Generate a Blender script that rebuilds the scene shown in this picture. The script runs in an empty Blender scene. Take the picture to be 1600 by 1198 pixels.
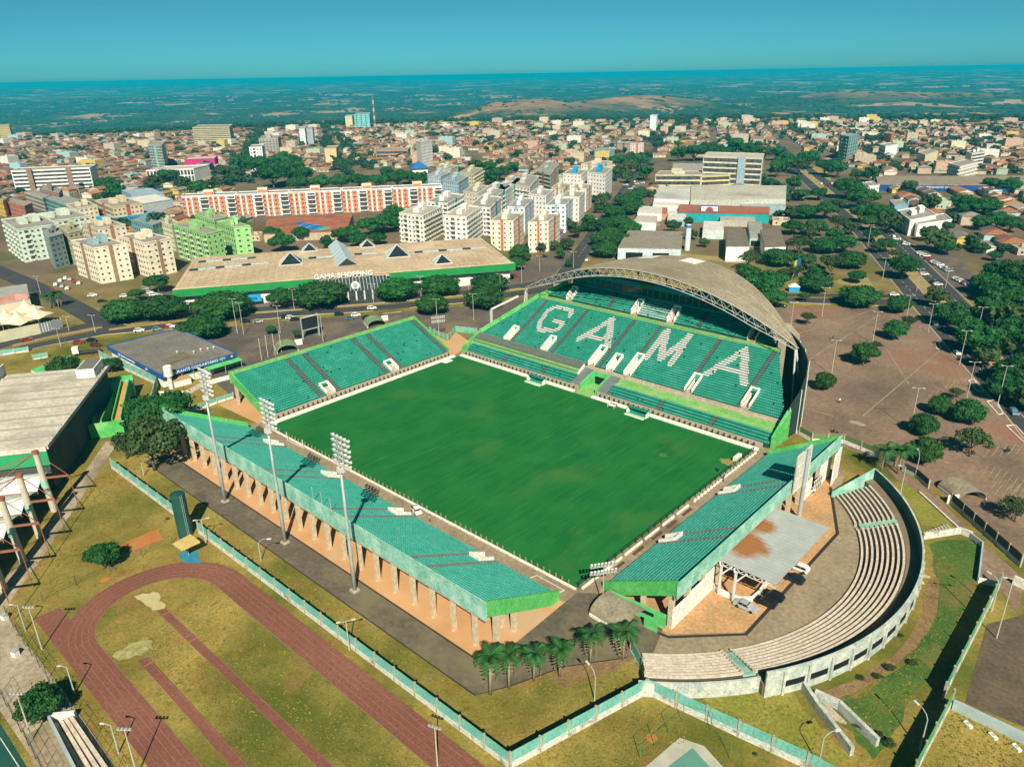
import bpy, math, random
import numpy as np
from mathutils import Matrix, Vector
R = math.radians
random.seed(7)
rng = np.random.default_rng(11)
SC = bpy.context.scene
COL = SC.collection

# ------------------------------------------------------------------ camera, sky, sun, exposure
# World frame: metres, origin at the centre of the pitch, x along its long side, y towards the roofed stand.
CAM = (128.82747, -134.25138, 92.91753)
F_PX, PITCH, ROLL = 1171.66, 0.391121, -0.017798
UX = (0.73471747, -0.67837323)      # world x and y axes in the (right, forward) frame of the camera
VX = (0.67837323, 0.73471747)
def _g2w(gx, gy): return (gx*UX[0]+gy*UX[1], gx*VX[0]+gy*VX[1])
def _ray(px, py):
    x, y = px-800.0, py-599.0
    c, s = math.cos(-ROLL), math.sin(-ROLL)
    x, y = c*x-s*y, s*x+c*y
    cp, sp = math.cos(PITCH), math.sin(PITCH)
    gx, gy, gz = x, F_PX*cp-y*sp, -F_PX*sp-y*cp
    wx, wy = _g2w(gx, gy)
    return wx, wy, gz
def P(px, py, z=0.0):
    """survey helper: the ground (or height z) point seen at a place of the photograph"""
    dx, dy, dz = _ray(px, py)
    t = (z-CAM[2])/dz
    return (CAM[0]+dx*t, CAM[1]+dy*t)
def P3(px, py, z=0.0):
    a = P(px, py, z); return (a[0], a[1], z)
def dist(p): return math.hypot(p[0]-CAM[0], p[1]-CAM[1])

cam_d = bpy.data.cameras.new('camera')
cam_o = bpy.data.objects.new('camera', cam_d); COL.objects.link(cam_o)
cam_d.sensor_width = 36.0; cam_d.lens = 36.0*F_PX/1600.0
cam_d.clip_start = 1.0; cam_d.clip_end = 60000.0
def _dirw(v):
    wx, wy = _g2w(v[0], v[1]); return Vector((wx, wy, v[2])).normalized()
_fw = _dirw((0, math.cos(PITCH), -math.sin(PITCH)))
_rt0 = _dirw((1, 0, 0)); _up0 = _rt0.cross(_fw)
_c, _s = math.cos(ROLL), math.sin(ROLL)
_rt = _rt0*_c + _up0*_s
_up = _rt.cross(_fw)
M = Matrix.Identity(4)
for i in range(3):
    M[i][0] = _rt[i]; M[i][1] = _up[i]; M[i][2] = -_fw[i]; M[i][3] = CAM[i]
cam_o.matrix_world = M
SC.camera = cam_o

SUN_ELEV = R(40.0)
SUN_DIR = Vector((0.742*math.cos(SUN_ELEV), -0.670*math.cos(SUN_ELEV), math.sin(SUN_ELEV))).normalized()
world = bpy.data.worlds.new('World'); SC.world = world; world.use_nodes = True
wn = world.node_tree.nodes; wl = world.node_tree.links
wn.clear()
w_out = wn.new('ShaderNodeOutputWorld'); w_bg = wn.new('ShaderNodeBackground')
w_sky = wn.new('ShaderNodeTexSky'); w_sky.sky_type = 'NISHITA'; w_sky.sun_disc = False
w_sky.sun_elevation = SUN_ELEV
w_sky.sun_rotation = math.atan2(SUN_DIR.x, SUN_DIR.y)
w_sky.altitude = 0.0; w_sky.air_density = 0.4; w_sky.dust_density = 0.5; w_sky.ozone_density = 6.0
w_mul = wn.new('ShaderNodeMix'); w_mul.data_type = 'RGBA'; w_mul.blend_type = 'MULTIPLY'
w_mul.inputs[0].default_value = 1.0
w_mul.inputs[7].default_value = (0.33, 0.95, 0.72, 1)
wl.new(w_sky.outputs[0], w_mul.inputs[6]); wl.new(w_mul.outputs[2], w_bg.inputs[0]); wl.new(w_bg.outputs[0], w_out.inputs[0])
w_bg.inputs[1].default_value = 0.07
sun_d = bpy.data.lights.new('sun', 'SUN'); sun_d.energy = 5.0; sun_d.angle = R(0.53); sun_d.color = (1.0, 0.92, 0.76)
sun_o = bpy.data.objects.new('sun', sun_d); COL.objects.link(sun_o)
sun_o.rotation_euler = SUN_DIR.to_track_quat('Z', 'Y').to_euler(); sun_o.location = (150, -150, 200)
vs = SC.view_settings
vs.view_transform = 'Standard'; vs.look = 'None'; vs.exposure = 0.55; vs.gamma = 1.0; vs.use_curve_mapping = False
SC.render.engine = 'CYCLES'
cy = SC.cycles
cy.max_bounces = 5; cy.diffuse_bounces = 2; cy.glossy_bounces = 2; cy.transmission_bounces = 3; cy.volume_bounces = 0
cy.transparent_max_bounces = 8; cy.use_denoising = True
cy.caustics_reflective = False; cy.caustics_refractive = False

# ------------------------------------------------------------------ materials
MATS = {}
def mat(name, rgb, rgb2=None, scale=0.4, rough=0.85, var=0.14, bump=0.0, bscale=None, metal=0.0, fine=None, spec=0.3, objcol=False, attr=None, detail=5.0, stain=None, sscale=0.05):
    """a surface whose colour wanders between two tones, with stains of their own shape and fine relief"""
    if name in MATS: return MATS[name]
    m = bpy.data.materials.new(name); m.use_nodes = True
    nt = m.node_tree; N, L = nt.nodes, nt.links
    bs = N['Principled BSDF']
    bs.inputs['Roughness'].default_value = rough; bs.inputs['Metallic'].default_value = metal
    bs.inputs['Specular IOR Level'].default_value = spec
    tc = N.new('ShaderNodeTexCoord'); no = N.new('ShaderNodeTexNoise')
    no.inputs['Scale'].default_value = scale; no.inputs['Detail'].default_value = detail; no.inputs['Roughness'].default_value = 0.62
    L.new(tc.outputs['Object'], no.inputs['Vector'])
    rp = N.new('ShaderNodeMapRange'); rp.inputs[1].default_value = 0.32; rp.inputs[2].default_value = 0.68
    L.new(no.outputs[0], rp.inputs[0])
    a = rgb if rgb2 is not None else tuple(c*(1-var) for c in rgb)
    b = rgb2 if rgb2 is not None else tuple(min(1, c*(1+var)) for c in rgb)
    mx = N.new('ShaderNodeMix'); mx.data_type = 'RGBA'
    L.new(rp.outputs[0], mx.inputs[0]); mx.inputs[6].default_value = (*a, 1); mx.inputs[7].default_value = (*b, 1)
    out = mx.outputs[2]
    if fine:
        n2 = N.new('ShaderNodeTexNoise'); n2.inputs['Scale'].default_value = fine; n2.inputs['Detail'].default_value = 3
        L.new(tc.outputs['Object'], n2.inputs['Vector'])
        r2 = N.new('ShaderNodeMapRange'); r2.inputs[1].default_value = 0.25; r2.inputs[2].default_value = 0.75; r2.inputs[3].default_value = 0.72; r2.inputs[4].default_value = 1.28
        L.new(n2.outputs[0], r2.inputs[0])
        m2 = N.new('ShaderNodeVectorMath'); m2.operation = 'SCALE'
        L.new(out, m2.inputs[0]); L.new(r2.outputs[0], m2.inputs['Scale']); out = m2.outputs[0]
    if stain is not None:
        n3 = N.new('ShaderNodeTexNoise'); n3.inputs['Scale'].default_value = sscale; n3.inputs['Detail'].default_value = 6; n3.inputs['Roughness'].default_value = 0.6
        L.new(tc.outputs['Object'], n3.inputs['Vector'])
        r3 = N.new('ShaderNodeMapRange'); r3.inputs[1].default_value = 0.52; r3.inputs[2].default_value = 0.66
        L.new(n3.outputs[0], r3.inputs[0])
        m3 = N.new('ShaderNodeMix'); m3.data_type = 'RGBA'; L.new(r3.outputs[0], m3.inputs[0]); L.new(out, m3.inputs[6]); m3.inputs[7].default_value = (*stain, 1)
        out = m3.outputs[2]
    if objcol or attr:
        if objcol:
            oi = N.new('ShaderNodeObjectInfo'); src = oi.outputs['Color']
        else:
            at = N.new('ShaderNodeAttribute'); at.attribute_name = attr; src = at.outputs['Color']
        m4 = N.new('ShaderNodeMix'); m4.data_type = 'RGBA'; m4.blend_type = 'MULTIPLY'; m4.inputs[0].default_value = 1
        L.new(out, m4.inputs[6]); L.new(src, m4.inputs[7]); out = m4.outputs[2]
    L.new(out, bs.inputs['Base Color'])
    if bump:
        bn = N.new('ShaderNodeTexNoise'); bn.inputs['Scale'].default_value = bscale or scale*6; bn.inputs['Detail'].default_value = 4
        L.new(tc.outputs['Object'], bn.inputs['Vector'])
        bp = N.new('ShaderNodeBump'); bp.inputs['Strength'].default_value = 1.0; bp.inputs['Distance'].default_value = bump
        L.new(bn.outputs[0], bp.inputs['Height']); L.new(bp.outputs[0], bs.inputs['Normal'])
    MATS[name] = m
    return m
def S(r, g, b):
    """sRGB 0..255 to linear"""
    f = lambda c: (c/255/12.92) if c/255 <= 0.04045 else ((c/255+0.055)/1.055)**2.4
    return (f(r), f(g), f(b))

# ------------------------------------------------------------------ mesh building
class MB:
    def __init__(self): self.v = []; self.f = []; self.m = []
    def poly(self, pts, mi=0):
        n = len(self.v); self.v += [tuple(p) for p in pts]; self.f.append(tuple(range(n, n+len(pts)))); self.m.append(mi); return self
    def prism(self, pts, z0, z1, mi=0, mt=None, top=True, bot=True):
        """upright prism over a plan polygon; z1 may be a list of heights"""
        n = len(pts); k = len(self.v)
        ar = sum(pts[i][0]*pts[(i+1) % n][1]-pts[(i+1) % n][0]*pts[i][1] for i in range(n))
        if ar < 0: pts = list(pts)[::-1]; z1 = z1[::-1] if isinstance(z1, (list, tuple)) else z1
        zt = z1 if isinstance(z1, (list, tuple)) else [z1]*n
        self.v += [(p[0], p[1], z0) for p in pts] + [(p[0], p[1], zt[i]) for i, p in enumerate(pts)]
        for i in range(n):
            j = (i+1) % n; self.f.append((k+i, k+j, k+n+j, k+n+i)); self.m.append(mi)
        if top: self.f.append(tuple(range(k+n, k+2*n))); self.m.append(mi if mt is None else mt)
        if bot: self.f.append(tuple(range(k+n-1, k-1, -1))); self.m.append(mi)
        return self
    def box(self, c, s, rz=0.0, mi=0, mt=None):
        """box centred in plan on c with its bottom at c[2]"""
        co, si = math.cos(rz), math.sin(rz)
        pts = [(c[0]+x*co-y*si, c[1]+x*si+y*co) for x, y in ((-s[0]/2, -s[1]/2), (s[0]/2, -s[1]/2), (s[0]/2, s[1]/2), (-s[0]/2, s[1]/2))]
        return self.prism(pts, c[2], c[2]+s[2], mi, mt)
    def wall(self, p, q, t, z0, z1, mi=0, mt=None):
        """straight wall between two plan points"""
        dx, dy = q[0]-p[0], q[1]-p[1]; l = math.hypot(dx, dy) or 1; nx, ny = -dy/l*t/2, dx/l*t/2
        za, zb = (z1 if isinstance(z1, (tuple, list)) else (z1, z1))
        return self.prism([(p[0]-nx, p[1]-ny), (q[0]-nx, q[1]-ny), (q[0]+nx, q[1]+ny), (p[0]+nx, p[1]+ny)], z0, [za, zb, zb, za], mi, mt)
    def beam(self, p, q, w, h=None, mi=0):
        """bar between two 3-D points"""
        p, q = Vector(p), Vector(q); h = h or w; d = (q-p).normalized()
        up = Vector((0, 0, 1)) if abs(d.z) < 0.95 else Vector((1, 0, 0))
        sx = d.cross(up).normalized()*w/2; sy = sx.cross(d).normalized()*h/2
        k = len(self.v)
        for e in (p, q): self.v += [tuple(e-sx-sy), tuple(e+sx-sy), tuple(e+sx+sy), tuple(e-sx+sy)]
        for a in ((3, 2, 1, 0), (4, 5, 6, 7), (0, 1, 5, 4), (1, 2, 6, 5), (2, 3, 7, 6), (3, 0, 4, 7)): self.f.append(tuple(k+i for i in a)); self.m.append(mi)
        return self
    def tube(self, pts, rad, n=8, mi=0, cap=True):
        """swept round section along a path; rad a number or one per point"""
        pts = [Vector(p) for p in pts]; rr = rad if isinstance(rad, (list, tuple)) else [rad]*len(pts); k = len(self.v)
        for i, p in enumerate(pts):
            d = (pts[min(i+1, len(pts)-1)]-pts[max(i-1, 0)]).normalized()
            up = Vector((0, 0, 1)) if abs(d.z) < 0.9 else Vector((1, 0, 0))
            a = d.cross(up).normalized(); b = a.cross(d)
            for j in range(n):
                t = 2*math.pi*j/n; self.v.append(tuple(p+(a*math.cos(t)+b*math.sin(t))*rr[i]))
        for i in range(len(pts)-1):
            for j in range(n):
                self.f.append((k+i*n+j, k+i*n+(j+1) % n, k+(i+1)*n+(j+1) % n, k+(i+1)*n+j)); self.m.append(mi)
        if cap:
            self.f.append(tuple(k+n-1-j for j in range(n))); self.m.append(mi)
            self.f.append(tuple(k+(len(pts)-1)*n+j for j in range(n))); self.m.append(mi)
        return self
    def build(self, name, mats, parent=None, smooth=False):
        me = bpy.data.meshes.new(name)
        me.from_pydata(self.v, [], self.f)
        for m in (mats if isinstance(mats, (list, tuple)) else [mats]): me.materials.append(m)
        if len(me.materials) > 1: me.polygons.foreach_set('material_index', self.m)
        if smooth: me.polygons.foreach_set('use_smooth', [True]*len(me.polygons))
        me.update()
        return link(name, me, parent)
def link(name, me, parent=None):
    o = bpy.data.objects.new(name, me); COL.objects.link(o)
    if parent is not None: attach(o, parent)
    return o
def attach(o, parent):
    o.parent = parent
    root = parent; t = Vector(parent.get('_at', (0, 0, 0)))
    o.matrix_parent_inverse = Matrix.Translation(-t)
def thing(name, label, cat, at=(0, 0, 0), group=None):
    """an Empty at the thing's base; parts are built in world coordinates and hung on it"""
    o = bpy.data.objects.new(name, None); COL.objects.link(o); o.location = at if len(at) == 3 else (at[0], at[1], 0)
    o.empty_display_size = 0.5
    o['_at'] = tuple(o.location)
    return tag(o, label, cat, group)
def tag(o, label=None, cat=None, group=None, kind=None):
    if label: o['label'] = label
    if cat: o['category'] = cat
    if group: o['group'] = group
    if kind: o['kind'] = kind
    return o
def proto(name):
    """a thing built round the origin, to be copied"""
    o = bpy.data.objects.new(name, None); o.empty_display_size = 0.5; return o
def place(pr, loc, rz=0.0, sc=1.0, label=None, cat=None, group=None, color=None, name=None):
    """a copy of a prototype with copies of its parts and sub-parts"""
    r = pr['root'].copy(); r.name = name or pr['name']; COL.objects.link(r)
    r.location = loc if len(loc) == 3 else (loc[0], loc[1], 0.0); r.rotation_euler = (0, 0, rz)
    r.scale = sc if isinstance(sc, (tuple, list)) else (sc, sc, sc)
    tag(r, label, cat, group)
    if color: r.color = (*color, 1)
    for nm, me, mw, kind, subs in pr['parts']:
        c = bpy.data.objects.new(nm, me); COL.objects.link(c); c.parent = r
        if mw is not None: c.matrix_local = mw
        if kind: c['kind'] = kind
        if color: c.color = (*color, 1)
        for sn, sm, sw in subs:
            d = bpy.data.objects.new(sn, sm); COL.objects.link(d); d.parent = c
            if sw is not None: d.matrix_local = sw
            if color: d.color = (*color, 1)
    return r
def mesh_of(mb, name, mats, smooth=False):
    me = bpy.data.meshes.new(name); me.from_pydata(mb.v, [], mb.f)
    for m in (mats if isinstance(mats, (list, tuple)) else [mats]): me.materials.append(m)
    if len(me.materials) > 1: me.polygons.foreach_set('material_index', mb.m)
    if smooth: me.polygons.foreach_set('use_smooth', [True]*len(me.polygons))
    me.update(); return me
def struct(o): o['kind'] = 'structure'; return o
def sheet(name, pts, m, z):
    """a flat piece of ground laid over the one below"""
    return struct(MB().poly([(p[0], p[1], z) for p in pts]).build(name, m))
def strip(pts, w, z, mb=None):
    """flat ribbon along a polyline"""
    mb = mb or MB(); n = len(pts); L_, R_ = [], []
    for i, p in enumerate(pts):
        a, b = pts[max(i-1, 0)], pts[min(i+1, n-1)]
        dx, dy = b[0]-a[0], b[1]-a[1]; l = math.hypot(dx, dy) or 1
        L_.append((p[0]-dy/l*w/2, p[1]+dx/l*w/2, z)); R_.append((p[0]+dy/l*w/2, p[1]-dx/l*w/2, z))
    for i in range(n-1): mb.poly([R_[i], R_[i+1], L_[i+1], L_[i]])
    return mb
def text(name, s, size, loc, xdir, up, m, parent=None, ext=0.05, align='CENTER'):
    """raised lettering standing in the plane spanned by xdir and up"""
    cu = bpy.data.curves.new(name, 'FONT'); cu.body = s; cu.size = size; cu.extrude = ext; cu.align_x = align; cu.align_y = 'CENTER'; cu.resolution_u = 2
    cu.materials.append(m)
    o = bpy.data.objects.new(name, cu); COL.objects.link(o)
    x = Vector(xdir).normalized(); u = Vector(up).normalized(); n = x.cross(u)
    mw = Matrix.Identity(4)
    for i in range(3): mw[i][0] = x[i]; mw[i][1] = u[i]; mw[i][2] = n[i]; mw[i][3] = loc[i]
    bpy.context.view_layer.update()
    me = bpy.data.meshes.new_from_object(o.evaluated_get(bpy.context.evaluated_depsgraph_get())); bpy.data.objects.remove(o); bpy.data.curves.remove(cu)
    o = link(name, me, parent); o.matrix_basis = mw
    return o

# ------------------------------------------------------------------ the setting: terrain, haze, ground surfaces
def smooth(a, b, x):
    t = min(1, max(0, (x-a)/(b-a))); return t*t*(3-2*t)
_ph = rng.uniform(0, 6.28, 24)
def wob(x, y, s):
    return (math.sin(x/s+_ph[0])*math.cos(y/s*1.13+_ph[1]) + 0.55*math.sin(x/s*2.1+_ph[2])*math.sin(y/s*1.9+_ph[3]) + 0.3*math.sin(x/s*4.3+_ph[4])*math.cos(y/s*3.7+_ph[5]))/1.85
def terrain(x, y):
    d = math.hypot(x-CAM[0], y-CAM[1])
    if d < 1650: return 0.0
    gx = ((x-CAM[0])*UX[0]+(y-CAM[1])*VX[0])/d       # sideways place, -1 left .. 1 right
    fall = smooth(1650, 2700, d)
    z = -72*fall + 30*smooth(5000, 9000, d) + 30*smooth(9000, 15000, d)
    z += fall*(13*wob(x, y, 420) + 11*wob(x, y, 1100)*smooth(2500, 6000, d)) + smooth(5500, 8500, d)*10*wob(x, y, 2300)
    r1 = math.exp(-((gx-0.02)/0.11)**2)*math.exp(-((d-3000)/430)**2)*88        # the bare bluff behind the town
    r2 = math.exp(-((gx-0.17)/0.09)**2)*math.exp(-((d-3500)/420)**2)*92
    r3 = math.exp(-((gx-0.44)/0.12)**2)*math.exp(-((d-4200)/700)**2)*72
    z += r1*(0.8+0.25*wob(x, y, 160)) + r2*(0.85+0.2*wob(x, y, 210)) + r3*(0.8+0.3*wob(x, y, 260))
    z += smooth(9500, 13500, d)*(30*wob(x, y, 3600)+16*wob(x, y, 1500)) + smooth(3500, 5000, d)*(1-smooth(8500, 11000, d))*18*wob(x, y, 700)
    z += smooth(0.22, 0.42, gx)*smooth(9000, 13000, d)*26
    return min(z, 88.0)

def mat_ground():
    m = bpy.data.materials.new('dry_ground'); m.use_nodes = True
    nt = m.node_tree; N, L = nt.nodes, nt.links; bs = N['Principled BSDF']; bs.inputs['Roughness'].default_value = 0.95; bs.inputs['Specular IOR Level'].default_value = 0.1
    geo = N.new('ShaderNodeNewGeometry'); sep = N.new('ShaderNodeSeparateXYZ'); L.new(geo.outputs['Position'], sep.inputs[0])
    def noise(s, det=6, ro=0.62, lo=0.35, hi=0.65):
        n = N.new('ShaderNodeTexNoise'); n.inputs['Scale'].default_value = s; n.inputs['Detail'].default_value = det; n.inputs['Roughness'].default_value = ro
        L.new(geo.outputs['Position'], n.inputs['Vector'])
        r = N.new('ShaderNodeMapRange'); r.inputs[1].default_value = lo; r.inputs[2].default_value = hi; L.new(n.outputs[0], r.inputs[0]); return r.outputs[0]
    def mix(f, a, b):
        x = N.new('ShaderNodeMix'); x.data_type = 'RGBA'
        if isinstance(f, float): x.inputs[0].default_value = f
        else: L.new(f, x.inputs[0])
        for k, c in ((6, a), (7, b)):
            if isinstance(c, tuple): x.inputs[k].default_value = (*c, 1)
            else: L.new(c, x.inputs[k])
        return x.outputs[2]
    # near: mown dry grass, olive to straw, with bare earth
    g = mix(noise(0.045, 7), (0.180, 0.155, 0.026), (0.430, 0.315, 0.085))
    g = mix(noise(0.11, 8, 0.75, 0.50, 0.66), g, (0.30, 0.155, 0.045))
    g = mix(noise(0.5, 6, 0.8, 0.55, 0.70), g, (0.060, 0.085, 0.012))
    g = mix(noise(0.028, 6, 0.65, 0.47, 0.62), g, (0.105, 0.125, 0.018))
    g = mix(noise(0.06, 7, 0.7, 0.57, 0.68), g, (0.33, 0.165, 0.065))
    g = mix(noise(1.6, 5, 0.85, 0.10, 0.62), (0.06, 0.055, 0.010), g)
    # town: trodden earth and dusty verges
    t = mix(noise(0.012, 6), (0.115, 0.085, 0.058), (0.22, 0.155, 0.095))
    t = mix(noise(0.03, 6, 0.6, 0.50, 0.64), t, (0.10, 0.095, 0.035))
    dv = N.new('ShaderNodeVectorMath'); dv.operation = 'DISTANCE'; L.new(geo.outputs['Position'], dv.inputs[0]); dv.inputs[1].default_value = (CAM[0], CAM[1], 0)
    def rng_(a, b):
        r = N.new('ShaderNodeMapRange'); r.inputs[1].default_value = a; r.inputs[2].default_value = b; L.new(dv.outputs['Value'], r.inputs[0]); return r.outputs[0]
    c = mix(rng_(330, 460), g, t)
    # beyond the town: savanna woodland with straw clearings and red earth
    h = mix(noise(0.0045, 8, 0.72), (0.008, 0.028, 0.012), (0.075, 0.095, 0.032))
    h = mix(noise(0.0026, 10, 0.74, 0.54, 0.58), h, (0.52, 0.31, 0.17))
    h = mix(noise(0.0052, 9, 0.74, 0.60, 0.625), h, (0.58, 0.29, 0.14))
    h = mix(noise(0.016, 6, 0.8, 0.45, 0.8), h, (0.022, 0.045, 0.018))
    nz = N.new('ShaderNodeMapRange'); nz.inputs[1].default_value = -42; nz.inputs[2].default_value = -8; L.new(sep.outputs[2], nz.inputs[0])
    gate = N.new('ShaderNodeMath'); gate.operation = 'MULTIPLY'; L.new(nz.outputs[0], gate.inputs[0])
    far = N.new('ShaderNodeMapRange'); far.inputs[1].default_value = 2300; far.inputs[2].default_value = 2600; L.new(dv.outputs['Value'], far.inputs[0])
    nf = N.new('ShaderNodeMapRange'); nf.inputs[1].default_value = 6500; nf.inputs[2].default_value = 5200; L.new(dv.outputs['Value'], nf.inputs[0])
    g2 = N.new('ShaderNodeMath'); g2.operation = 'MULTIPLY'; L.new(far.outputs[0], g2.inputs[0]); L.new(nf.outputs[0], g2.inputs[1]); L.new(g2.outputs[0], gate.inputs[1])
    bare = mix(noise(0.006, 8, 0.7, 0.42, 0.62), (0.24, 0.125, 0.075), (0.62, 0.31, 0.15))
    bare = mix(noise(0.012, 7, 0.75, 0.48, 0.62), bare, (0.045, 0.055, 0.026))
    h = mix(gate.outputs[0], h, bare)
    c = mix(rng_(1620, 1900), c, h)
    L.new(c, bs.inputs['Base Color'])
    bn = N.new('ShaderNodeTexNoise'); bn.inputs['Scale'].default_value = 2.2; bn.inputs['Detail'].default_value = 4; L.new(geo.outputs['Position'], bn.inputs['Vector'])
    bp = N.new('ShaderNodeBump'); bp.inputs['Distance'].default_value = 0.12; bp.inputs['Strength'].default_value = 1; L.new(bn.outputs[0], bp.inputs['Height']); L.new(bp.outputs[0], bs.inputs['Normal'])
    return m
def build_terrain():
    fang = math.atan2(_g2w(0, 1)[1], _g2w(0, 1)[0])
    angs = [fang+R(a) for a in np.concatenate([np.arange(-42, 42.01, 0.35), np.arange(46, 318, 8.0)])]
    rads = [2] + list(np.geomspace(60, 1650, 14)) + list(np.linspace(1720, 3000, 22)) + list(np.linspace(3060, 6200, 44)) + list(np.geomspace(6400, 21000, 42))
    v = [(CAM[0], CAM[1], 0)]; f = []; na = len(angs)
    for r in rads:
        for a in angs:
            x, y = CAM[0]+r*math.cos(a), CAM[1]+r*math.sin(a); v.append((x, y, terrain(x, y)))
    for j in range(na): f.append((0, 1+j, 1+(j+1) % na))
    for i in range(len(rads)-1):
        for j in range(na):
            a = 1+i*na; b = a+na; f.append((a+j, b+j, b+(j+1) % na, a+(j+1) % na))
    mb = MB(); mb.v = v; mb.f = f; mb.m = [0]*len(f)
    struct(mb.build('ground', mat_ground(), smooth=True))
build_terrain()

def build_haze():
    m = bpy.data.materials.new('haze'); m.use_nodes = True; N, L = m.node_tree.nodes, m.node_tree.links
    N.remove(N['Principled BSDF']); pv = N.new('ShaderNodeVolumePrincipled')
    pv.inputs['Color'].default_value = (0.0, 0.60, 0.84, 1); pv.inputs['Density'].default_value = 0.00013; pv.inputs['Anisotropy'].default_value = 0.0
    L.new(pv.outputs[0], N['Material Output'].inputs['Volume'])
    o = MB().box((CAM[0], CAM[1], -120), (43000, 43000, 217)).build('haze', m)
    o['kind'] = 'stuff'; o['label'] = 'thin blue haze over the whole landscape'
build_haze()

A_ASPH = mat('asphalt', (0.040, 0.042, 0.046), (0.070, 0.068, 0.066), scale=0.12, rough=0.9, fine=1.5, spec=0.2)
A_LOT = mat('lot_paving', (0.135, 0.090, 0.066), (0.285, 0.190, 0.125), scale=0.035, rough=0.95, fine=0.9, stain=(0.250, 0.105, 0.064), sscale=0.017, detail=8)
A_LOTN = mat('north_lot_paving', (0.085, 0.070, 0.062), (0.145, 0.112, 0.085), scale=0.06, rough=0.95, fine=0.8, stain=(0.20, 0.15, 0.09), sscale=0.03)
A_CONC = mat('worn_concrete', (0.235, 0.18, 0.115), (0.335, 0.26, 0.165), scale=0.10, rough=0.9, fine=1.2, stain=(0.15, 0.115, 0.07), sscale=0.05)
A_DARKC = mat('dark_tarmac', (0.088, 0.074, 0.054), (0.155, 0.125, 0.085), scale=0.16, rough=0.95, fine=1.0, stain=(0.17, 0.14, 0.08), sscale=0.04)
A_DIRT = mat('orange_earth', (0.50, 0.26, 0.11), (0.58, 0.33, 0.16), scale=0.10, rough=1.0, bump=0.04, bscale=2, detail=3, stain=(0.50, 0.34, 0.19), sscale=0.07)
A_KERB = mat('kerb_stone', (0.48, 0.42, 0.34), scale=0.8, rough=0.9)
A_TAN = mat('tan_path', (0.30, 0.235, 0.16), (0.42, 0.34, 0.24), scale=0.15, rough=0.95, fine=1.2, stain=(0.22, 0.17, 0.11), sscale=0.08)
A_TRACK = mat('red_track', (0.170, 0.062, 0.041), (0.225, 0.088, 0.058), scale=0.08, rough=0.95, fine=2.0)
A_LINE = mat('faded_line', (0.30, 0.15, 0.105), scale=0.4, var=0.3)
A_WLINE = mat('white_line', (0.62, 0.58, 0.5), scale=0.5, var=0.2)
A_SAND = mat('sand', (0.52, 0.42, 0.24), (0.40, 0.36, 0.14), scale=0.6, rough=1.0, detail=8)
A_YEL = mat('straw_verge', (0.25, 0.19, 0.06), (0.36, 0.26, 0.10), scale=0.12, rough=1, fine=1.5)
A_GRN = mat('lush_grass', (0.026, 0.088, 0.013), (0.085, 0.140, 0.022), scale=0.13, rough=1, fine=1.6, bump=0.12, bscale=1.5, detail=7, stain=(0.17, 0.13, 0.035), sscale=0.11)
A_LIME = mat('lime_grass', (0.16, 0.17, 0.02), (0.25, 0.22, 0.04), scale=0.2, rough=1, fine=1.6)
A_BROWN = mat('brown_bank', (0.17, 0.095, 0.045), (0.25, 0.16, 0.075), scale=0.3, rough=1, fine=1.8, bump=0.1)

def mat_pitch():
    m = bpy.data.materials.new('pitch_grass'); m.use_nodes = True; N, L = m.node_tree.nodes, m.node_tree.links; bs = N['Principled BSDF']
    bs.inputs['Roughness'].default_value = 0.9; bs.inputs['Specular IOR Level'].default_value = 0.12
    tc = N.new('ShaderNodeTexCoord')
    def noise(s, lo, hi, st=(1, 1, 1), det=6, rot=0.0):
        mp = N.new('ShaderNodeMapping'); mp.inputs['Scale'].default_value = st; mp.inputs['Rotation'].default_value = (0, 0, rot); L.new(tc.outputs['Object'], mp.inputs[0])
        n = N.new('ShaderNodeTexNoise'); n.inputs['Scale'].default_value = s; n.inputs['Detail'].default_value = det; L.new(mp.outputs[0], n.inputs['Vector'])
        r = N.new('ShaderNodeMapRange'); r.inputs[1].default_value = lo; r.inputs[2].default_value = hi; L.new(n.outputs[0], r.inputs[0]); return r.outputs[0]
    def mix(f, a, b):
        x = N.new('ShaderNodeMix'); x.data_type = 'RGBA'; L.new(f, x.inputs[0])
        for k, c in ((6, a), (7, b)):
            if isinstance(c, tuple): x.inputs[k].default_value = (*c, 1)
            else: L.new(c, x.inputs[k])
        return x.outputs[2]
    c = mix(noise(0.10, 0.3, 0.7), (0.006, 0.108, 0.023), (0.016, 0.150, 0.031))
    c = mix(noise(0.9, 0.44, 0.74, (1, 0.06, 1), 5), c, (0.020, 0.150, 0.030))      # mower tracks across the pitch
    c = mix(noise(0.055, 0.56, 0.80, (1, 1, 1), 8), c, (0.055, 0.150, 0.028))       # worn, yellowing patches
    c = mix(noise(1.3, 0.60, 0.86, (1, 0.12, 1), 4), c, (0.06, 0.175, 0.035))
    L.new(c, bs.inputs['Base Color'])
    n = N.new('ShaderNodeTexNoise'); n.inputs['Scale'].default_value = 3.0; n.inputs['Detail'].default_value = 4; L.new(tc.outputs['Object'], n.inputs['Vector'])
    bp = N.new('ShaderNodeBump'); bp.inputs['Distance'].default_value = 0.05; L.new(n.outputs[0], bp.inputs['Height']); L.new(bp.outputs[0], bs.inputs['Normal'])
    return m
FV = 38.16
sheet('pitch', [(-56, -FV), (56, -FV), (56, FV), (-56, FV)], mat_pitch(), 0.06)
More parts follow.
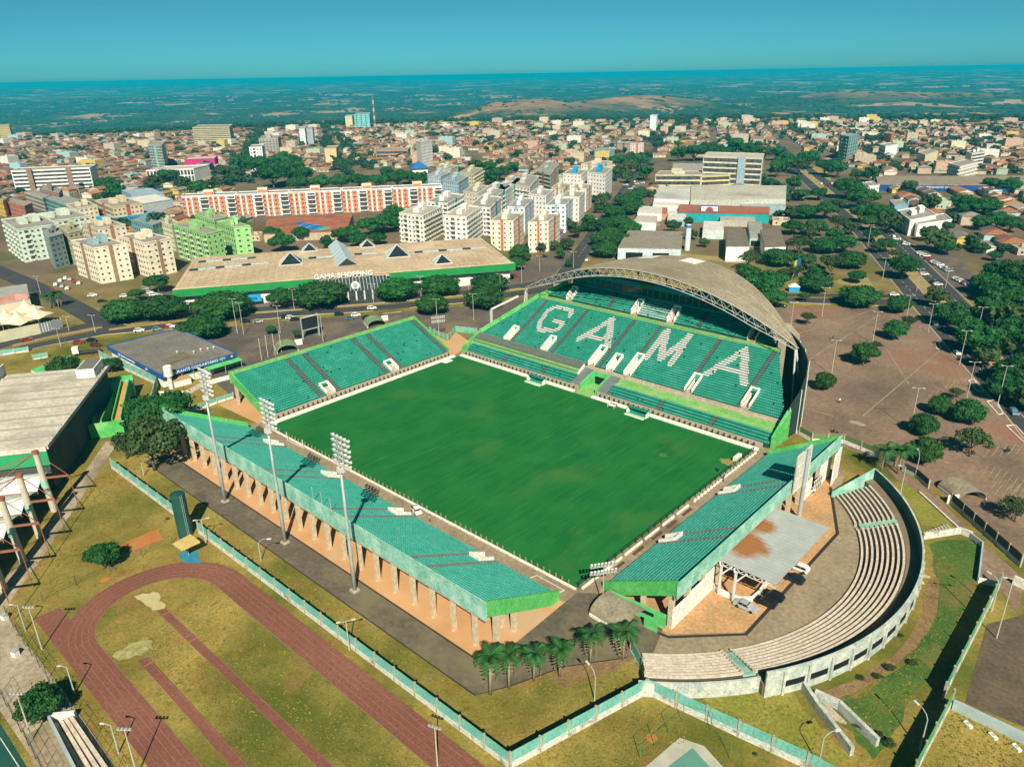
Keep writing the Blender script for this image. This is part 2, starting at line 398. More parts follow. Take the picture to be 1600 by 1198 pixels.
# bare spots on the pitch
def blotch(name, c, rx, ry, m, z, seed=0, n=22):
    r_ = random.Random(seed); pts = []
    for i in range(n):
        a = 2*math.pi*i/n; k = r_.uniform(0.78, 1.15); pts.append((c[0]+rx*k*math.cos(a), c[1]+ry*k*math.sin(a)))
    return sheet(name, pts, m, z)
A_WORN = mat('worn_turf', (0.16, 0.17, 0.035), (0.34, 0.27, 0.10), scale=0.7, rough=1, detail=7)
blotch('bare_patch', P(1139, 722), 2.6, 1.7, A_WORN, 0.068, 1)
blotch('bare_patch', P(1036, 711), 1.2, 0.9, mat('pale_turf', (0.035, 0.15, 0.035), (0.10, 0.17, 0.05), scale=0.8), 0.068, 2)
# concrete round the pitch, earth under the stands
sheet('pitch_surround', [(-61, -43.2), (61, -43.2), (61, 42), (-61, 42)], A_CONC, 0.02)
sheet('earth_apron', [(-66, -64.6), (57.6, -64.6), (57.6, -43), (-60, -43)], A_DIRT, 0.03)
sheet('earth_apron', [(-82, -40), (-60, -39), (-60, 43), (-84, 43)], A_DIRT, 0.034)
ragged_later = [(60, -37), (76.5, -37.5), (86.5, -28), (86.7, 13.5), (79, 32), (76, 44), (60, 39)]
sheet('earth_apron', ragged_later, mat('tan_orange_earth', (0.36, 0.23, 0.115), (0.56, 0.30, 0.13), scale=0.13, rough=1, fine=1.5, detail=7), 0.032)
sheet('earth_corner', [(-59, 41), (-57, 36), (-62, 37), (-82, 43), (-76, 56), (-60, 50)], A_DIRT, 0.038)
sheet('tarmac_strip', [(-62, -71.2), (60.6, -70.5), (63.5, -65.3), (57.6, -64.6), (-62, -64.9)], A_DARKC, 0.026)
sheet('corner_paving', [(57.6, -64.6), (63.5, -65.3), (67.4, -56.1), (74.2, -47.2), (77.5, -45), (75, -37), (61, -36), (57, -39)], A_DARKC, 0.036)
# arena floor of the amphitheatre
AC = (48.5, -6.0)
def arc(r, a0, a1, n): return [(AC[0]+r*math.cos(R(a0+(a1-a0)*i/n)), AC[1]+r*math.sin(R(a0+(a1-a0)*i/n))) for i in range(n+1)]
sheet('arena_floor', [(74.5, -38.5)] + [(75.5, -47.5)] + arc(48.5, -52, 47, 40) + [(78, 44), (76, 34)], A_CONC, 0.028)
kerb = MB()
kb = [P(*p) for p in ((1027.6, 988), (1044.6, 995), (1165.3, 990.7), (1308.6, 833.2), (1297.3, 760.8))]
strip(kb, 0.7, 0.045, kerb); struct(kerb.build('drain_strip', mat('drain_dark', (0.035, 0.028, 0.022))))
kerb = MB(); strip([(-62, -64.75), (57.6, -64.6)], 0.35, 0.05, kerb); struct(kerb.build('drain_strip', mat('drain_dark', (0.035, 0.028, 0.022))))
kerb = MB(); strip([(-62, -71.2), (60.6, -70.5), (63.5, -65.3), (67.4, -56.1), (74.2, -47.2)], 0.25, 0.045, kerb); struct(kerb.build('drain_strip', mat('drain_dark', (0.035, 0.028, 0.022))))
# running track
TC = (2.0, -95.5)
def track_edge(r, u_end, n=28, v_lo=None, v_hi=None):
    pts = [(u_end, TC[1]+r)] + [(TC[0]-r*math.sin(math.pi*i/n), TC[1]+r*math.cos(math.pi*i/n)) for i in range(n+1)] + [(u_end, TC[1]-r)]
    return pts
mbt = MB(); ins, outs = track_edge(11.1, 84), track_edge(16.4, 84)
for i in range(len(ins)-1): mbt.poly([(*ins[i], 0.03), (*ins[i+1], 0.03), (*outs[i+1], 0.03), (*outs[i], 0.03)])
struct(mbt.build('running_track', A_TRACK))
sheet('running_track', [P(53, 966), P(92, 949), P(150, 1010), (12, -107.0), (12, -111.9), (-4, -111.9)], A_TRACK, 0.024)
ml = MB()
for r in (12.2, 13.25, 14.3, 15.35): strip(track_edge(r, 84), 0.06, 0.036, ml)
struct(ml.build('lane_lines', A_LINE))
ml = MB(); strip(track_edge(11.05, 84), 0.10, 0.04, ml); struct(ml.build('track_kerb', mat('dull_kerb', (0.22, 0.17, 0.10))))
sheet('runway', [(0.5, -95.7), (0.9, -94.2), (84, -93.4), (84, -95.2)], A_TRACK, 0.026)
sheet('runway', [(11.0, -103.6), (11.4, -102.0), (84, -102.0), (84, -103.8)], A_TRACK, 0.026)
ml = MB()
for u in (2.4, 11.5, 13.2): ml.poly([(u, -95.65, 0.034), (u+0.25, -95.65, 0.034), (u+0.25, -94.05, 0.034), (u, -94.05, 0.034)])
ml.poly([(13.2, -103.6, 0.034), (13.45, -103.6, 0.034), (13.45, -102.0, 0.034), (13.2, -102.0, 0.034)])
for v in (-93.75, -95.3, -102.0, -103.7): strip([(1.0 if v > -100 else 11.4, v-0.3), (84, v)], 0.06, 0.033, ml)
struct(ml.build('runway_lines', A_LINE))
def ragged(name, pts, m, z, seed, amp=0.5, n=6):
    r_ = random.Random(seed); out = []
    for i, p in enumerate(pts):
        q = pts[(i+1) % len(pts)]
        for k in range(n): out.append((p[0]+(q[0]-p[0])*k/n+r_.uniform(-amp, amp), p[1]+(q[1]-p[1])*k/n+r_.uniform(-amp, amp)))
    return sheet(name, out, m, z)
ragged('sand_pit', [P(214, 930), P(243, 924), P(258, 950), P(236, 953)], A_SAND, 0.034, 4)
ragged('sand_pit', [P(176, 1020), P(229, 993), P(243, 1014), P(190, 1033)], mat('weedy_sand', (0.44, 0.38, 0.20), (0.20, 0.19, 0.03), scale=0.9, rough=1.0, detail=8), 0.034, 5)
ragged('earth_pit', [P(186, 852), P(246, 826), P(256, 842), P(205, 864)], mat('red_earth', (0.36, 0.12, 0.03), (0.46, 0.19, 0.06), scale=0.5, rough=1), 0.034, 6, 0.25)
blotch('bare_earth', P(165, 905), 1.0, 1.0, mat('red_earth', (0.36, 0.12, 0.03)), 0.034, 7)
blotch('bare_earth', P(1018, 1153), 0.9, 0.9, mat('red_earth', (0.36, 0.12, 0.03)), 0.034, 8)
sheet('blue_pad', [P(276, 866), P(296, 859), P(312, 864), P(308, 872), P(317, 878), P(290, 880)], mat('blue_paint', (0.03, 0.20, 0.30), scale=0.6), 0.05)
# paths and yards at the left edge
sheet('gym_path', [P(0, 905), P(35, 880), P(165, 690), P(185, 690), P(60, 880), P(25, 925), P(8, 955), P(30, 990), P(100, 1080), P(180, 1198), P(60, 1198), P(0, 1110)], A_TAN, 0.022)
sheet('sports_court', [P(0, 1110), P(0, 1130), P(42, 1198), P(0, 1240), P(-40, 1198)], mat('court_green', (0.012, 0.07, 0.05), scale=0.3), 0.04)
ml = MB(); strip([P(0, 1152), P(30, 1198), P(50, 1230)], 0.12, 0.05, ml); struct(ml.build('court_line', A_WLINE))
sheet('concrete_terrace', [P(78, 1125), P(120, 1120), P(180, 1198), P(190, 1220), P(60, 1220), P(40, 1150)], A_CONC, 0.03)
sheet('court_paving', [P(1008, 1198), P(1062, 1152), P(1100, 1165), P(1130, 1198), P(1120, 1240), P(1000, 1230)], mat('pale_concrete', (0.42, 0.40, 0.32), scale=0.3), 0.03)
sheet('sports_court', [P(1042, 1198), P(1082, 1168), P(1110, 1198), P(1100, 1230), P(1050, 1230)], mat('court_teal', (0.10, 0.26, 0.20), scale=0.3), 0.04)
# green ditch and brown lots to the right of the amphitheatre
ragged('green_ditch', [P(1452, 850), P(1525, 838), P(1530, 870), P(1525, 910), P(1480, 1010), P(1420, 1100), P(1370, 1185), P(1320, 1135), P(1285, 1080), P(1350, 1090), P(1420, 1030), P(1452, 985), P(1470, 920)], A_GRN, 0.03, 9, 0.5, 4)
ragged('lush_slope', [P(1090, 1082), P(1225, 1065), P(1260, 1110), P(1300, 1150), P(1330, 1188), P(1260, 1198), P(1120, 1120)], A_LIME, 0.026, 12, 0.6, 5)
ragged('earth_bank', [P(1270, 1085), P(1350, 1055), P(1410, 1010), P(1440, 960), P(1450, 900), P(1470, 905), P(1462, 960), P(1440, 1000), P(1395, 1045), P(1330, 1085), P(1300, 1095)], A_BROWN, 0.036, 10, 0.3, 4)
sheet('lime_bank', [P(1402, 752), P(1436, 770), P(1499, 828), P(1440, 820)], A_LIME, 0.034)
sheet('service_path', [P(1375, 720), P(1420, 745), P(1450, 762), P(1492, 805), P(1555, 865), P(1600, 905), P(1592, 960), P(1560, 915), P(1528, 905), P(1533, 858), P(1505, 832), P(1440, 770), P(1400, 748)], A_LOT, 0.03)
sheet('brown_yard', [P(1542, 975), P(1600, 960), P(1700, 960), P(1700, 1190), P(1600, 1135), P(1508, 1098)], mat('brown_yard', (0.085, 0.062, 0.045), (0.15, 0.105, 0.065), scale=0.12, rough=1, fine=1.5), 0.03)
ragged('brown_bank', [P(905, 1010), P(985, 990), P(1000, 1020), P(960, 1050), P(880, 1075), P(860, 1060)], A_BROWN, 0.034, 11, 0.4, 4)
# lots and roads
sheet('north_lot', [P(170, 549), P(300, 517), P(420, 503), P(600, 490), P(740, 477), P(842, 459), P(850, 500), P(745, 530), P(700, 560), P(600, 600), P(390, 640), P(300, 570)], A_LOTN, 0.012)
sheet('east_lot', [P(1180, 480), P(1240, 478), P(1420, 480), P(1452, 502), P(1620, 700), P(1720, 830), P(1640, 905), P(1440, 745), P(1290, 688), P(1236, 662), P(1150, 600)], A_LOT, 0.012)
sheet('mall_lot', [P(250, 500), P(240, 460), P(275, 450), P(500, 455), P(800, 420), P(880, 385), P(900, 400), P(850, 440), P(560, 470)], A_LOTN, 0.008)
def road(pts, w, z=0.02, m=None, name='road'):
    return struct(strip(pts, w, z).build(name, m or A_ASPH))
road([P(*p) for p in ((-40, 561), (30, 546), (160, 518), (285, 506), (400, 494), (590, 481), (735, 468), (830, 456), (868, 447))], 8.0, 0.020)
road([P(*p) for p in ((-40, 549), (30, 533), (150, 506), (285, 494), (400, 484), (545, 473), (700, 460), (820, 446), (862, 438))], 7.5, 0.018)
road([P(*p) for p in ((178, 514), (110, 476), (50, 446), (0, 424), (-60, 400))], 10.0, 0.016)
road([P(*p) for p in ((868, 452), (904, 401), (987, 283), (1035, 219), (1062, 187))], 9.5, 0.022)
RA = [P(*p) for p in ((1660, 725), (1600, 652), (1440, 475), (1330, 345), (1240, 265), (1195, 225))]
road(RA, 8.0, 0.022)
RB = [(p[0]+15*math.sin(R(118.5))*1.0, p[1]+15*0.48) for p in RA]
road(RB, 8.0, 0.022)
road([P(*p) for p in ((1225, 469), (1330, 471), (1448, 473))], 8.0, 0.018)
road([P(*p) for p in ((1228, 461), (1330, 462), (1440, 463))], 5.0, 0.017)
sheet('side_lot', [P(1425, 395), P(1465, 385), P(1500, 405), P(1530, 440), P(1520, 462), P(1480, 455)], A_LOTN, 0.014)
road([P(*p) for p in ((1392, 360), (1425, 392), (1455, 415))], 7, 0.019)
road([P(*p) for p in ((870, 330), (905, 335), (935, 350))], 12, 0.012, A_LOTN, 'parking_lane')
# kerbs and medians as raised strips
def kerbline(pts, w=0.3, h=0.13):
    mb = MB()
    for a, b in zip(pts[:-1], pts[1:]): mb.wall(a, b, w, 0.0, h)
    return struct(mb.build('kerb', A_KERB))
kerbline([P(*p) for p in ((-20, 562), (70, 541), (165, 523), (270, 514))])
for a in (((400, 500), (500, 491), (583, 486)), ((598, 490), (628, 487)), ((640, 481), (735, 472)), ((400, 488), (545, 477), (690, 465), (820, 451))): kerbline([P(*p) for p in a])
struct(strip([P(*p) for p in ((170, 515), (290, 500), (400, 489), (560, 477), (700, 464), (815, 451))], 3.0, 0.05).build('median', A_YEL))
struct(strip([P(*p) for p in ((20, 540), (90, 524), (160, 511))], 3.0, 0.05).build('median', A_YEL))
struct(strip([((a[0]+b[0])/2, (a[1]+b[1])/2) for a, b in zip(RA, RB)], 5.5, 0.05).build('median', A_YEL))
kerbline([P(1235, 473), P(1298, 475)])
kerbline([P(1355, 477), P(1390, 479)])
for dv in (-4.6, 4.6):
    kerbline([(p[0]+dv*0.88, p[1]+dv*0.48) for p in RA[:5]]); kerbline([(p[0]+dv*0.88, p[1]+dv*0.48) for p in RB[:5]])
def island(pxs):
    pts = [P(*p) for p in pxs]; mb = MB()
    for a, b in zip(pts, pts[1:]+pts[:1]): mb.wall(a, b, 0.35, 0.0, 0.16)
    struct(mb.build('kerb', A_WLINE)); sheet('traffic_island', pts, A_LOT, 0.035)
island([(1542, 627), (1556, 625), (1567, 646), (1560, 648)]); island([(1572, 665), (1586, 664), (1610, 690), (1602, 693)])
island([(1513, 595), (1528, 612), (1537, 612), (1520, 592)]); island([(1460, 536), (1467, 535), (1470, 545), (1464, 545)])
# painted bays and cracks on the east lot
def paint(segs, w, m, name, z=0.024):
    mb = MB()
    for a, b in segs: strip([P(*a), P(*b)], w, z, mb)
    struct(mb.build(name, m))
A_TANL = mat('tan_line', (0.30, 0.235, 0.15), scale=0.3, var=0.3)
paint([((1236, 525), (1390, 476)), ((1260, 564), (1375, 492)), ((1348, 650), (1468, 548)), ((1385, 545), (1420, 600)), ((1268, 640), (1302, 650))], 0.35, A_TANL, 'lot_joint')
bays = []
for i in range(9): bays.append(((1536+i*13, 715-i*1.5), (1549+i*13, 697-i*1.5)))
for i in range(9): bays.append(((1451+i*11, 620-i*5), (1460+i*11, 610-i*5)))
for i in range(7): bays.append(((1533+i*9, 745+i*4), (1546+i*9, 725+i*4)))
for i in range(6): bays.append(((1545+i*10, 768+i*4), (1562+i*10, 746+i*4)))
paint(bays, 0.16, A_TANL, 'bay_lines')
paint([((1280+i*9, 520-i*0.5), (1330+i*9, 498-i*0.5)) for i in range(0, 11, 2)], 0.14, A_TANL, 'bay_lines')
blotch('pale_stain', P(1339, 661), 2.6, 1.2, mat('pale_stain', (0.30, 0.27, 0.2), scale=0.6), 0.028, 21)

lanes = MB()
for rd, off in ((RA, 0), (RB, 0), ([P(904, 401), P(987, 283)], 0)):
    for a, b in zip(rd[:4][:-1], rd[:4][1:]):
        L_ = math.hypot(b[0]-a[0], b[1]-a[1]); n = int(L_/7)
        for i in range(n): strip([(a[0]+(b[0]-a[0])*i/n, a[1]+(b[1]-a[1])*i/n), (a[0]+(b[0]-a[0])*(i+0.45)/n, a[1]+(b[1]-a[1])*(i+0.45)/n)], 0.16, 0.034, lanes)
struct(lanes.build('lane_marks', A_WLINE))
for pxs in (((286, 246), (368, 242), (372, 229), (292, 233)), ((655, 262), (705, 258), (700, 246), (650, 250)), ((520, 224), (575, 228), (600, 214), (540, 210)), ((1040, 236), (1085, 236), (1078, 222), (1046, 222)), ((1250, 272), (1300, 282), (1290, 262), (1258, 258)), ((1060, 402), (1160, 412), (1150, 402), (1065, 396)), ((985, 352), (1030, 353), (1030, 346), (990, 345)), ((1300, 440), (1330, 447), (1370, 455), (1350, 430))):
    ragged('dry_field', [P(*q) for q in pxs], A_YEL, 0.016, len(pxs)+int(pxs[0][0]), 1.5, 5)
# grass tufts on the banks and the athletics field: uncountable
def tufts():
    g = np.random.default_rng(3); polys = [[(3, -85.6), (70, -85.6), (70, -92.8), (3, -93.6)], [(6, -96), (70, -96), (70, -101.5), (8, -101.5)], [P(40, 900), P(170, 720), P(250, 780), P(185, 845), P(90, 930)], [(-60, -72), (60, -71.2), (72, -75.8), (-62, -77.2)], [(62, -71), (74, -75.5), (80, -52), (72, -50)], [P(1090, 1090), P(1225, 1070), P(1320, 1180), P(1240, 1195)], [P(1300, 1085), P(1440, 1000), P(1460, 860), P(1520, 845), P(1470, 1010), P(1380, 1170)], [P(860, 1130), P(1000, 1095), P(1090, 1150), P(980, 1198), P(830, 1198)], [P(1480, 1110), P(1600, 1150), P(1600, 1198), P(1440, 1198)], [P(20, 985), P(70, 1010), P(230, 1198), P(200, 1198)]]
    V, F, n = [], [], 0
    for poly in polys:
        pa = np.array(poly); x0, y0 = pa.min(0); x1, y1 = pa.max(0); m = int((x1-x0)*(y1-y0)*3.2)
        q = g.uniform((x0, y0), (x1, y1), (m, 2)); keep = np.zeros(m, bool); j = len(pa)-1
        for i in range(len(pa)):
            c = ((pa[i, 1] > q[:, 1]) != (pa[j, 1] > q[:, 1])) & (q[:, 0] < (pa[j, 0]-pa[i, 0])*(q[:, 1]-pa[i, 1])/(pa[j, 1]-pa[i, 1]+1e-9)+pa[i, 0]); keep ^= c; j = i
        q = q[keep]; k = len(q); a = g.uniform(0, 3.14, k); w = g.uniform(0.07, 0.19, k); h = g.uniform(0.04, 0.15, k)*(0.5+g.random(k)); lean = g.uniform(-0.15, 0.15, (k, 2))
        for s_ in (0.0, 1.57):
            dx, dy = np.cos(a+s_)*w, np.sin(a+s_)*w
            V.append(np.stack([np.stack([q[:, 0]-dx, q[:, 1]-dy, np.full(k, 0.03)], 1), np.stack([q[:, 0]+dx, q[:, 1]+dy, np.full(k, 0.03)], 1), np.stack([q[:, 0]+dx*0.6+lean[:, 0], q[:, 1]+dy*0.6+lean[:, 1], h+0.03], 1), np.stack([q[:, 0]-dx*0.6+lean[:, 0], q[:, 1]-dy*0.6+lean[:, 1], h+0.03], 1)], 1).reshape(-1, 3)); F.append(np.arange(k*4).reshape(-1, 4)+n); n += k*4
    V, F = np.concatenate(V), np.concatenate(F); me = bpy.data.meshes.new('grass_tufts'); me.vertices.add(len(V)); me.vertices.foreach_set('co', V.astype(np.float32).ravel()); me.loops.add(len(F)*4); me.polygons.add(len(F)); me.loops.foreach_set('vertex_index', F.astype(np.int32).ravel()); me.polygons.foreach_set('loop_start', np.arange(len(F), dtype=np.int32)*4)
    me.materials.append(mat('tuft_grass', (0.085, 0.105, 0.014), (0.29, 0.225, 0.05), scale=0.3, rough=1, fine=1.1, detail=8)); me.update(calc_edges=True)
    o = link('grass_tufts', me); tag(o, 'dry tufted grass on the banks and the athletics field', 'grass', None, 'stuff')
tufts()

# ------------------------------------------------------------------ the stadium
C_STEP = mat('terrace_riser', (0.008, 0.062, 0.048), (0.016, 0.085, 0.066), scale=0.5, rough=0.9)  # riser colour darkened to hold the shade between seat rows
C_TRDK = mat('terrace_tread_shaded', (0.012, 0.105, 0.078), (0.026, 0.14, 0.105), scale=0.6, rough=0.9, fine=2)  # same tread darkened, shade of the row gaps on front-facing banks
C_TRD = mat('terrace_tread_lit', (0.045, 0.30, 0.22), (0.085, 0.38, 0.29), scale=0.6, rough=0.9, fine=2)  # tread lightened to look sunlit on banks seen from behind
C_SEAT = mat('green_seat', (0.006, 0.275, 0.178), (0.022, 0.375, 0.255), scale=0.6, rough=0.5, spec=0.4, stain=(0.05, 0.40, 0.30), sscale=0.22)
C_SEATN = mat('sunlit_seat', (0.025, 0.40, 0.28), (0.06, 0.50, 0.37), scale=0.5, rough=0.5, spec=0.4, stain=(0.10, 0.50, 0.40), sscale=0.16)  # green seat brightened to look sunlit on banks seen from behind
C_SEATP = mat('pale_seat', (0.24, 0.50, 0.42), (0.40, 0.60, 0.52), scale=0.8, rough=0.5, spec=0.4)
C_SEATW = mat('white_seat', (0.62, 0.58, 0.54), (0.72, 0.68, 0.64), scale=0.6, rough=0.5, spec=0.4)
C_PARA = mat('faded_mint_wall', (0.155, 0.40, 0.30), (0.32, 0.56, 0.45), scale=0.5, rough=0.85, fine=3, stain=(0.40, 0.60, 0.50), sscale=0.25)
C_GREEN = mat('green_wall', (0.055, 0.36, 0.075), (0.115, 0.45, 0.12), scale=0.35, rough=0.8, fine=2, stain=(0.20, 0.48, 0.16), sscale=0.2)
C_LGREEN = mat('sunbleached_green', (0.13, 0.38, 0.085), (0.26, 0.46, 0.15), scale=0.3, rough=0.85, fine=2, stain=(0.36, 0.42, 0.20), sscale=0.12)
C_CONC = mat('grey_concrete', (0.34, 0.30, 0.215), (0.45, 0.40, 0.29), scale=0.5, rough=0.9, fine=2)
C_BEIGE = mat('beige_concrete', (0.36, 0.30, 0.22), (0.46, 0.39, 0.29), scale=0.4, rough=0.9, fine=2)
C_WHITE = mat('white_render', (0.68, 0.64, 0.57), (0.80, 0.76, 0.69), scale=0.5, rough=0.8, fine=2)
C_DARK = mat('dark_opening', (0.006, 0.008, 0.010), scale=1)
C_TEAL = mat('teal_panel', (0.03, 0.33, 0.26), scale=0.5)
C_TREAD = mat('dark_tread', (0.11, 0.135, 0.125), (0.155, 0.18, 0.165), scale=0.6, rough=0.9)
C_STEEL = mat('galvanised_steel', (0.34, 0.38, 0.38), (0.46, 0.49, 0.48), scale=0.6, rough=0.5, metal=0.2)
C_WSTEEL = mat('white_steel', (0.52, 0.50, 0.46), (0.64, 0.62, 0.57), scale=0.5, rough=0.55)
C_NET = mat('grey_netting', (0.085, 0.10, 0.085), (0.13, 0.15, 0.12), scale=1.2, rough=1)
C_DKNET = mat('dark_green_netting', (0.010, 0.030, 0.024), (0.020, 0.050, 0.036), scale=0.8, rough=1)
C_TUN = mat('tunnel_green', (0.10, 0.45, 0.14), scale=0.5, var=0.2)

def seat_mesh(frames):
    """many small seats: each a pan and a backrest. frames: (x, y, z, along(2), back(2))"""
    W, D, T, B, BT = 0.46, 0.42, 0.07, 0.27, 0.06
    boxes = (((-W/2, 0.05, 0.32), (W/2, 0.05+D, 0.32+T)), ((-W/2, 0.05+D-0.02, 0.36), (W/2, 0.05+D-0.02+BT, 0.36+B)))
    base = []
    for lo, hi in boxes:
        for z in (lo[2], hi[2]):
            for x, y in ((lo[0], lo[1]), (hi[0], lo[1]), (hi[0], hi[1]), (lo[0], hi[1])): base.append((x, y, z))
    base = np.array(base)
    fr = np.array([[*f[:3], *f[3], *f[4]] for f in frames])
    n = len(fr)
    X = fr[:, 0:1]+base[None, :, 0]*fr[:, 3:4]+base[None, :, 1]*fr[:, 5:6]
    Y = fr[:, 1:2]+base[None, :, 0]*fr[:, 4:5]+base[None, :, 1]*fr[:, 6:7]
    Z = fr[:, 2:3]+np.broadcast_to(base[None, :, 2], (n, 16))
    V = np.stack([X, Y, Z], -1).reshape(-1, 3)
    q = []
    for k in (0, 8): q += [(k+4, k+5, k+6, k+7), (k, k+1, k+5, k+4), (k+1, k+2, k+6, k+5), (k+2, k+3, k+7, k+6), (k+3, k, k+4, k+7)]
    F = (np.arange(n)[:, None, None]*16+np.array(q)[None]).reshape(-1, 4)
    return V, F
def raw_mesh(name, V, F, mats, mi=None):
    me = bpy.data.meshes.new(name); me.vertices.add(len(V)); me.vertices.foreach_set('co', np.asarray(V, dtype=np.float32).ravel())
    nf = len(F); me.loops.add(nf*4); me.polygons.add(nf)
    me.loops.foreach_set('vertex_index', np.asarray(F, dtype=np.int32).ravel())
    me.polygons.foreach_set('loop_start', np.arange(nf, dtype=np.int32)*4)
    for m in mats: me.materials.append(m)
    if mi is not None: me.polygons.foreach_set('material_index', np.asarray(mi, dtype=np.int32))
    me.update(calc_edges=True); me.validate(); return me

class Tier:
    """a bank of seat rows. to_w maps (s along, t depth) to the plan; rows climb from z0 to z1."""
    def __init__(s, to_w, t0, t1, z0, z1, n, lo, hi, flip=False):
        s.to_w, s.t0, s.t1, s.z0, s.z1, s.n, s.lo, s.hi = to_w, t0, t1, z0, z1, n, lo, hi
        s.dt = (t1-t0)/n; s.dz = (z1-z0)/(n-1) if n > 1 else 0; s.flip = flip
    def row(s, k): return s.t0+k*s.dt, s.z0+k*s.dz
    def z_at(s, t): return s.z0+(t-s.t0)/s.dt*s.dz
    def spans(s, k, holes):
        t = s.t0+(k+0.5)*s.dt; a, b = s.lo(t), s.hi(t); out = []; cuts = sorted((h[0], h[1]) for h in holes if h[2] < t < h[3])
        for c0, c1 in cuts:
            if c0 > a: out.append((a, min(c0, b)))
            a = max(a, c1)
        if b > a: out.append((a, b))
        return [x for x in out if x[1]-x[0] > 0.4]
    def steps(s, holes=(), zb=None):
        mb = MB()
        for k in range(s.n):
            t, z = s.row(k); zr = z-s.dz if k else z-(0.9 if zb is None else z-zb)
            for a, b in s.spans(k, holes):
                w = s.to_w
                mb.poly([(*w(a, t), zr), (*w(b, t), zr), (*w(b, t), z), (*w(a, t), z)])
                mb.poly([(*w(a, t), z), (*w(b, t), z), (*w(b, t+s.dt), z), (*w(a, t+s.dt), z)], 1)
        return mb
    def seats(s, holes=(), aisles=(), pick=None, pitch=0.55, skip=None):
        fr = []; kinds = []
        e0 = s.to_w(0, 0); ea = s.to_w(1, 0); eb = s.to_w(0, 1)
        al = (ea[0]-e0[0], ea[1]-e0[1]); bk = (eb[0]-e0[0], eb[1]-e0[1])
        for k in range(s.n):
            t, z = s.row(k)
            for a, b in s.spans(k, list(holes)+[(c-w/2, c+w/2, -1e9, 1e9) for c, w in aisles]):
                m = int((b-a-0.1)/pitch)
                for i in range(m):
                    x = a+(b-a-m*pitch)/2+pitch*(i+0.5)
                    if random.random() < 0.012: continue
                    p = s.to_w(x, t+s.dt*0.32); fr.append((p[0], p[1], z-0.30, al, bk)); kinds.append(pick(x, t) if pick else 0)
        return fr, kinds
    def aisle_steps(s, c, w, m, parent):
        mb = MB()
        for k in range(s.n):
            t, z = s.row(k)
            if not any(a <= c <= b for a, b in s.spans(k, s.holes)): continue
            for q in (0, 1):
                zz = z-s.dz+s.dz*(q+1)/2+0.012; ta = t-s.dt*0.5+s.dt*0.5*q if k else t+0.001
                p0, p1, p2, p3 = s.to_w(c-w/2, ta), s.to_w(c+w/2, ta), s.to_w(c+w/2, ta+s.dt*0.5), s.to_w(c-w/2, ta+s.dt*0.5)
                mb.prism([p0, p1, p2, p3], zz-s.dz*0.5-0.05, zz)
        return mb.build('stair', m, parent)
def seat_part(name, fr, kinds, mats, parent):
    V, F = seat_mesh(fr)
    o = link(name, raw_mesh(name, V, F, mats, np.repeat(np.array(kinds), 10)), parent); o['kind'] = 'stuff'
    o['label'] = 'rows of small green plastic seats'
    return o
def portal(tier, c, w, ta, tb, parent, mw=C_WHITE, door=C_TEAL, wide=0.28, hh=1.25, tail=0.0):
    """a white-walled stair mouth let into the seats: two raking side walls, a back wall, floor and dark doorway"""
    za, zb = tier.z_at(ta), tier.z_at(tb); W = tier.to_w
    po = MB()
    for sgn in (-1, 1):
        x = c+sgn*(w/2); x2 = x+sgn*wide
        t0 = ta-tail if sgn < 0 else ta
        q = [(x, t0), (x2, t0), (x2, tb), (x, tb)]
        z0_ = tier.z_at(t0)
        po.prism([W(*p) for p in q], za-1.9, [z0_+hh*0.8, z0_+hh*0.8, zb+hh, zb+hh])
    o = po.build('portal_wall', mw, parent)
    b = MB(); b.prism([W(c-w/2-wide, tb), W(c+w/2+wide, tb), W(c+w/2+wide, tb+wide), W(c-w/2-wide, tb+wide)], za-1.9, zb+hh)
    b.build('back_wall', mw, o)
    f = MB(); f.prism([W(c-w/2, ta), W(c+w/2, ta), W(c+w/2, tb), W(c-w/2, tb)], za-2.1, za-1.3+0.9); f.build('floor', C_BEIGE, o)
    d = MB(); d.prism([W(c-w*0.42, tb-0.03), W(c+w*0.42, tb-0.03), W(c+w*0.42, tb-0.003), W(c-w*0.42, tb-0.003)], za-0.38, min(za+1.7, zb+hh-0.5)); d.build('doorway', C_DARK, o)
    if zb-za > 1.6:
        d = MB(); d.prism([W(c-w*0.42, tb-0.03), W(c+w*0.42, tb-0.03), W(c+w*0.42, tb-0.003), W(c-w*0.42, tb-0.003)], za+1.72, zb+hh*0.55); d.build('door_panel', door, o)
    return o
def sideclose(tier, which, z_extra, thick, m, parent, name='end_wall', under=-0.3, foot=None, tpad=0.0):
    """the wall that closes the end of a bank: follows the rake of the rows"""
    mb = MB(); e = tier.lo if which < 0 else tier.hi; n = 6
    for i in range(n):
        a = tier.t0+(tier.t1-tier.t0)*i/n-(tpad if i == 0 else 0); b = tier.t0+(tier.t1-tier.t0)*(i+1)/n
        x0, x1 = e(a), e(b); za, zb = tier.z_at(a)+z_extra, tier.z_at(b)+z_extra
        lo = min(za, zb)-z_extra+under if foot is None else foot
        pts = [tier.to_w(x0, a), tier.to_w(x1, b), tier.to_w(x1+which*thick, b), tier.to_w(x0+which*thick, a)]
        k = len(mb.v)
        zb0 = tier.z_at(a)+under if foot is None else foot; zb1 = tier.z_at(b)+under if foot is None else foot
        bot = [zb0, zb1, zb1, zb0]; top = [za, zb, zb, za]
        mb.v += [(p[0], p[1], z) for p, z in zip(pts, bot)]+[(p[0], p[1], z) for p, z in zip(pts, top)]
        for fc in ((3, 2, 1, 0), (4, 5, 6, 7), (0, 1, 5, 4), (1, 2, 6, 5), (2, 3, 7, 6), (3, 0, 4, 7)): mb.f.append(tuple(k+j for j in fc)); mb.m.append(0)
    return mb.build(name, m, parent)
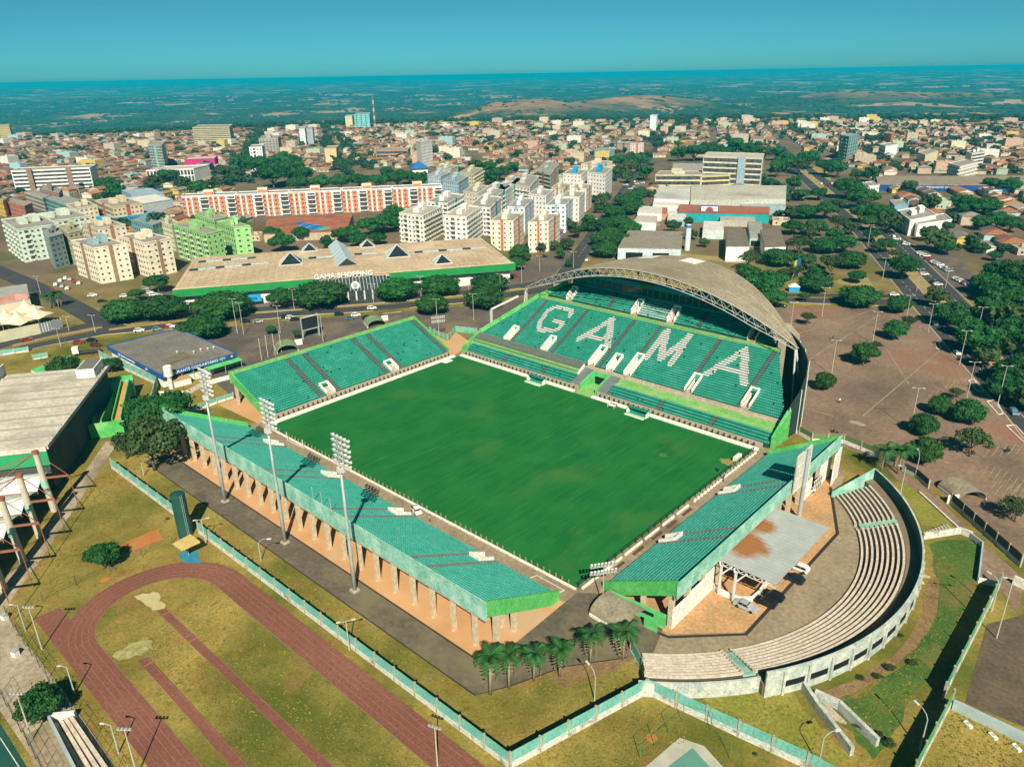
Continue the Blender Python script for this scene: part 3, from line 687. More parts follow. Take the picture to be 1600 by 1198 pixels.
def column_mesh(w, d, h):
    return mesh_of(MB().box((0, 0, 0), (w, d, h)), 'column', mat('column_concrete', (0.46, 0.37, 0.24), (0.58, 0.48, 0.33), scale=0.6, rough=0.9, fine=2))
def put(name, me, loc, parent, rz=0.0, scale=None):
    o = link(name, me, parent); o.location = loc; o.rotation_euler = (0, 0, rz)
    if scale: o.scale = scale
    return o

# ---- near stand (three floodlight masts behind it)
near = thing('grandstand', 'long open grandstand with green seats on concrete columns beside three floodlight masts', 'grandstand', (-4, -52, 0))
wN = lambda s_, t: (s_, -43.0-t)
tn = Tier(wN, 0, 19.6, 1.25, 10.3, 22, lambda t: -58.2-t*0.36, lambda t: 55.6+0.02*t)
por_n = [-41.0, -14.4, 11.5, 37.3]
ais_n = [(c+d, 1.1) for c in por_n for d in (-2.25, 2.25)]
tn.holes = [(c-1.45, c+1.45, -1, 4.0) for c in por_n]
tn.steps(tn.holes, 0.05).build('terrace', [C_STEP, C_TRD], near)
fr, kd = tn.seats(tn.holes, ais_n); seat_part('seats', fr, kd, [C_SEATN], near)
for c, w in ais_n: tn.aisle_steps(c, w, C_TREAD, near)
for c in por_n: portal(tn, c, 2.3, 0.0, 4.0, near, hh=0.8)
pb = MB(); pb.wall((-65.4, -62.75), (56.0, -62.75), 0.28, 7.6, 11.4)
par = pb.build('back_parapet', C_PARA, near)
bm_ = MB(); bm_.wall((-65.2, -62.3), (55.8, -62.3), 0.5, 6.9, 7.6); bm_.build('ring_beam', C_CONC, near)
so = MB()
so.poly([(-58.2, -43.3, 0.9), (55.6, -43.3, 0.9), (55.8, -62.4, 8.9), (-65, -62.4, 8.9)]); so.build('soffit', C_CONC, near)
sideclose(tn, 1, 1.0, 0.3, C_GREEN, near, under=-2.3)
sideclose(tn, -1, 1.2, 0.3, C_GREEN, near, under=-1.6)
cme = column_mesh(0.6, 0.95, 6.95)
for i in range(22): put('column', cme, (-63.2+i*5.5, -62.0, 0), near)
cme2 = column_mesh(0.75, 0.9, 4.2)
for i in range(22): put('column', cme2, (-63.0+i*5.5 if i > 0 else -60.5, -55.5, 0), near)
for u in (54.9,): put('column', column_mesh(0.9, 0.9, 6.4), (u, -59.4, 0), near)
put('column', column_mesh(0.85, 0.85, 5.0), (55.0, -54.9, 0), near)
rk = MB()
for i in range(22):
    u = -63.2+i*5.5
    rk.beam((u, -62.0, 8.3), (max(u, -58), -44.2, 1.0), 0.45, 0.7)
rk.build('raker_beams', C_CONC, near)
br = MB()
for i in range(21):
    u = -63.2+i*5.5
    br.beam((u+0.3, -60.3, 5.2), (u+1.9, -59.6, 4.9), 0.12); br.beam((u+1.1, -60.4, 4.2), (u+1.1, -60.4, 5.4), 0.1); br.beam((u+0.2, -58, 4.6), (u+5.4, -58, 4.6), 0.25, 0.4)
br.build('pipe_brackets', C_CONC, near)
pm = mesh_of(MB().tube([(0, 0, 0), (0, 0, 3.4)], 0.06, 6), 'flagpole', C_STEEL)
for u in (5.0, 8.2, 11.4): put('flagpole', pm, (u, -62.4, 10.6), near)

# ---- far-left stand
north = thing('grandstand', 'open grandstand with green seats and two white stair mouths behind the far pitch end', 'grandstand', (-70, 2, 0))
wF = lambda s_, t: (-60.2-t, s_)
tf = Tier(wF, 0, 18.6, 1.3, 9.3, 21, lambda t: -35.2-t*0.03, lambda t: 37.0+t*0.02)
ais_f = [(-16.6, 1.4), (-10.2, 1.4), (9.3, 1.4), (15.6, 1.4)]
tf.holes = [(-14.9, -11.6, -1, 3.9), (10.9, 14.2, -1, 3.9)]
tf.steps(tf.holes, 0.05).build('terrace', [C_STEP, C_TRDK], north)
fr, kd = tf.seats(tf.holes, ais_f+[(36.2, 1.6)]); seat_part('seats', fr, kd, [C_SEAT], north)
for c, w in ais_f+[(36.2, 1.2)]: tf.aisle_steps(c, w, C_TREAD, north)
for h in tf.holes: portal(tf, (h[0]+h[1])/2, 2.7, 0.0, 3.9, north, hh=1.0)
MB().wall((-79.0, -36.3), (-79.0, 38.0), 0.3, 6.8, 10.5).build('back_parapet', C_LGREEN, north)
sideclose(tf, -1, 0.9, 0.35, C_GREEN, north, under=-2.4)
sideclose(tf, 1, 0.9, 0.35, C_GREEN, north, under=-2.4)
so = MB(); so.poly([(-60.4, -35.2, 0.9), (-60.4, 37, 0.9), (-78.8, 37.4, 8.0), (-78.8, -36, 8.0)]); so.build('soffit', C_CONC, north)
cmf = column_mesh(0.9, 0.7, 6.85)
for i in range(14): put('column', cmf, (-77.6, -35.4+i*5.55, 0), north)

# ---- near-right stand
south = thing('grandstand', 'short open grandstand with green seats backed by a grey metal canopy and parked cars', 'grandstand', (68, 0, 0))
wS = lambda s_, t: (60.7+t, -s_)
ts = Tier(wS, 0, 16.4, 1.25, 10.0, 19, lambda t: -36.2-t*0.05, lambda t: 35.0+t*0.10)
por_s = [14.4, -11.4]
ais_s = [(c+d, 1.0) for c in por_s for d in (-2.0, 2.0)]
ts.holes = [(c-1.45, c+1.45, -1, 3.7) for c in por_s]
ts.steps(ts.holes, 0.05).build('terrace', [C_STEP, C_TRD], south)
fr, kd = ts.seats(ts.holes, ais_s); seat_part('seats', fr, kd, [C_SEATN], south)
for c, w in ais_s: ts.aisle_steps(c, w, C_TREAD, south)
for c in por_s: portal(ts, c, 2.3, 0.0, 3.7, south, hh=0.8)
MB().wall((77.4, -37.2), (77.4, 38.2), 0.3, 8.0, 11.3).build('back_parapet', C_PARA, south)
MB().wall((76.9, -36.8), (76.9, 37.8), 0.5, 7.3, 8.0).build('ring_beam', C_CONC, south)
sideclose(ts, 1, 1.1, 0.35, C_GREEN, south, under=-2.1)
sideclose(ts, -1, 1.1, 0.35, C_GREEN, south, under=-2.1)
so = MB(); so.poly([(61.0, -35, 0.9), (61.0, 36, 0.9), (77.0, 37, 8.4), (77.0, -36.5, 8.4)]); so.build('soffit', C_CONC, south)
cms = column_mesh(0.9, 0.8, 7.35)
for i in range(14): put('column', cms, (75.6, -35.6+i*5.55, 0), south)
put('column', column_mesh(0.8, 0.8, 5.2), (69.8, -35.6, 0), south)
for a, b, h in ((-36.0, -30.2, 4.2), (-29.9, -24.6, 4.6), (-24.3, -21.0, 5.2), (22.0, 26.0, 4.6), (31.0, 37.4, 5.6)):
    MB().wall((76.1, a), (76.1, b), 0.25, 0.0, h).build('white_infill', C_WHITE, south)
MB().wall((78.2, 33.4), (77.6, 39.0), 0.3, 0.0, 8.0).build('white_infill', C_WHITE, south)
gt = MB()
for k in range(4): gt.wall((76.4, 27.0+k*1.2), (76.4, 28.0+k*1.2), 0.08, 0.3, 3.0)
gt.build('glazed_gate', mat('gate_glass', (0.10, 0.12, 0.11), rough=0.2), south)
gf = MB(); gf.wall((76.45, 26.6), (76.45, 31.6), 0.06, 2.9, 3.2); gf.wall((76.5, 26.6), (76.5, 31.6), 0.05, 1.5, 1.7)
for k in range(5): gf.wall((76.52, 26.7+k*1.2), (76.52, 26.9+k*1.2), 0.05, 0.0, 3.2)
gf.build('gate_frame', C_WHITE, south)
# green store under the near end
gs = MB(); gs.wall((63.5, -37.4), (75.2, -36.6), 0.25, 0.0, 3.0); gs.wall((72.0, -38.6), (74.6, -38.4), 0.25, 0.0, 2.2)
gs.build('green_infill', C_TUN, south)
sl = MB(); sl.wall((66.5, -37.55), (69.5, -37.35), 0.1, 1.7, 2.3); sl.wall((70.3, -37.30), (73.0, -37.12), 0.1, 1.7, 2.3); sl.build('slot_opening', C_DARK, south)

# ---- the roofed main stand with the lettering
main = thing('grandstand', 'main grandstand with GAMA spelled in white seats under a curved metal roof', 'grandstand', (0, 60, 0))
wM = lambda s_, t: (s_, t)
PLZ = lambda v: 5.0+(v-51.0)*(11.0/21.0)
def on_rake(px, py):
    """where a place of the photograph lies on the seat rake of the upper tier"""
    dx, dy, dz = _ray(px, py); k = 11.0/21.0
    t = (5.0+0.35+(CAM[1]-51.0)*k-CAM[2])/(dz-k*dy)
    return (CAM[0]+dx*t, CAM[1]+dy*t)
za = lambda x, y: on_rake(720+x/5.703, 390+y/5.703)
zb_ = lambda x, y: on_rake(980+x/5.703, 390+y/5.703)
zc = lambda x, y: on_rake(1100+x/6.654, 540+y/6.654)
strokes = []
def stroke(pts, hw):
    for a, b in zip(pts[:-1], pts[1:]): strokes.append((a, b, hw))
stroke([za(962, 588), za(975, 535), za(845, 506), za(760, 545), za(692, 650), za(688, 705), za(800, 727), za(870, 692), za(895, 650), za(830, 634)], 1.0)
stroke([za(1042, 795), za(1335, 625)], 1.25); stroke([za(1332, 620), za(1295, 870)], 1.35); stroke([za(1130, 765), za(1310, 800)], 0.95)
stroke([zb_(165, 955), zb_(345, 725)], 1.25); stroke([zb_(345, 725), zb_(283, 975)], 1.2); stroke([zb_(283, 975), zb_(540, 775)], 1.2); stroke([zb_(540, 770), zb_(385, 1010)], 1.25)
stroke([zc(20, 288), zc(415, 45)], 1.25); stroke([zc(412, 40), zc(405, 390)], 1.3); stroke([zc(170, 225), zc(420, 300)], 0.95)
def in_letter(x, t):
    for a, b, hw in strokes:
        dx, dy = b[0]-a[0], b[1]-a[1]; l2 = dx*dx+dy*dy; k = max(0, min(1, ((x-a[0])*dx+(t-a[1])*dy)/l2))
        if math.hypot(x-a[0]-k*dx, (t-a[1]-k*dy)) < hw*0.9: return 2
    return 0
tm1 = Tier(wM, 41.6, 45.4, 1.3, 2.9, 4, lambda t: -55.6, lambda t: 58.6)
tm2 = Tier(wM, 51.0, 72.0, 5.0, 16.0-0.45, 25, lambda t: -57.8+(t-51)*0.52, lambda t: 58.4-(t-51)*0.59 if t > 53 else 58.0)
tm3 = Tier(wM, 74.2, 80.4, 16.9, 20.6, 8, lambda t: -45.0+(t-74)*0.9, lambda t: 44.5-(t-74)*1.0)
tm1.holes = [(-8.0, 6.0, 0, 99)]
def pc(px, py, zz):
    return P(px, py, zz)
por_m = []          # stair mouths of the upper tier: centre, width, depth range
def PVs(px, py): return on_rake(px, py)
mouths = [((797, 523), 2.0, 5.6), ((856, 538), 2.0, 5.6), ((930, 560), 2.2, 7.0), ((960, 566), 2.2, 5.4), ((984, 578), 2.2, 7.5), ((1083, 598), 2.2, 5.6), ((1172, 621), 2.2, 5.6)]
tm2.holes = []
for (px0, py0), ww, ln in mouths:
    c, v = PVs(px0, py0); v0 = max(51.0, v-ln/2); por_m.append((c, ww, v0, v0+ln)); tm2.holes.append((c-ww/2-0.25, c+ww/2+0.25, v0-2 if v0 < 52.5 else v0, v0+ln))
ais_m = [(-46.0, 1.3), (-29.5, 1.3), (-9.2, 1.5), (3.4, 1.5), (25.2, 1.5), (43.3, 1.5)]
_al = [(za(560, 680), za(735, 480)), (za(870, 860), za(1075, 555)), (za(1345, 870), za(1520, 660)), (zb_(90, 940), zb_(265, 720)), (zb_(620, 1060), zb_(800, 840)), (zb_(1120, 1190), zb_(1280, 950))]
ais_m = [((a[0]+b[0])/2, 1.15) for a, b in _al]
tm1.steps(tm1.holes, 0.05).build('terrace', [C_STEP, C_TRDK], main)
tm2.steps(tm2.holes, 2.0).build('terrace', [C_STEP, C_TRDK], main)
m3 = [(-36.0, 2.0, 74.2, 77.4), (-5.6, 2.4, 74.2, 78.0), (5.2, 2.6, 74.2, 78.0), (34.0, 2.4, 74.2, 77.6)]
def on3(px, py):
    best = None
    for k in range(8):
        z = 17.2+k*0.5; p = P(px, py, z); t = tm3.z_at(p[1]) if 73 < p[1] < 82 else None
        if t is not None and (best is None or abs(t-z) < best[0]): best = (abs(t-z), p)
    return best[1] if best else P(px, py, 18.5)
m3 = []
for (px0, py0), ww, ln in (((893, 461), 2.2, 3.8), ((995, 483), 2.2, 4.2), ((1050, 496), 2.3, 4.4), ((1176, 524), 2.3, 4.2)):
    c, v = P(px0, py0, 18.0); m3.append((c, ww, 74.3, 74.3+ln))
tm3.holes = [(c-w/2-0.25, c+w/2+0.25, a-1, b) for c, w, a, b in m3]
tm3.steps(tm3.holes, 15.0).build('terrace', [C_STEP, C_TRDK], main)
fr1, kd1 = tm1.seats(tm1.holes, [(-38.0, 1.2), (-20.5, 1.2), (24.0, 1.3), (41.0, 1.3)])
fr2, kd2 = tm2.seats(tm2.holes, ais_m, in_letter)
pale_c = (m3[1][0]+1.6, m3[2][0]-1.6)
fr3, kd3 = tm3.seats(tm3.holes, [(-17.5, 1.2), (17.5, 1.2)], lambda x, t: 1 if pale_c[0] < x < pale_c[1] else 0)
seat_part('seats', fr1+fr2+fr3, kd1+kd2+kd3, [C_SEAT, C_SEATP, C_SEATW], main)
for c, w in ais_m: tm2.aisle_steps(c, w, C_TREAD, main)
for c in (-38.0, -20.5, 24.0, 41.0): tm1.aisle_steps(c, 1.1, C_TREAD, main)
for c in (-17.5, 17.5): tm3.aisle_steps(c, 1.1, C_TREAD, main)
for c, w, a, b in por_m: portal(tm2, c, w, a, b, main, hh=1.15)
for c, w, a, b in m3: portal(tm3, c, w, a, b, main, hh=1.3)
# terraces between the lower seats and the upper tier
for a, b in ((-57.0, -8.2), (6.2, 58.6)):
    MB().prism([(a, 45.4), (b, 45.4), (b, 47.6), (a, 47.6)], 0, 3.3).build('green_ledge', C_LGREEN, main)
    MB().prism([(a, 47.6), (b, 47.6), (b, 49.4), (a, 49.4)], 0, 3.9).build('green_ledge', C_LGREEN, main)
    MB().prism([(a-0.8, 49.4), (b, 49.4), (b, 50.98), (a-0.8, 50.98)], 0, 4.2).build('ledge_walk', C_BEIGE, main)
MB().wall((6.3, 50.4), (58.6, 50.4), 0.25, 4.2, 4.95).build('beige_parapet', C_BEIGE, main)
MB().prism([(-57.6, 47.7), (-8.8, 47.7), (-8.8, 50.9), (-57.6, 50.9)], 3.92, [4.3, 4.3, 5.3, 5.3]).build('shade_net', C_NET, main)
MB().prism([(-56.8, 46.4), (-8.8, 46.4), (-8.8, 46.9), (-56.8, 46.9)], 3.31, 3.55).build('shade_net', C_NET, main)
MB().wall((-8.1, 45.5), (-8.1, 48.9), 0.25, 0.0, (3.7, 5.6)).build('white_rake_wall', C_WHITE, main)
# players' tunnel in the middle of the front
tun = MB(); tun.prism([(-4.4, 41.4), (-3.9, 41.4), (-3.9, 48.6), (-4.4, 48.6)], 0, [1.9, 1.9, 4.1, 4.1]); tun.prism([(1.8, 41.4), (2.3, 41.4), (2.3, 48.6), (1.8, 48.6)], 0, [1.9, 1.9, 4.1, 4.1])
tun.prism([(-4.4, 48.6), (2.3, 48.6), (2.3, 49.0), (-4.4, 49.0)], 0, 4.1); tun.build('players_tunnel', C_TUN, main)
MB().prism([(-3.4, 48.5), (1.2, 48.5), (1.2, 48.59), (-3.4, 48.59)], 0.1, 2.6).build('tunnel_mouth', C_DARK, main)
MB().prism([(-8.0, 41.5), (-4.45, 41.5), (-4.45, 48.95), (-8.0, 48.95)], 0, [1.2, 1.2, 4.4, 4.4]).build('stair', C_TREAD, main)
MB().prism([(2.35, 41.5), (6.0, 41.5), (6.0, 48.95), (2.35, 48.95)], 0, [1.2, 1.2, 4.2, 4.2]).build('stair', C_TREAD, main)
MB().prism([(-3.9, 38.4), (1.8, 38.4), (1.8, 48.4), (-3.9, 48.4)], 0.03, 0.12).build('tunnel_floor', C_LGREEN, main)
MB().prism([(-8.0, 49.0), (6.0, 49.0), (6.0, 50.95), (-8.0, 50.95)], 0.0, 4.6).build('ledge_walk', C_BEIGE, main)
# green concourse between the two upper banks
MB().prism([(-47, 72.0), (46.5, 72.0), (45, 74.1), (-45.5, 74.1)], 12.0, 16.25).build('concourse', mat('olive_walk', (0.20, 0.30, 0.09), (0.30, 0.36, 0.14), scale=0.4, fine=2), main)
MB().wall((-47, 72.1), (46.5, 72.1), 0.2, 16.25, 16.75).build('concourse_kerb', C_LGREEN, main)
# sides
sideclose(tm2, -1, 1.2, 0.45, C_GREEN, main, foot=0.0)
MB().prism([(-57.6, 41.2), (-57.0, 41.2), (-57.6, 51.0), (-58.3, 51.0)], 0, [2.4, 2.4, 5.9, 5.9]).build('end_wall', C_GREEN, main)
MB().prism([(58.8, 42.0), (59.5, 42.0), (60.0, 50.5), (59.0, 50.5)], 0, [3.4, 3.4, 8.6, 8.6]).build('end_wall', C_GREEN, main)
MB().prism([(-47, 72), (-46.5, 72), (-40, 80.4), (-40.8, 80.4)], 0, [17.2, 17.2, 21.5, 21.5]).build('end_wall', C_GREEN, main)
sw = MB(); prof = [(59.4, 50.0, 9.0), (60.0, 55.0, 12.8), (59.2, 60.0, 15.6), (57.3, 65.0, 17.6), (54.0, 70.0, 18.9), (50.5, 74.5, 19.4), (45.0, 79.5, 20.5)]
for a, b in zip(prof[:-1], prof[1:]): sw.wall(a[:2], b[:2], 0.25, 0.0, (a[2], b[2]))
sw.build('side_screen', C_DKNET, main)
sp = MB()
for p in prof: sp.tube([(p[0]+0.4, p[1]-0.1, 0), (p[0]+0.4, p[1]-0.1, p[2]+0.3)], 0.14, 6)
sp.build('screen_posts', C_WSTEEL, main)
# glass boxes behind the top seats
MB().prism([(-38, 80.5), (36.5, 80.5), (36.5, 84), (-38, 84)], 0, 21.6).build('cabin_base', mat('teal_wall', (0.02, 0.22, 0.26), (0.035, 0.28, 0.32), scale=0.4), main)
MB().prism([(-38, 80.9), (36.5, 80.9), (36.5, 84), (-38, 84)], 21.62, 24.2).build('cabin_glass', mat('cabin_glass', (0.012, 0.035, 0.045), rough=0.08, spec=0.6, scale=0.3, var=0.3), main)
MB().prism([(-38, 80.6), (36.5, 80.6), (36.5, 84), (-38, 84)], 24.22, 25.8).build('cabin_fascia', mat('teal_wall', (0.02, 0.22, 0.26)), main)
for a in (-8.5, 17.0): MB().wall((a, 80.45), (a+5, 80.45), 0.2, 24.25, 25.75).build('fascia_panel', mat('panel_green', (0.04, 0.22, 0.05)), main)
mu = MB()
for i in range(31): mu.box((-38+i*2.48, 80.85, 21.65), (0.1, 0.1, 2.5))
mu.build('glass_mullions', C_STEEL, main)
MB().prism([(-50, 84), (47, 84), (40, 93), (-40, 93)], 0, 18).build('rear_block', C_CONC, main)
# roof: shell between a front arch and a rear curve
RW, NU, NT = 52.0, 64, 10
def roof_pt(s, k, dz=0.0):
    q = 1-abs(s)**2; f = (RW*s, 70-2.2*q, 19+14.6*q); b = (RW*s, 70.3+28*q, 19+13.8*q)
    bul = 0.25*math.sin(math.pi*k)*q
    return (f[0], f[1]+(b[1]-f[1])*k, f[2]+(b[2]-f[2])*k+bul+dz)
rm = MB(); 
for dz in (0.0, -0.35):
    for i in range(NU+1):
        for j in range(NT+1): rm.v.append(roof_pt(-1+2*i/NU, j/NT, dz))
o2 = (NU+1)*(NT+1); ix = lambda i, j: i*(NT+1)+j
for i in range(NU):
    for j in range(NT):
        a = (ix(i, j), ix(i+1, j), ix(i+1, j+1), ix(i, j+1)); rm.f.append(a); rm.m.append(0); rm.f.append(tuple(o2+x for x in a[::-1])); rm.m.append(0)
    for j in (0, NT):
        a, b = ix(i, j), ix(i+1, j); rm.f.append((a, b, o2+b, o2+a)); rm.m.append(0)
C_ROOF = mat('tan_roof_sheet', (0.26, 0.215, 0.150), (0.33, 0.275, 0.195), scale=0.12, rough=0.6, fine=1.2, stain=(0.23, 0.185, 0.125), sscale=0.06)
roof = rm.build('roof', C_ROOF, main, smooth=False)
seam = MB()
for i in range(1, 100):
    s_ = -1+2*i/100
    for j in range(5): seam.beam(roof_pt(s_, j/5, 0.03), roof_pt(s_, (j+1)/5, 0.03), 0.10, 0.10)
seam.build('roof_seams', C_ROOF, roof)['kind'] = 'stuff'
lap = MB()
for k in (0.33, 0.66):
    for i in range(60): 
        s_ = -0.97+1.94*i/60
        if i % 3 != 2: lap.beam(roof_pt(s_, k, 0.05), roof_pt(s_+1.94/60, k, 0.05), 0.25, 0.05)
lap.build('roof_laps', mat('lap_strip', (0.42, 0.37, 0.28)), roof)['kind'] = 'stuff'
def roof_patch(u0, u1, k0, k1):
    mb = MB()
    for i in range(4):
        for j in range(2):
            a, b = u0+(u1-u0)*i/4, u0+(u1-u0)*(i+1)/4; c, d = k0+(k1-k0)*j/2, k0+(k1-k0)*(j+1)/2
            mb.poly([roof_pt(a/RW, c, 0.12), roof_pt(b/RW, c, 0.12), roof_pt(b/RW, d, 0.12), roof_pt(a/RW, d, 0.12)])
    return mb.build('white_roof_panel', C_WHITE, roof)
roof_patch(-15.5, -9.5, 0.70, 0.93); roof_patch(0.5, 7.0, 0.70, 0.95)
truss = MB()
top = [Vector(roof_pt(-1+2*i/60, 0.0))+Vector((0, -0.25, 0.1)) for i in range(61)]
def low(i, dy):
    p = top[i]; q = 1-abs(-1+2*i/60)**2; return Vector((p.x, p.y+dy, p.z-0.5-2.0*min(1, q*2.2)))
for dy in (-0.9, 1.2): truss.tube([low(i, dy) for i in range(61)], 0.12, 6)
truss.tube(top, 0.13, 6)
C_TRUSS = mat('truss_steel', (0.40, 0.38, 0.34), (0.52, 0.50, 0.45), scale=0.5, rough=0.55)
tr = truss.build('arch_truss', C_TRUSS, main)
unit = mesh_of(MB().tube([(0, 0, 0), (0, 0, 1)], 0.055, 5), 'strut', C_TRUSS)
def strut(a, b):
    a, b = Vector(a), Vector(b); d = b-a; o = link('strut', unit, tr)
    o.matrix_basis = Matrix.Translation(a) @ d.to_track_quat('Z', 'Y').to_matrix().to_4x4() @ Matrix.Diagonal((1, 1, d.length, 1))
for i in range(0, 60, 1):
    if i % 2 == 0: strut(top[i], low(i+1, -0.9)); strut(top[i], low(i+1, 1.2))
    else: strut(low(i, -0.9), top[i+1]); strut(low(i, 1.2), top[i+1])
    if i % 2: strut(low(i, -0.9), low(i, 1.2))
for x, sgn in ((-51.6, -1), (51.6, 1)):
    lg = MB(); lg.tube([(x, 69.6, 18.6), (x+sgn*1.6, 68.6, 0.0)], 0.28, 8); lg.tube([(x, 70.2, 18.6), (x+sgn*2.6, 73.0, 0.0)], 0.28, 8); lg.build('arch_leg', C_WSTEEL, main)
fl = MB(); fl.beam((-58.6, 58.0, 5.0), (-58.6, 58.0, 12.0), 0.7); fl.beam((-58.6, 58.0, 12.2), (-52.6, 66.5, 16.5), 0.6); fl.build('portal_frame', C_WSTEEL, main)
uc = MB()
for i in range(6, 55, 3):
    s_ = -1+2*i/60; a = Vector(roof_pt(s_, 0.03, -0.5)); b = Vector(roof_pt(s_, 0.97, -0.5)); uc.beam(a, b, 0.2, 0.5)
uc.build('roof_beams', C_WSTEEL, main)
rp = MB()
for i in range(8, 54, 6):
    s_ = -1+2*i/60; b = roof_pt(s_, 0.9, -0.6); rp.beam((b[0], b[1], 0), b, 0.5)
rp.build('rear_columns', C_CONC, main)

# ------------------------------------------------------------------ round the pitch
post_me = mesh_of(MB().box((0, 0, 0), (0.24, 0.24, 1.25)), 'post', mat('olive_concrete', (0.20, 0.19, 0.11), (0.30, 0.28, 0.17), scale=1.0))
post_dk = mesh_of(MB().box((0, 0, 0), (0.42, 0.30, 1.15)), 'post', mat('dark_green_post', (0.030, 0.065, 0.030), scale=1.0))
pw = thing('perimeter_wall', 'low white kerb with a row of concrete posts along the near side of the pitch', 'wall', (0, -38.5, 0), 'perimeter walls of the pitch')
MB().wall((-56.6, -38.55), (56.4, -38.55), 0.35, 0.0, 0.42).build('kerb_wall', C_WHITE, pw)
skipn = ((-48, -47), (13.2, 15.5), (20.0, 22.0), (38, 39.5))
i = 0
u = -56.0
while u < 56:
    if not any(a < u < b for a, b in skipn): put('post', post_me, (u, -38.6+0.25, 0.1), pw)
    u += 1.6
pw = thing('perimeter_wall', 'wide white kerb with dark posts below the far-left stand', 'wall', (-57, 0, 0), 'perimeter walls of the pitch')
MB().prism([(-56.0, -37.6), (-57.5, -37.6), (-57.5, 36.6), (-56.0, 36.6)], 0.0, [0.42, 0.55, 0.55, 0.42]).build('kerb_wall', C_WHITE, pw)
MB().wall((-59.9, -35.5), (-59.9, 37.0), 0.25, 0.0, 1.1).build('beige_wall', C_BEIGE, pw)
for k in range(42): put('post', post_dk, (-58.5, -35.0+k*1.72, 0.0), pw)
put('step', mesh_of(MB().box((0, 0, 0), (2.2, 3.4, 0.25)), 'step', C_WHITE), (-55.0, 31.5, 0.06), pw)
pw = thing('perimeter_wall', 'wide white kerb with dark posts below the roofed main stand', 'wall', (0, 39, 0), 'perimeter walls of the pitch')
for a, b in ((-55.6, -4.6), (2.6, 57.0)):
    MB().prism([(a, 38.2), (b, 38.2), (b, 39.5), (a, 39.5)], 0.0, [0.42, 0.42, 0.55, 0.55]).build('kerb_wall', C_WHITE, pw)
    MB().wall((a, 41.45), (b, 41.45), 0.2, 0.0, 1.2).build('beige_wall', C_BEIGE, pw)
for k in range(64):
    u = -54.6+k*1.74
    if not -5.2 < u < 3.2: put('post', post_dk, (u, 40.4, 0.0), pw)
pw = thing('perimeter_wall', 'row of white blocks and dark railing along the near-right end of the pitch', 'wall', (57, 0, 0), 'perimeter walls of the pitch')
blk = mesh_of(MB().box((0, 0, 0), (0.45, 0.8, 0.6)), 'white_block', C_WHITE)
v = 36.5
while v > 4:
    put('white_block', blk, (57.3, v, 0), pw); v -= 1.55
for a, b in ((2.6, -2.4), (-3.6, -8.4), (-9.8, -15.4), (-16.6, -23.0), (-24.2, -30.0), (-31, -37.6)): MB().wall((57.2, a), (57.2, b), 0.35, 0.0, 0.5).build('kerb_wall', C_WHITE, pw)
dk = mat('dark_railing', (0.012, 0.030, 0.022))
rl = MB(); rl.tube([(56.3, -38, 1.25), (56.3, 38, 1.25)], 0.05, 5); rl.tube([(56.3, -38, 0.65), (56.3, 38, 0.65)], 0.035, 5); rl.build('rail', dk, pw)
pd = mesh_of(MB().box((0, 0, 0), (0.14, 0.14, 1.3)), 'post', dk)
for k in range(31): put('post', pd, (56.3, -37.6+k*2.5, 0), pw)
for v in (0.0, -6.5, -12.5, -19.8, -27.0): put('bench', mesh_of(MB().box((0, 0, 0), (0.5, 3.6, 0.35)), 'bench', mat('brown_bench', (0.10, 0.06, 0.035))), (58.4, v, 0.02), pw)

def dugout(x0, x1, label):
    t = thing('dugout', label, 'dugout', ((x0+x1)/2, 37, 0), 'team dugouts')
    MB().prism([(x0, 37.7), (x1, 37.7), (x1, 38.0), (x0, 38.0)], 0.0, 1.9).build('back_panel', C_TEAL, t)
    for x in (x0, x1-0.12): MB().prism([(x, 36.0), (x+0.12, 36.0), (x+0.12, 37.7), (x, 37.7)], 0.0, [1.3, 1.3, 1.9, 1.9]).build('side_panel', C_WHITE, t)
    rf = MB(); rf.prism([(x0-0.1, 36.6), (x1+0.1, 36.6), (x1+0.1, 38.1), (x0-0.1, 38.1)], 1.92, 2.0); rf.build('roof', mat('teal_roof', (0.03, 0.26, 0.22), rough=0.4), t)
    n = 7
    for i in range(n): MB().box((x0+(i+0.5)*(x1-x0)/n, 37.35, 2.0), (0.2, 1.5, 0.05)).build('roof_rib', C_DARK, t)
    MB().prism([(x0+0.2, 35.2), (x1-0.2, 35.2), (x1-0.2, 36.2), (x0+0.2, 36.2)], 0.05, 0.5).build('bench', mat('mint_bench', (0.28, 0.55, 0.42)), t)
    MB().prism([(x0, 34.9), (x1, 34.9), (x1, 35.15), (x0, 35.15)], 0.05, 0.35).build('front_kerb', C_WHITE, t)
dugout(17.2, 23.9, 'team dugout with teal roof ribs right of the players tunnel')
dugout(-21.8, -15.2, 'team dugout with teal roof ribs left of the players tunnel')
t = thing('officials_table', 'small white officials table with dark chairs at the pitch edge between the dugouts', 'table', (11.6, 36.6, 0))
MB().box((11.6, 36.6, 0.75), (2.6, 1.4, 0.1)).build('table_top', C_WHITE, t)
for x, y in ((10.5, 36.1), (12.7, 36.1), (10.5, 37.1), (12.7, 37.1)): MB().box((x, y, 0.05), (0.1, 0.1, 0.72)).build('leg', C_WHITE, t)
for x in (10.8, 11.7, 12.5): MB().box((x, 37.5, 0.05), (0.5, 0.5, 0.9)).build('chair_back', C_DARK, t)
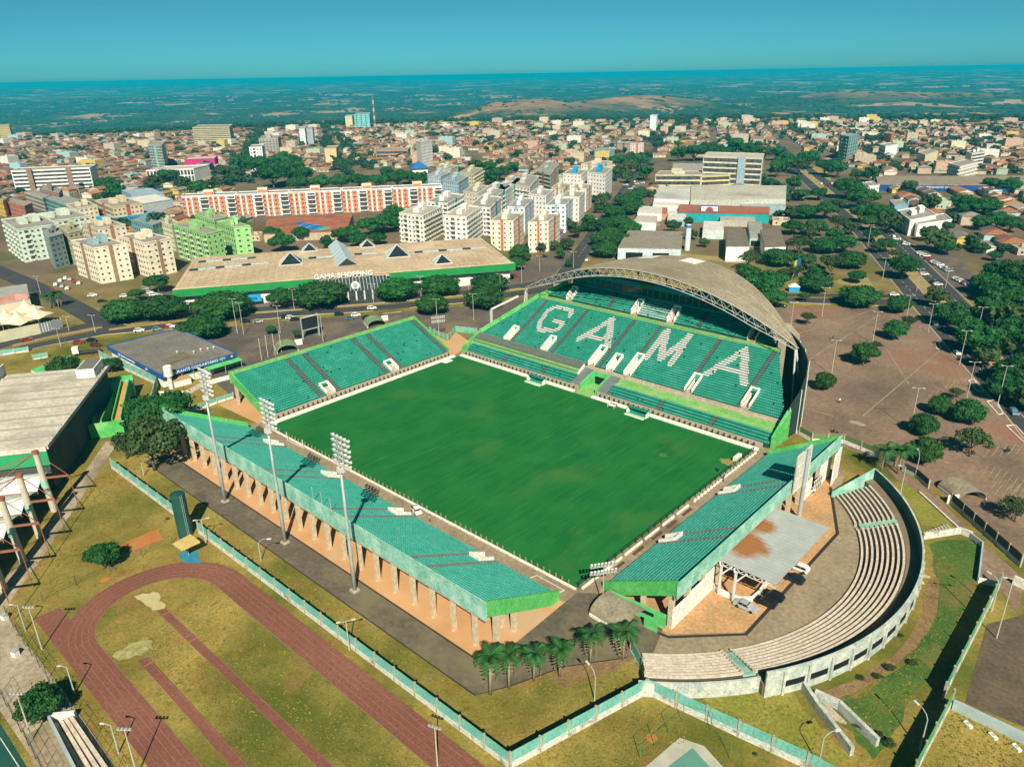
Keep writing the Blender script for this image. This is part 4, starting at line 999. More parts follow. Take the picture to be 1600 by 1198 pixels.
def goal(label, a, b, back, h, lying=False):
    t = thing('goal', label, 'goal', ((a[0]+b[0])/2, (a[1]+b[1])/2, 0)); w = 0.10
    MB().tube([(*a, 0.05), (*a, h)], w, 8).build('goalpost', C_WSTEEL, t); MB().tube([(*b, 0.05), (*b, h)], w, 8).build('goalpost', C_WSTEEL, t)
    MB().tube([(*a, 0.12), (*b, 0.12)] if lying else [(*a, h), (*b, h)], w, 8).build('crossbar', C_WSTEEL, t)
    return t
goal('upturned white goal frame on the walkway in front of the near seats', P(449.6, 688.2), P(474, 700), None, 2.6, True)
t = thing('goal', 'white goal frame lying flat on the paving at the near corner of the stand', 'goal', P(850, 910))
gl = [P3(828, 902, 0.1), P3(839, 898.6, 0.1), P3(882, 922, 0.1), P3(869, 926.5, 0.1)]
for a, b in zip(gl[:-1], gl[1:]): MB().tube([a, b], 0.08, 6).build('bar', C_WSTEEL, t)
t = thing('advertising_board', 'small white box beside the railing at the right end of the pitch', 'board', (55.4, 30.5, 0))
MB().box((55.3, 30.4, 0.3), (0.9, 3.2, 1.1)).build('panel', C_WHITE, t)
for y in (29.2, 31.6): MB().box((55.3, y, 0.05), (0.6, 0.1, 0.26)).build('leg', C_STEEL, t)

# floodlight masts
def lamp_mesh(sz=0.42):
    mb = MB(); mb.tube([(0, -0.75*sz/0.42, 0), (0, -0.3*sz/0.42, 0), (0, 0.1*sz/0.42, 0), (0, 0.28*sz/0.42, 0)], [0.10*sz/0.42, 0.2*sz/0.42, sz, sz*1.02], 8)
    return mesh_of(mb, 'lamp', mat('lamp_shell', (0.46, 0.47, 0.45), (0.58, 0.58, 0.55), scale=1.0, rough=0.4))
LAMP = lamp_mesh(0.31)
def mast(u, v, label):
    t = thing('floodlight_mast', label, 'floodlight', (u, v, 0), 'floodlight masts behind the near stand')
    MB().tube([(u, v, 0), (u, v, 9), (u, v, 18), (u, v, 27.4)], [0.42, 0.36, 0.29, 0.22], 12).build('pole', C_STEEL, t, True)
    MB().box((u, v, 0), (1.5, 1.5, 0.35)).build('footing', C_CONC, t)
    MB().tube([(u-0.75, v+0.1, 0.4), (u-0.55, v+0.1, 27)], 0.05, 5).build('cable', C_STEEL, t)
    MB().box((u, v, 26.4), (1.2, 1.0, 1.0)).build('junction_box', C_WSTEEL, t)
    fr = MB()
    for z in np.linspace(27.6, 33.0, 6): fr.beam((u-2.4, v+0.35, z), (u+2.4, v+0.35, z), 0.1)
    for x in (-0.7, 0.7): fr.beam((u+x, v+0.3, 27.0), (u+x, v+0.3, 33.3), 0.14)
    hd = fr.build('lamp_frame', C_STEEL, t)
    for r_, z in enumerate(np.linspace(27.8, 33.1, 6)):
        for c in range(5):
            o = link('lamp', LAMP, hd); o.location = (u-2.3+c*1.15+(0.1 if r_ % 2 else -0.1), v+0.6, z+0.1); o.rotation_euler = (R(-32), 0, R((c-2)*-6))
for u, l in ((-26.8, 'tall floodlight mast with white lamps nearest the gymnasium'), (-0.8, 'middle one of the three tall floodlight masts with white lamps'), (24.0, 'tall floodlight mast with white lamps nearest the palm trees')): mast(u, -67.1, l)
def small_flood(loc, h, rz, label, nx=8, arms=True):
    t = thing('floodlight_mast', label, 'floodlight', loc)
    x, y = loc[0], loc[1]
    MB().tube([(x, y, 0), (x, y, h)], [0.14, 0.10], 8).build('pole', C_STEEL, t)
    co, si = math.cos(rz), math.sin(rz); hw = 2.6
    fr = MB()
    for z in (h-1.6, h): fr.beam((x-hw*co, y-hw*si, z), (x+hw*co, y+hw*si, z), 0.1)
    hd = fr.build('cross_arm', C_STEEL, t)
    sq = mesh_of(MB().box((0, 0, -0.65), (0.44, 0.25, 1.2)), 'lamp', C_WSTEEL)
    for z in (h-1.6, h):
        for k in range(8):
            if k == 4 and nx == 8: pass
            d = (-hw+0.35+k*(2*hw-0.7)/7)*(1.05); o = link('lamp', sq, hd); o.location = (x+d*co-0.2*si, y+d*si+0.2*co, z+0.3); o.rotation_euler = (R(25), 0, rz)
small_flood((62.8, -38.6), 8.6, R(55), 'low floodlight with two rows of white lamps at the near corner of the pitch')
small_flood((-76.7, 47.6), 7.6, R(60), 'low floodlight with two rows of lamps by the gate behind the far corner')

# scoreboard back and its post behind the near-right stand
t = thing('billboard', 'tall two-panel billboard frame on a grey pole behind the near-right stand', 'billboard', (78.3, 12.5, 0))
MB().tube([(78.6, 13.6, 0), (78.6, 13.6, 17.6)], [0.5, 0.38], 12).build('pole', C_STEEL, t)
bf = mat('billboard_back', (0.52, 0.47, 0.38), (0.62, 0.57, 0.47), scale=0.5)
for a, b in ((9.2, 12.6), (13.4, 16.6)):
    pn = MB().prism([(77.9, a), (78.05, a), (78.05, b), (77.9, b)], 8.6, 17.4).build('panel', bf, t)
    fb = MB()
    for z in (8.6, 11.5, 14.5, 17.2): fb.beam((78.15, a, z), (78.15, b, z), 0.2)
    for y in (a, (a+b)/2, b): fb.beam((78.2, y, 8.5), (78.2, y, 17.4), 0.2)
    fb.build('frame', C_WSTEEL, pn)
# metal canopy over the yard
t = thing('canopy', 'grey ribbed metal canopy with rust stains on white posts behind the near-right stand', 'canopy', (82, -8, 0))
def mat_canopy():
    m = mat('canopy_sheet', (0.33, 0.345, 0.33), (0.40, 0.42, 0.40), scale=0.3, rough=0.6); N, L = m.node_tree.nodes, m.node_tree.links
    bs = N['Principled BSDF']; src = bs.inputs['Base Color'].links[0].from_socket
    tc = N.new('ShaderNodeTexCoord')
    facs = []
    for c, r_ in (((78.3, -12.5, 6.9), 4.6), ((77.4, -4.5, 6.9), 3.2)):     # two rust stains
        d = N.new('ShaderNodeVectorMath'); d.operation = 'DISTANCE'; L.new(tc.outputs['Object'], d.inputs[0]); d.inputs[1].default_value = c
        n = N.new('ShaderNodeTexNoise'); n.inputs['Scale'].default_value = 0.5; L.new(tc.outputs['Object'], n.inputs['Vector'])
        a = N.new('ShaderNodeMath'); a.operation = 'MULTIPLY_ADD'; L.new(n.outputs[0], a.inputs[0]); a.inputs[1].default_value = 3.0; L.new(d.outputs['Value'], a.inputs[2])
        r = N.new('ShaderNodeMapRange'); r.inputs[1].default_value = r_+2.0; r.inputs[2].default_value = r_+0.2; L.new(a.outputs[0], r.inputs[0]); facs.append(r.outputs[0])
    mx = N.new('ShaderNodeMath'); mx.operation = 'MAXIMUM'; L.new(facs[0], mx.inputs[0]); L.new(facs[1], mx.inputs[1])
    x = N.new('ShaderNodeMix'); x.data_type = 'RGBA'; L.new(mx.outputs[0], x.inputs[0]); L.new(src, x.inputs[6]); x.inputs[7].default_value = (0.31, 0.135, 0.05, 1)
    L.new(x.outputs[2], bs.inputs['Base Color']); return m
cm = mat_canopy(); v0, v1 = -20.6, 4.0
sh = MB(); sh.prism([(76.9, v0), (88.0, v0), (88.2, v1), (76.9, v1)], 6.75, 6.87); cs = sh.build('sheet', cm, t)
for k in range(22):
    y = v0+0.5+k*(v1-v0-1)/21; MB().prism([(76.85, y-0.1), (88.05, y-0.1), (88.05, y+0.1), (76.85, y+0.1)], 6.87, 7.1).build('rib', cm, cs)
for x, y in ((77.8, -21.6), (80.9, -21.9), (77.9, 2.6)):
    MB().box((x, y, 0), (0.4, 0.4, 6.7)).build('post', C_WSTEEL, t)
for x, y in ((77.8, -21.6), (80.9, -21.9)):
    MB().beam((x, y, 4.6), (x+1.6, y+1.2, 6.6), 0.22).build('brace', C_WSTEEL, t); MB().beam((x, y, 4.6), (x-1.0, y+1.2, 6.6), 0.22).build('brace', C_WSTEEL, t)
tf_ = MB()
for k in range(7): tf_.beam((77+k*1.6, v0+0.2, 6.6), (77.8+k*1.6, v0+0.2, 5.9), 0.12); tf_.beam((77.8+k*1.6, v0+0.2, 5.9), (78.6+k*1.6, v0+0.2, 6.6), 0.12)
tf_.beam((77, v0+0.2, 5.85), (88, v0+0.2, 5.85), 0.14); tf_.build('edge_truss', C_WSTEEL, t)
t = thing('planter_wall', 'low white curved wall round the planting bed under the canopy edge', 'wall', (82, -17, 0))
cw = [P(*p) for p in ((1113, 917), (1125, 927), (1144, 936), (1160, 940), (1175, 938.5), (1185, 930), (1192, 920), (1202, 908))]
w_ = MB()
for a, b in zip(cw[:-1], cw[1:]): w_.wall(a, b, 0.35, 0.0, 1.1)
w_.build('wall', C_WHITE, t)

# ------------------------------------------------------------------ amphitheatre behind the near-right stand
t = thing('amphitheatre', 'curved open-air amphitheatre of pale stepped benches inside a tall ring wall', 'amphitheatre', (96, -6, 0))
BEN = mat('bench_concrete', (0.50, 0.41, 0.32), (0.62, 0.53, 0.43), scale=0.6, rough=0.85, fine=2)
GAPM = mat('shaded_step_concrete', (0.065, 0.055, 0.042), (0.10, 0.082, 0.06), scale=0.4, rough=0.9)  # step colour darkened to hold the shade between the benches
def ring(r0, r1, z0, z1, a0, a1, n, m, name, parent, z1b=None):
    mb = MB(); z1b = z1 if z1b is None else z1b
    A_, B_ = arc(r0, a0, a1, n), arc(r1, a0, a1, n)
    for i in range(n):
        mb.poly([(*A_[i], z1), (*B_[i], z1b), (*B_[i+1], z1b), (*A_[i+1], z1)])
        mb.poly([(*A_[i], z0), (*A_[i], z1), (*A_[i+1], z1), (*A_[i+1], z0)])
        mb.poly([(*B_[i], z1b), (*B_[i], z0), (*B_[i+1], z0), (*B_[i+1], z1b)])
    for P_, Q_ in ((A_[0], B_[0]), (A_[-1], B_[-1])): mb.poly([(*P_, z0), (*Q_, z0), (*Q_, z1b), (*P_, z1)])
    return mb.build(name, m, parent)
NR, R0, DR, DZ = 9, 47.3, 0.92, 0.29
SECT = [(-55.0, -38.5), (-36.2, 29.6), (32.0, 46.5)]
SECT_R = {0: 5, 1: 9, 2: 9}
for si, (a0, a1) in enumerate(SECT):
    for k in range(NR if si else 9):
        n = 30 if si == 1 else 10
        ring(R0+k*DR, R0+k*DR+0.98, 0.0, 0.10+k*DZ, a0, a1, n, GAPM, 'step', t)
        ring(R0+k*DR+0.26, R0+k*DR+0.70, 0.10+k*DZ, 0.50+k*DZ, a0, a1, n, BEN, 'bench', t)
ring(R0+NR*DR, 57.9, 0.0, 2.45, -36.2, 50, 40, mat('walk_concrete', (0.16, 0.12, 0.08), (0.22, 0.165, 0.11), scale=0.3), 'upper_walk', t)
ring(R0+NR*DR, 56.5, 0.0, 2.2, -55, -36.2, 12, GAPM, 'upper_walk', t)
# gap stairs with rubble steps between the bench blocks
for a0, a1 in ((29.6, 32.0), (-38.5, -36.2)):
    sm = MB()
    st = ring(R0+1.0, R0+NR*DR, 0.0, 0.6, a0, a1, 2, C_PARA, 'stair_floor', t, 2.6)
    for e in (a0+0.1, a1-0.1):
        for k in range(NR):
            p = arc(R0+k*DR+0.3, e, e+1, 1)[0]; MB().box((p[0], p[1], 0), (0.5, 0.5, 0.55+k*DZ), R(e)).build('stair_block', C_CONC, t)
DKW = mat('shaded_inner_wall', (0.012, 0.060, 0.055), (0.03, 0.10, 0.085), scale=0.3, rough=0.9)  # shade of the ring wall's inner face put into the colour
STW = mat('streaked_white_wall', (0.27, 0.34, 0.30), (0.54, 0.54, 0.47), scale=0.6, rough=0.9, fine=3, stain=(0.60, 0.58, 0.52), sscale=0.4)
ring(58.0, 58.35, 0.0, 5.2, -36.0, 50.0, 60, STW, 'ring_wall', t)
ring(57.94, 57.99, 2.3, 5.1, -36.0, 50.0, 60, DKW, 'inner_shade', t)  # thin dark sheet added for the shaded inner side of the wall
ring(56.6, 57.0, 0.0, 3.0, -56.0, -36.1, 14, STW, 'ring_wall', t)
for k in range(12):
    a = -33.0+k*4.6
    ring(58.36, 58.42, 1.6, 2.75, a+0.5, a+4.0, 5, C_DARK, 'window', t)
    ring(58.34, 58.62, 0.0, 4.75, a-0.12, a+0.32, 1, STW, 'pilaster', t)
e0, e1 = arc(46.5, 46.6, 46.6, 1)[0], arc(58.2, 49.9, 49.9, 1)[0]
MB().wall(e0, e1, 0.35, 0.0, (1.4, 5.2)).build('end_wall', C_PARA, t)
# fin of rubble on the bank behind
dbs = thing('debris_heap', 'heap of loose pale offcuts beside the ring wall of the amphitheatre', 'debris', P(1437, 905))
for k in range(10):
    p = P(1437+random.uniform(-6, 8), 905+random.uniform(-20, 14))
    b = MB().box((p[0], p[1], 0.0), (random.uniform(0.2, 0.5), random.uniform(1.2, 2.8), random.uniform(0.15, 0.4)), random.uniform(0, 3)).build('timber_offcut', C_BEIGE, dbs)

# ------------------------------------------------------------------ boundary walls and fences
FPAN = mat('mint_fence_sheet', (0.10, 0.34, 0.28), (0.20, 0.46, 0.38), scale=0.4, rough=0.7, fine=3, stain=(0.26, 0.48, 0.38), sscale=0.3)
FGRN = mat('green_fence_mesh', (0.045, 0.26, 0.10), (0.09, 0.34, 0.15), scale=0.4, rough=0.8, fine=3)
FWAL = mat('limewashed_wall', (0.46, 0.46, 0.40), (0.70, 0.68, 0.62), scale=0.5, rough=0.9, fine=3, stain=(0.24, 0.23, 0.19), sscale=0.5)
def fence(label, pts, h, hw, step=5.2, pan=FPAN, wal=FWAL, tilt=0.0, postm=C_CONC, group='boundary walls', thick=0.22, name='boundary_wall', rib=True):
    t = thing(name, label, 'wall', (*pts[0], 0), group)
    for a, b in zip(pts[:-1], pts[1:]):
        L_ = math.hypot(b[0]-a[0], b[1]-a[1]); n = max(1, round(L_/step)); dx, dy = (b[0]-a[0])/L_, (b[1]-a[1])/L_
        if hw > 0: MB().wall(a, b, thick, 0.0, hw).build('base_wall', wal, t)
        ang = math.atan2(dy, dx); sl = L_/n
        pme = MB(); pme.box((sl/2, 0, hw), (sl-0.3, 0.07, h-hw-0.05))
        if rib:
            for k in range(int(sl/0.9)): pme.box((0.5+k*0.9, 0, hw+0.02), (0.07, 0.12, h-hw-0.12))
        pme = mesh_of(pme, 'panel', pan); pp = mesh_of(MB().box((0, 0, 0), (0.3, 0.34, h+0.12)), 'post', postm)
        for k in range(n+1):
            x, y = a[0]+dx*sl*k, a[1]+dy*sl*k
            if k < n: put('panel', pme, (x, y, 0.003), t, ang)
            put('post', pp, (x, y, 0), t, ang)
    return t
fence('long mint-green sheet fence on a whitewashed wall between the running track and the near stand', [(-64.7, -78.3), (-21.6, -77.8)], 3.0, 0.9)
fence('mint-green sheet fence on a whitewashed wall from the green tank to the bottom corner', [(-18.6, -77.7), (74.2, -76.9)], 3.0, 1.0)
fence('mint-green sheet fence on a streaked wall below the palm trees', [(74.2, -76.9), P(1010, 1083.5)], 3.2, 1.2)
fence('mint-green sheet fence from the amphitheatre corner to the bottom edge', [P(1010, 1083.5), P(1260, 1200), P(1330, 1240)], 3.2, 1.2)
fence('low mint-green end panel beside the palm trees', [P(1010, 1083.5), P(1003, 1048), P(985, 1015)], 2.6, 0.3)
fence('green mesh fence on a shaded wall along the ditch right of the amphitheatre', [(117.2, 15.1), (117.0, -22.0)], 3.6, 1.4, 4.5, FGRN, FWAL)
fence('green mesh fence continuing to the bottom edge right of the ditch', [(118.3, -22.8), (117.9, -40.5), (118.5, -52)], 3.6, 1.2, 4.5, FGRN, FWAL)
fence('dark mesh fence on a pale wall between the east car park and the service path', [(102.0, 42.4), (105.2, 39.2), (118.8, 25.6)], 2.9, 1.1, 3.8, mat('dark_mesh_sheet', (0.035, 0.045, 0.035), (0.06, 0.07, 0.055), scale=0.6), mat('pale_blue_wall', (0.34, 0.42, 0.42)))
fence('green fence on a white wall behind the corner between the main stand and near-right stand', [P(1229, 668), P(1268, 690), P(1318, 692), P(1345, 703), P(1372, 715), P(1398, 728)], 2.6, 1.0, 4.5, mat('rusty_green_sheet', (0.06, 0.22, 0.08), (0.20, 0.16, 0.08), scale=0.25), C_WHITE)
fence('dark fence by the palms leading to the arched gate', [P(1410, 735), P(1430, 745), P(1450, 763)], 2.4, 0.9, 4, mat('dark_mesh_sheet', (0.035, 0.045, 0.035)), mat('pale_blue_wall', (0.34, 0.42, 0.42)))
fence('mint-green sheet fence behind the corner left of the main stand', [P(672, 520), P(700, 533), P(712, 518), P(745, 522)], 2.4, 0.8, 3.5, FPAN, C_GREEN)
fence('low mint-green sheet fence between the restaurant yard and the far-left stand', [P(297, 645), P(340, 630), P(365, 622)], 2.0, 0.7, 3.5, FPAN, C_WHITE)
fence('mint-green sheet fence on a whitewashed wall beside the restaurant', [P(157, 560), P(247, 602)], 3.2, 1.0, 4.5)
fence('dark end wall beside the restaurant yard', [P(247, 602), P(237, 640), P(228, 645)], 3.4, 3.3, 5, C_PARA, C_PARA)
fence('white boundary wall round the restaurant yard', [P(250, 618), P(290, 618), P(318, 603), P(360, 592)], 1.6, 1.55, 6, C_WHITE, C_WHITE, rib=False)
fence('pale teal sheet fence at the left edge by the road', [P(-20, 558), P(45, 549)], 2.0, 0.4, 4, FPAN, C_WHITE)
fence('pale teal sheet fence by the bus lane', [P(52, 562), P(75, 558)], 2.0, 0.3, 3, FPAN, C_WHITE)
# solid walls
def wallthing(label, pts, h, m, th=0.3, name='boundary_wall', grp=None):
    t = thing(name, label, 'wall', (*pts[0], 0), grp); w = MB()
    for a, b in zip(pts[:-1], pts[1:]): w.wall(a, b, th, 0.0, h)
    w.build('wall', m, t); return t
wallthing('pale wall of the brown yard at the right edge', [(118.6, -23.0), (129.5, -23.2), (140, -23.5)], 1.8, mat('pale_blue_wall', (0.34, 0.42, 0.42), scale=0.3), 0.5)
wallthing('streaked wall on the left side of the access ramp below the amphitheatre', [P(1237, 1050), P(1275, 1108), P(1330, 1180)], 1.7, STW, 0.6)
wallthing('streaked wall on the right side of the access ramp below the amphitheatre', [P(1272, 1090), P(1310, 1107), P(1370, 1166)], 1.7, STW, 0.6)
rs = thing('ramp_steps', 'narrow concrete steps between the two ramp walls', 'steps', P(1300, 1120))
for k in range(8):
    a, b = P(1281+k*3.2, 1104+k*2.6), P(1300+k*3.2, 1112+k*2.6); MB().wall(a, b, 0.5, 0.0, 0.6-k*0.06).build('step', C_BEIGE, rs)
wallthing('white retaining wall beside the steps right of the amphitheatre', [P(1442, 842), P(1500, 833), P(1518, 840)], 1.5, FWAL, 0.4)
wallthing('low white wall at the edge of the lime grass bank', [P(1436, 770), P(1499, 828)], 0.5, C_WHITE, 0.3)
wallthing('pale retaining wall dropping to the green ditch', [(108.9, 30.4), (111.5, 28.5), (113.8, 14.6)], 1.2, mat('pale_blue_wall', (0.34, 0.42, 0.42)), 0.3)
wallthing('low pale wall closing the service path', [(113.8, 14.6), (117.0, 15.6)], 1.2, C_WHITE, 0.3)
wallthing('white wall at the right edge beyond the service path', [P(1582, 912), P(1630, 935)], 2.0, C_WHITE, 0.3)
ss = thing('bank_steps', 'flight of concrete steps climbing beside the lime grass bank', 'steps', P(1465, 836))
for k in range(9):
    a = P(1447+k*4.2, 836-k*0.9); MB().box((a[0], a[1], 0), (0.55, 2.2, 0.15+0.12*k), R(35)).build('step', C_BEIGE, ss)
# round-roofed gate shelters
def shelter(label, c, L_, Rr, rz, m, wall_m, group='vaulted gate shelters'):
    t = thing('gate_shelter', label, 'shelter', (*c, 0), group); co, si = math.cos(rz), math.sin(rz)
    def q(x, y): return (c[0]+x*co-y*si, c[1]+x*si+y*co)
    n = 12; mb = MB()
    for i in range(n):
        a, b = math.pi*i/n, math.pi*(i+1)/n
        for dr, fl in ((0.0, False), (-0.2, True)):
            r_ = Rr+dr; h = 0.58
            p = [(*q(-L_/2, -r_*math.cos(a)), 0.7+r_*h*math.sin(a)), (*q(L_/2, -r_*math.cos(a)), 0.7+r_*h*math.sin(a)), (*q(L_/2, -r_*math.cos(b)), 0.7+r_*h*math.sin(b)), (*q(-L_/2, -r_*math.cos(b)), 0.7+r_*h*math.sin(b))]
            mb.poly(p[::-1] if not fl else p)
        for x in (-L_/2, L_/2):
            mb.poly([(*q(x, -Rr*math.cos(a)), 0.7+Rr*0.58*math.sin(a)), (*q(x, -Rr*math.cos(b)), 0.7+Rr*0.58*math.sin(b)), (*q(x, -(Rr-0.2)*math.cos(b)), 0.7+(Rr-0.2)*0.58*math.sin(b)), (*q(x, -(Rr-0.2)*math.cos(a)), 0.7+(Rr-0.2)*0.58*math.sin(a))])
    mb.build('vault', m, t)
    for s_ in (-1, 1): MB().wall(q(-L_/2, s_*(Rr-0.05)), q(L_/2, s_*(Rr-0.05)), 0.25, 0.0, 0.75).build('side_wall', wall_m, t)
    MB().wall(q(L_/2-0.3, -Rr-2.5), q(L_/2-0.3, -Rr+0.3), 0.2, 0.0, 2.2).build('wing_wall', C_WHITE, t)
    return t
VAULT = mat('mossy_vault', (0.20, 0.17, 0.115), (0.30, 0.26, 0.18), scale=0.3, rough=0.95, fine=2)
VGRN = mat('green_vault', (0.15, 0.22, 0.11), (0.24, 0.30, 0.16), scale=0.3, rough=0.95, fine=2)
shelter('vaulted concrete gate shelter beside the palms below the near-right stand', P(968, 962), 8.0, 3.9, math.atan2(P(1003, 990)[1]-P(945, 955)[1], P(1003, 990)[0]-P(945, 955)[0]), VAULT, C_WHITE)
shelter('vaulted concrete gate shelter on the right by the east car park', P(1502, 772), 7.0, 3.6, R(-40), VAULT, C_WHITE)
shelter('green vaulted gate shelter left of the scoreboard behind the far stand', P(448, 546), 7.5, 3.8, R(155), VGRN, C_WHITE)
shelter('green vaulted gate shelter right of the scoreboard behind the far stand', P(586, 507), 7.5, 3.8, R(155), VGRN, C_WHITE)
# scoreboard behind the far-left stand
a, b = P(474, 530), P(499, 523.5)
t = thing('scoreboard', 'black rectangular scoreboard on two posts in the car park behind the far-left stand', 'scoreboard', (*a, 0))
MB().wall(a, b, 0.5, 3.6, 8.3).build('screen', mat('black_screen', (0.02, 0.022, 0.024), rough=0.4), t)
for p in (a, b): MB().box((p[0], p[1], 0), (0.5, 0.5, 8.5)).build('post', C_STEEL, t)
fb = MB(); fb.wall(a, b, 0.62, 8.3, 8.55); fb.wall(a, b, 0.62, 3.4, 3.6); fb.build('frame', C_WSTEEL, t)
# flagpoles behind the far-left stand
for i, (px, py, hh) in enumerate(((409, 563, 6.5), (419, 558, 6.5), (430, 555, 6.5), (440, 550, 6.5))):
    p = P(px, py); t = thing('flagpole', '%s bare white flagpole behind the left end of the far stand' % ('leftmost', 'second', 'third', 'rightmost')[i], 'flagpole', (*p, 0), 'flagpoles behind the far stand')
    MB().tube([(*p, 0), (*p, 8.0)], 0.09, 6).build('pole', C_WSTEEL, t); MB().tube([(*p, 8.0), (*p, 8.2)], 0.15, 6).build('finial', C_WSTEEL, t)

# ------------------------------------------------------------------ the athletics field
t = thing('water_tank', 'tall dark green cylindrical water tank standing in the fence line', 'water tank', (-20.1, -80.0, 0))
TK = mat('tank_green', (0.010, 0.060, 0.052), (0.018, 0.085, 0.070), scale=0.4, rough=0.5)
MB().tube([(-20.1, -80.0, 0), (-20.1, -80.0, 10.4)], 1.5, 24).build('drum', TK, t)
MB().tube([(-20.1, -80.0, 10.4), (-20.1, -80.0, 10.55), (-20.1, -80.0, 10.75)], [1.56, 1.5, 0.2], 24).build('lid', TK, t)
la = MB()
for x in (-0.2, 0.2): la.beam((-18.55, -80+x, 0.2), (-18.55, -80+x, 10.6), 0.06)
for k in range(24): la.beam((-18.55, -80.2, 0.5+k*0.42), (-18.55, -79.8, 0.5+k*0.42), 0.04)
la.build('ladder', C_STEEL, t)
t = thing('sunshade', 'square yellow sunshade on a post beside the blue pad', 'sunshade', (-12.3, -83.1, 0))
MB().prism([(-14.4, -85.2), (-10.2, -85.1), (-10.2, -81.1), (-14.5, -81.1)], 3.0, [3.0, 3.1, 3.4, 3.3]).build('canopy', mat('yellow_sheet', (0.50, 0.36, 0.10), (0.60, 0.46, 0.18), scale=0.7), t)
MB().tube([(-12.3, -83.1, 0), (-12.3, -83.1, 3.05)], 0.1, 8).build('post', C_STEEL, t)

def lamp_post(p, h, label, arms=2, rz=0.0, m=None, group='lamp posts', heads='flat'):
    t = thing('lamp_post', label, 'lamp post', (*p, 0), group); m = m or mat('lamp_concrete', (0.40, 0.36, 0.28), (0.48, 0.44, 0.35), scale=0.6)
    x, y = p; MB().tube([(x, y, 0), (x, y, h)], [0.13, 0.08], 7).build('pole', m, t)
    co, si = math.cos(rz), math.sin(rz)
    if heads == 'flat':
        for s_ in ((-1, 1) if arms == 2 else (1,)):
            MB().beam((x, y, h), (x+s_*co*1.0, y+s_*si*1.0, h+0.15), 0.08).build('arm', m, t)
            MB().box((x+s_*co*1.3, y+s_*si*1.3, h+0.08), (0.7, 0.26, 0.12), rz).build('lamp_head', C_WSTEEL, t)
    elif heads == 'curved':
        pts = [(x, y, h), (x+co*0.4, y+si*0.4, h+0.7), (x+co*1.2, y+si*1.2, h+1.1), (x+co*1.9, y+si*1.9, h+1.0)]
        MB().tube(pts, 0.06, 6).build('arm', m, t); MB().box((x+co*2.3, y+si*2.3, h+0.9), (0.9, 0.35, 0.18), rz).build('lamp_head', C_WSTEEL, t)
    else:
        fr = MB().beam((x-co*1.0, y-si*1.0, h-0.2), (x+co*1.0, y+si*1.0, h-0.2), 0.1).build('cross_arm', m, t)
        for d in (-0.85, -0.3, 0.3, 0.85):
            for z in (h-0.2,): MB().box((x+co*d, y+si*d, z+0.05), (0.34, 0.26, 0.30), rz).build('lamp_head', C_STEEL, t)
    return t
GSTL = mat('pole_steel', (0.38, 0.40, 0.38), scale=0.6, rough=0.6)
lamp_post((-4.6, -113.8), 9.3, 'floodlight post at the far corner of the running track', rz=R(40), heads='flood')
lamp_post((34.6, -113.6), 9.0, 'floodlight post at the bottom edge of the running track', rz=R(40), heads='flood')
lamp_post((15.9, -121.6), 9.2, 'floodlight post beside the round bush at the left edge', rz=R(40), heads='flood')
lamp_post(P(684, 1200), 8.0, 'floodlight post outside the fence corner at the bottom', rz=R(20), heads='flood')
for p, l in (((10.9, -113.8), 'thin lamp post by the left straight of the track, nearest the round bush'), ((28.5, -113.8), 'thin lamp post by the left straight of the track, below the round bush'), ((-12.4, -114.1), 'thin lamp post by the wire fence beyond the start of the track')): lamp_post(p, 5.6, l, 1, R(215), GSTL)
for px, py, h, rz, l in ((225, 743, 4.2, 50, 'curved lamp post on the grass strip, nearest the gymnasium'), (408, 876, 4.2, 50, 'curved lamp post on the grass strip behind the near stand'), (929, 1095, 5.0, 160, 'curved lamp post on the grass below the palms'), (1279, 1195, 5.0, 60, 'thin lamp post at the bottom edge near the ramp walls'), (1437, 1172, 6.0, 150, 'curved lamp post in the ditch near the bottom right corner'), (1549, 955, 6.0, 150, 'curved lamp post beside the green mesh fence'), (1430, 745, 5.5, 120, 'curved lamp post by the palms near the arched gate')): lamp_post(P(px, py), h, l, 1, R(rz), GSTL, 'curved lamp posts', 'curved')
for px, py, l in ((322, 850, 'concrete lighting post beside the green water tank'), (546, 1015, 'concrete lighting post in the fence beside the track')): lamp_post(P(px, py), 6.2, l, 2, R(60))
lamp_post((120.1, -0.6), 12.6, 'tall lamp post with two flat heads right of the green mesh fence', 2, R(30))

def wire_fence(label, pts, h, step, rows=3, col=None):
    t = thing('wire_fence', label, 'fence', (*pts[0], 0), 'wire fences of the athletics field'); m = col or mat('dark_wire', (0.05, 0.06, 0.05)); w = MB()
    pm_ = mesh_of(MB().tube([(0, 0, 0), (0, 0, h)], 0.05, 5), 'post', m)
    for a, b in zip(pts[:-1], pts[1:]):
        L_ = math.hypot(b[0]-a[0], b[1]-a[1]); n = max(1, round(L_/step))
        for k in range(n+1): put('post', pm_, (a[0]+(b[0]-a[0])*k/n, a[1]+(b[1]-a[1])*k/n, 0), t)
        for r_ in range(rows): w.tube([(*a, h*(r_+1)/rows), (*b, h*(r_+1)/rows)], 0.025, 4)
    w.build('wires', m, t); return t
wire_fence('dark wire fence along the left straight of the running track', [P(12, 966), (-4, -115.6), (40, -115.8)], 3.0, 4.0)
wire_fence('wire fence across the grass above the running track', [P(12, 966), P(120, 915), P(270, 850)], 2.2, 6.0)
wire_fence('wire fence beside the sports court in the bottom left corner', [P(0, 1085), P(45, 1165), P(80, 1230)], 3.5, 4.0)
wire_fence('green steel frame fence of the small court at the bottom', [P(1000, 1185), P(1066, 1128), P(1110, 1140), P(1140, 1185)], 3.5, 4.0, 2, mat('green_frame', (0.10, 0.22, 0.08)))
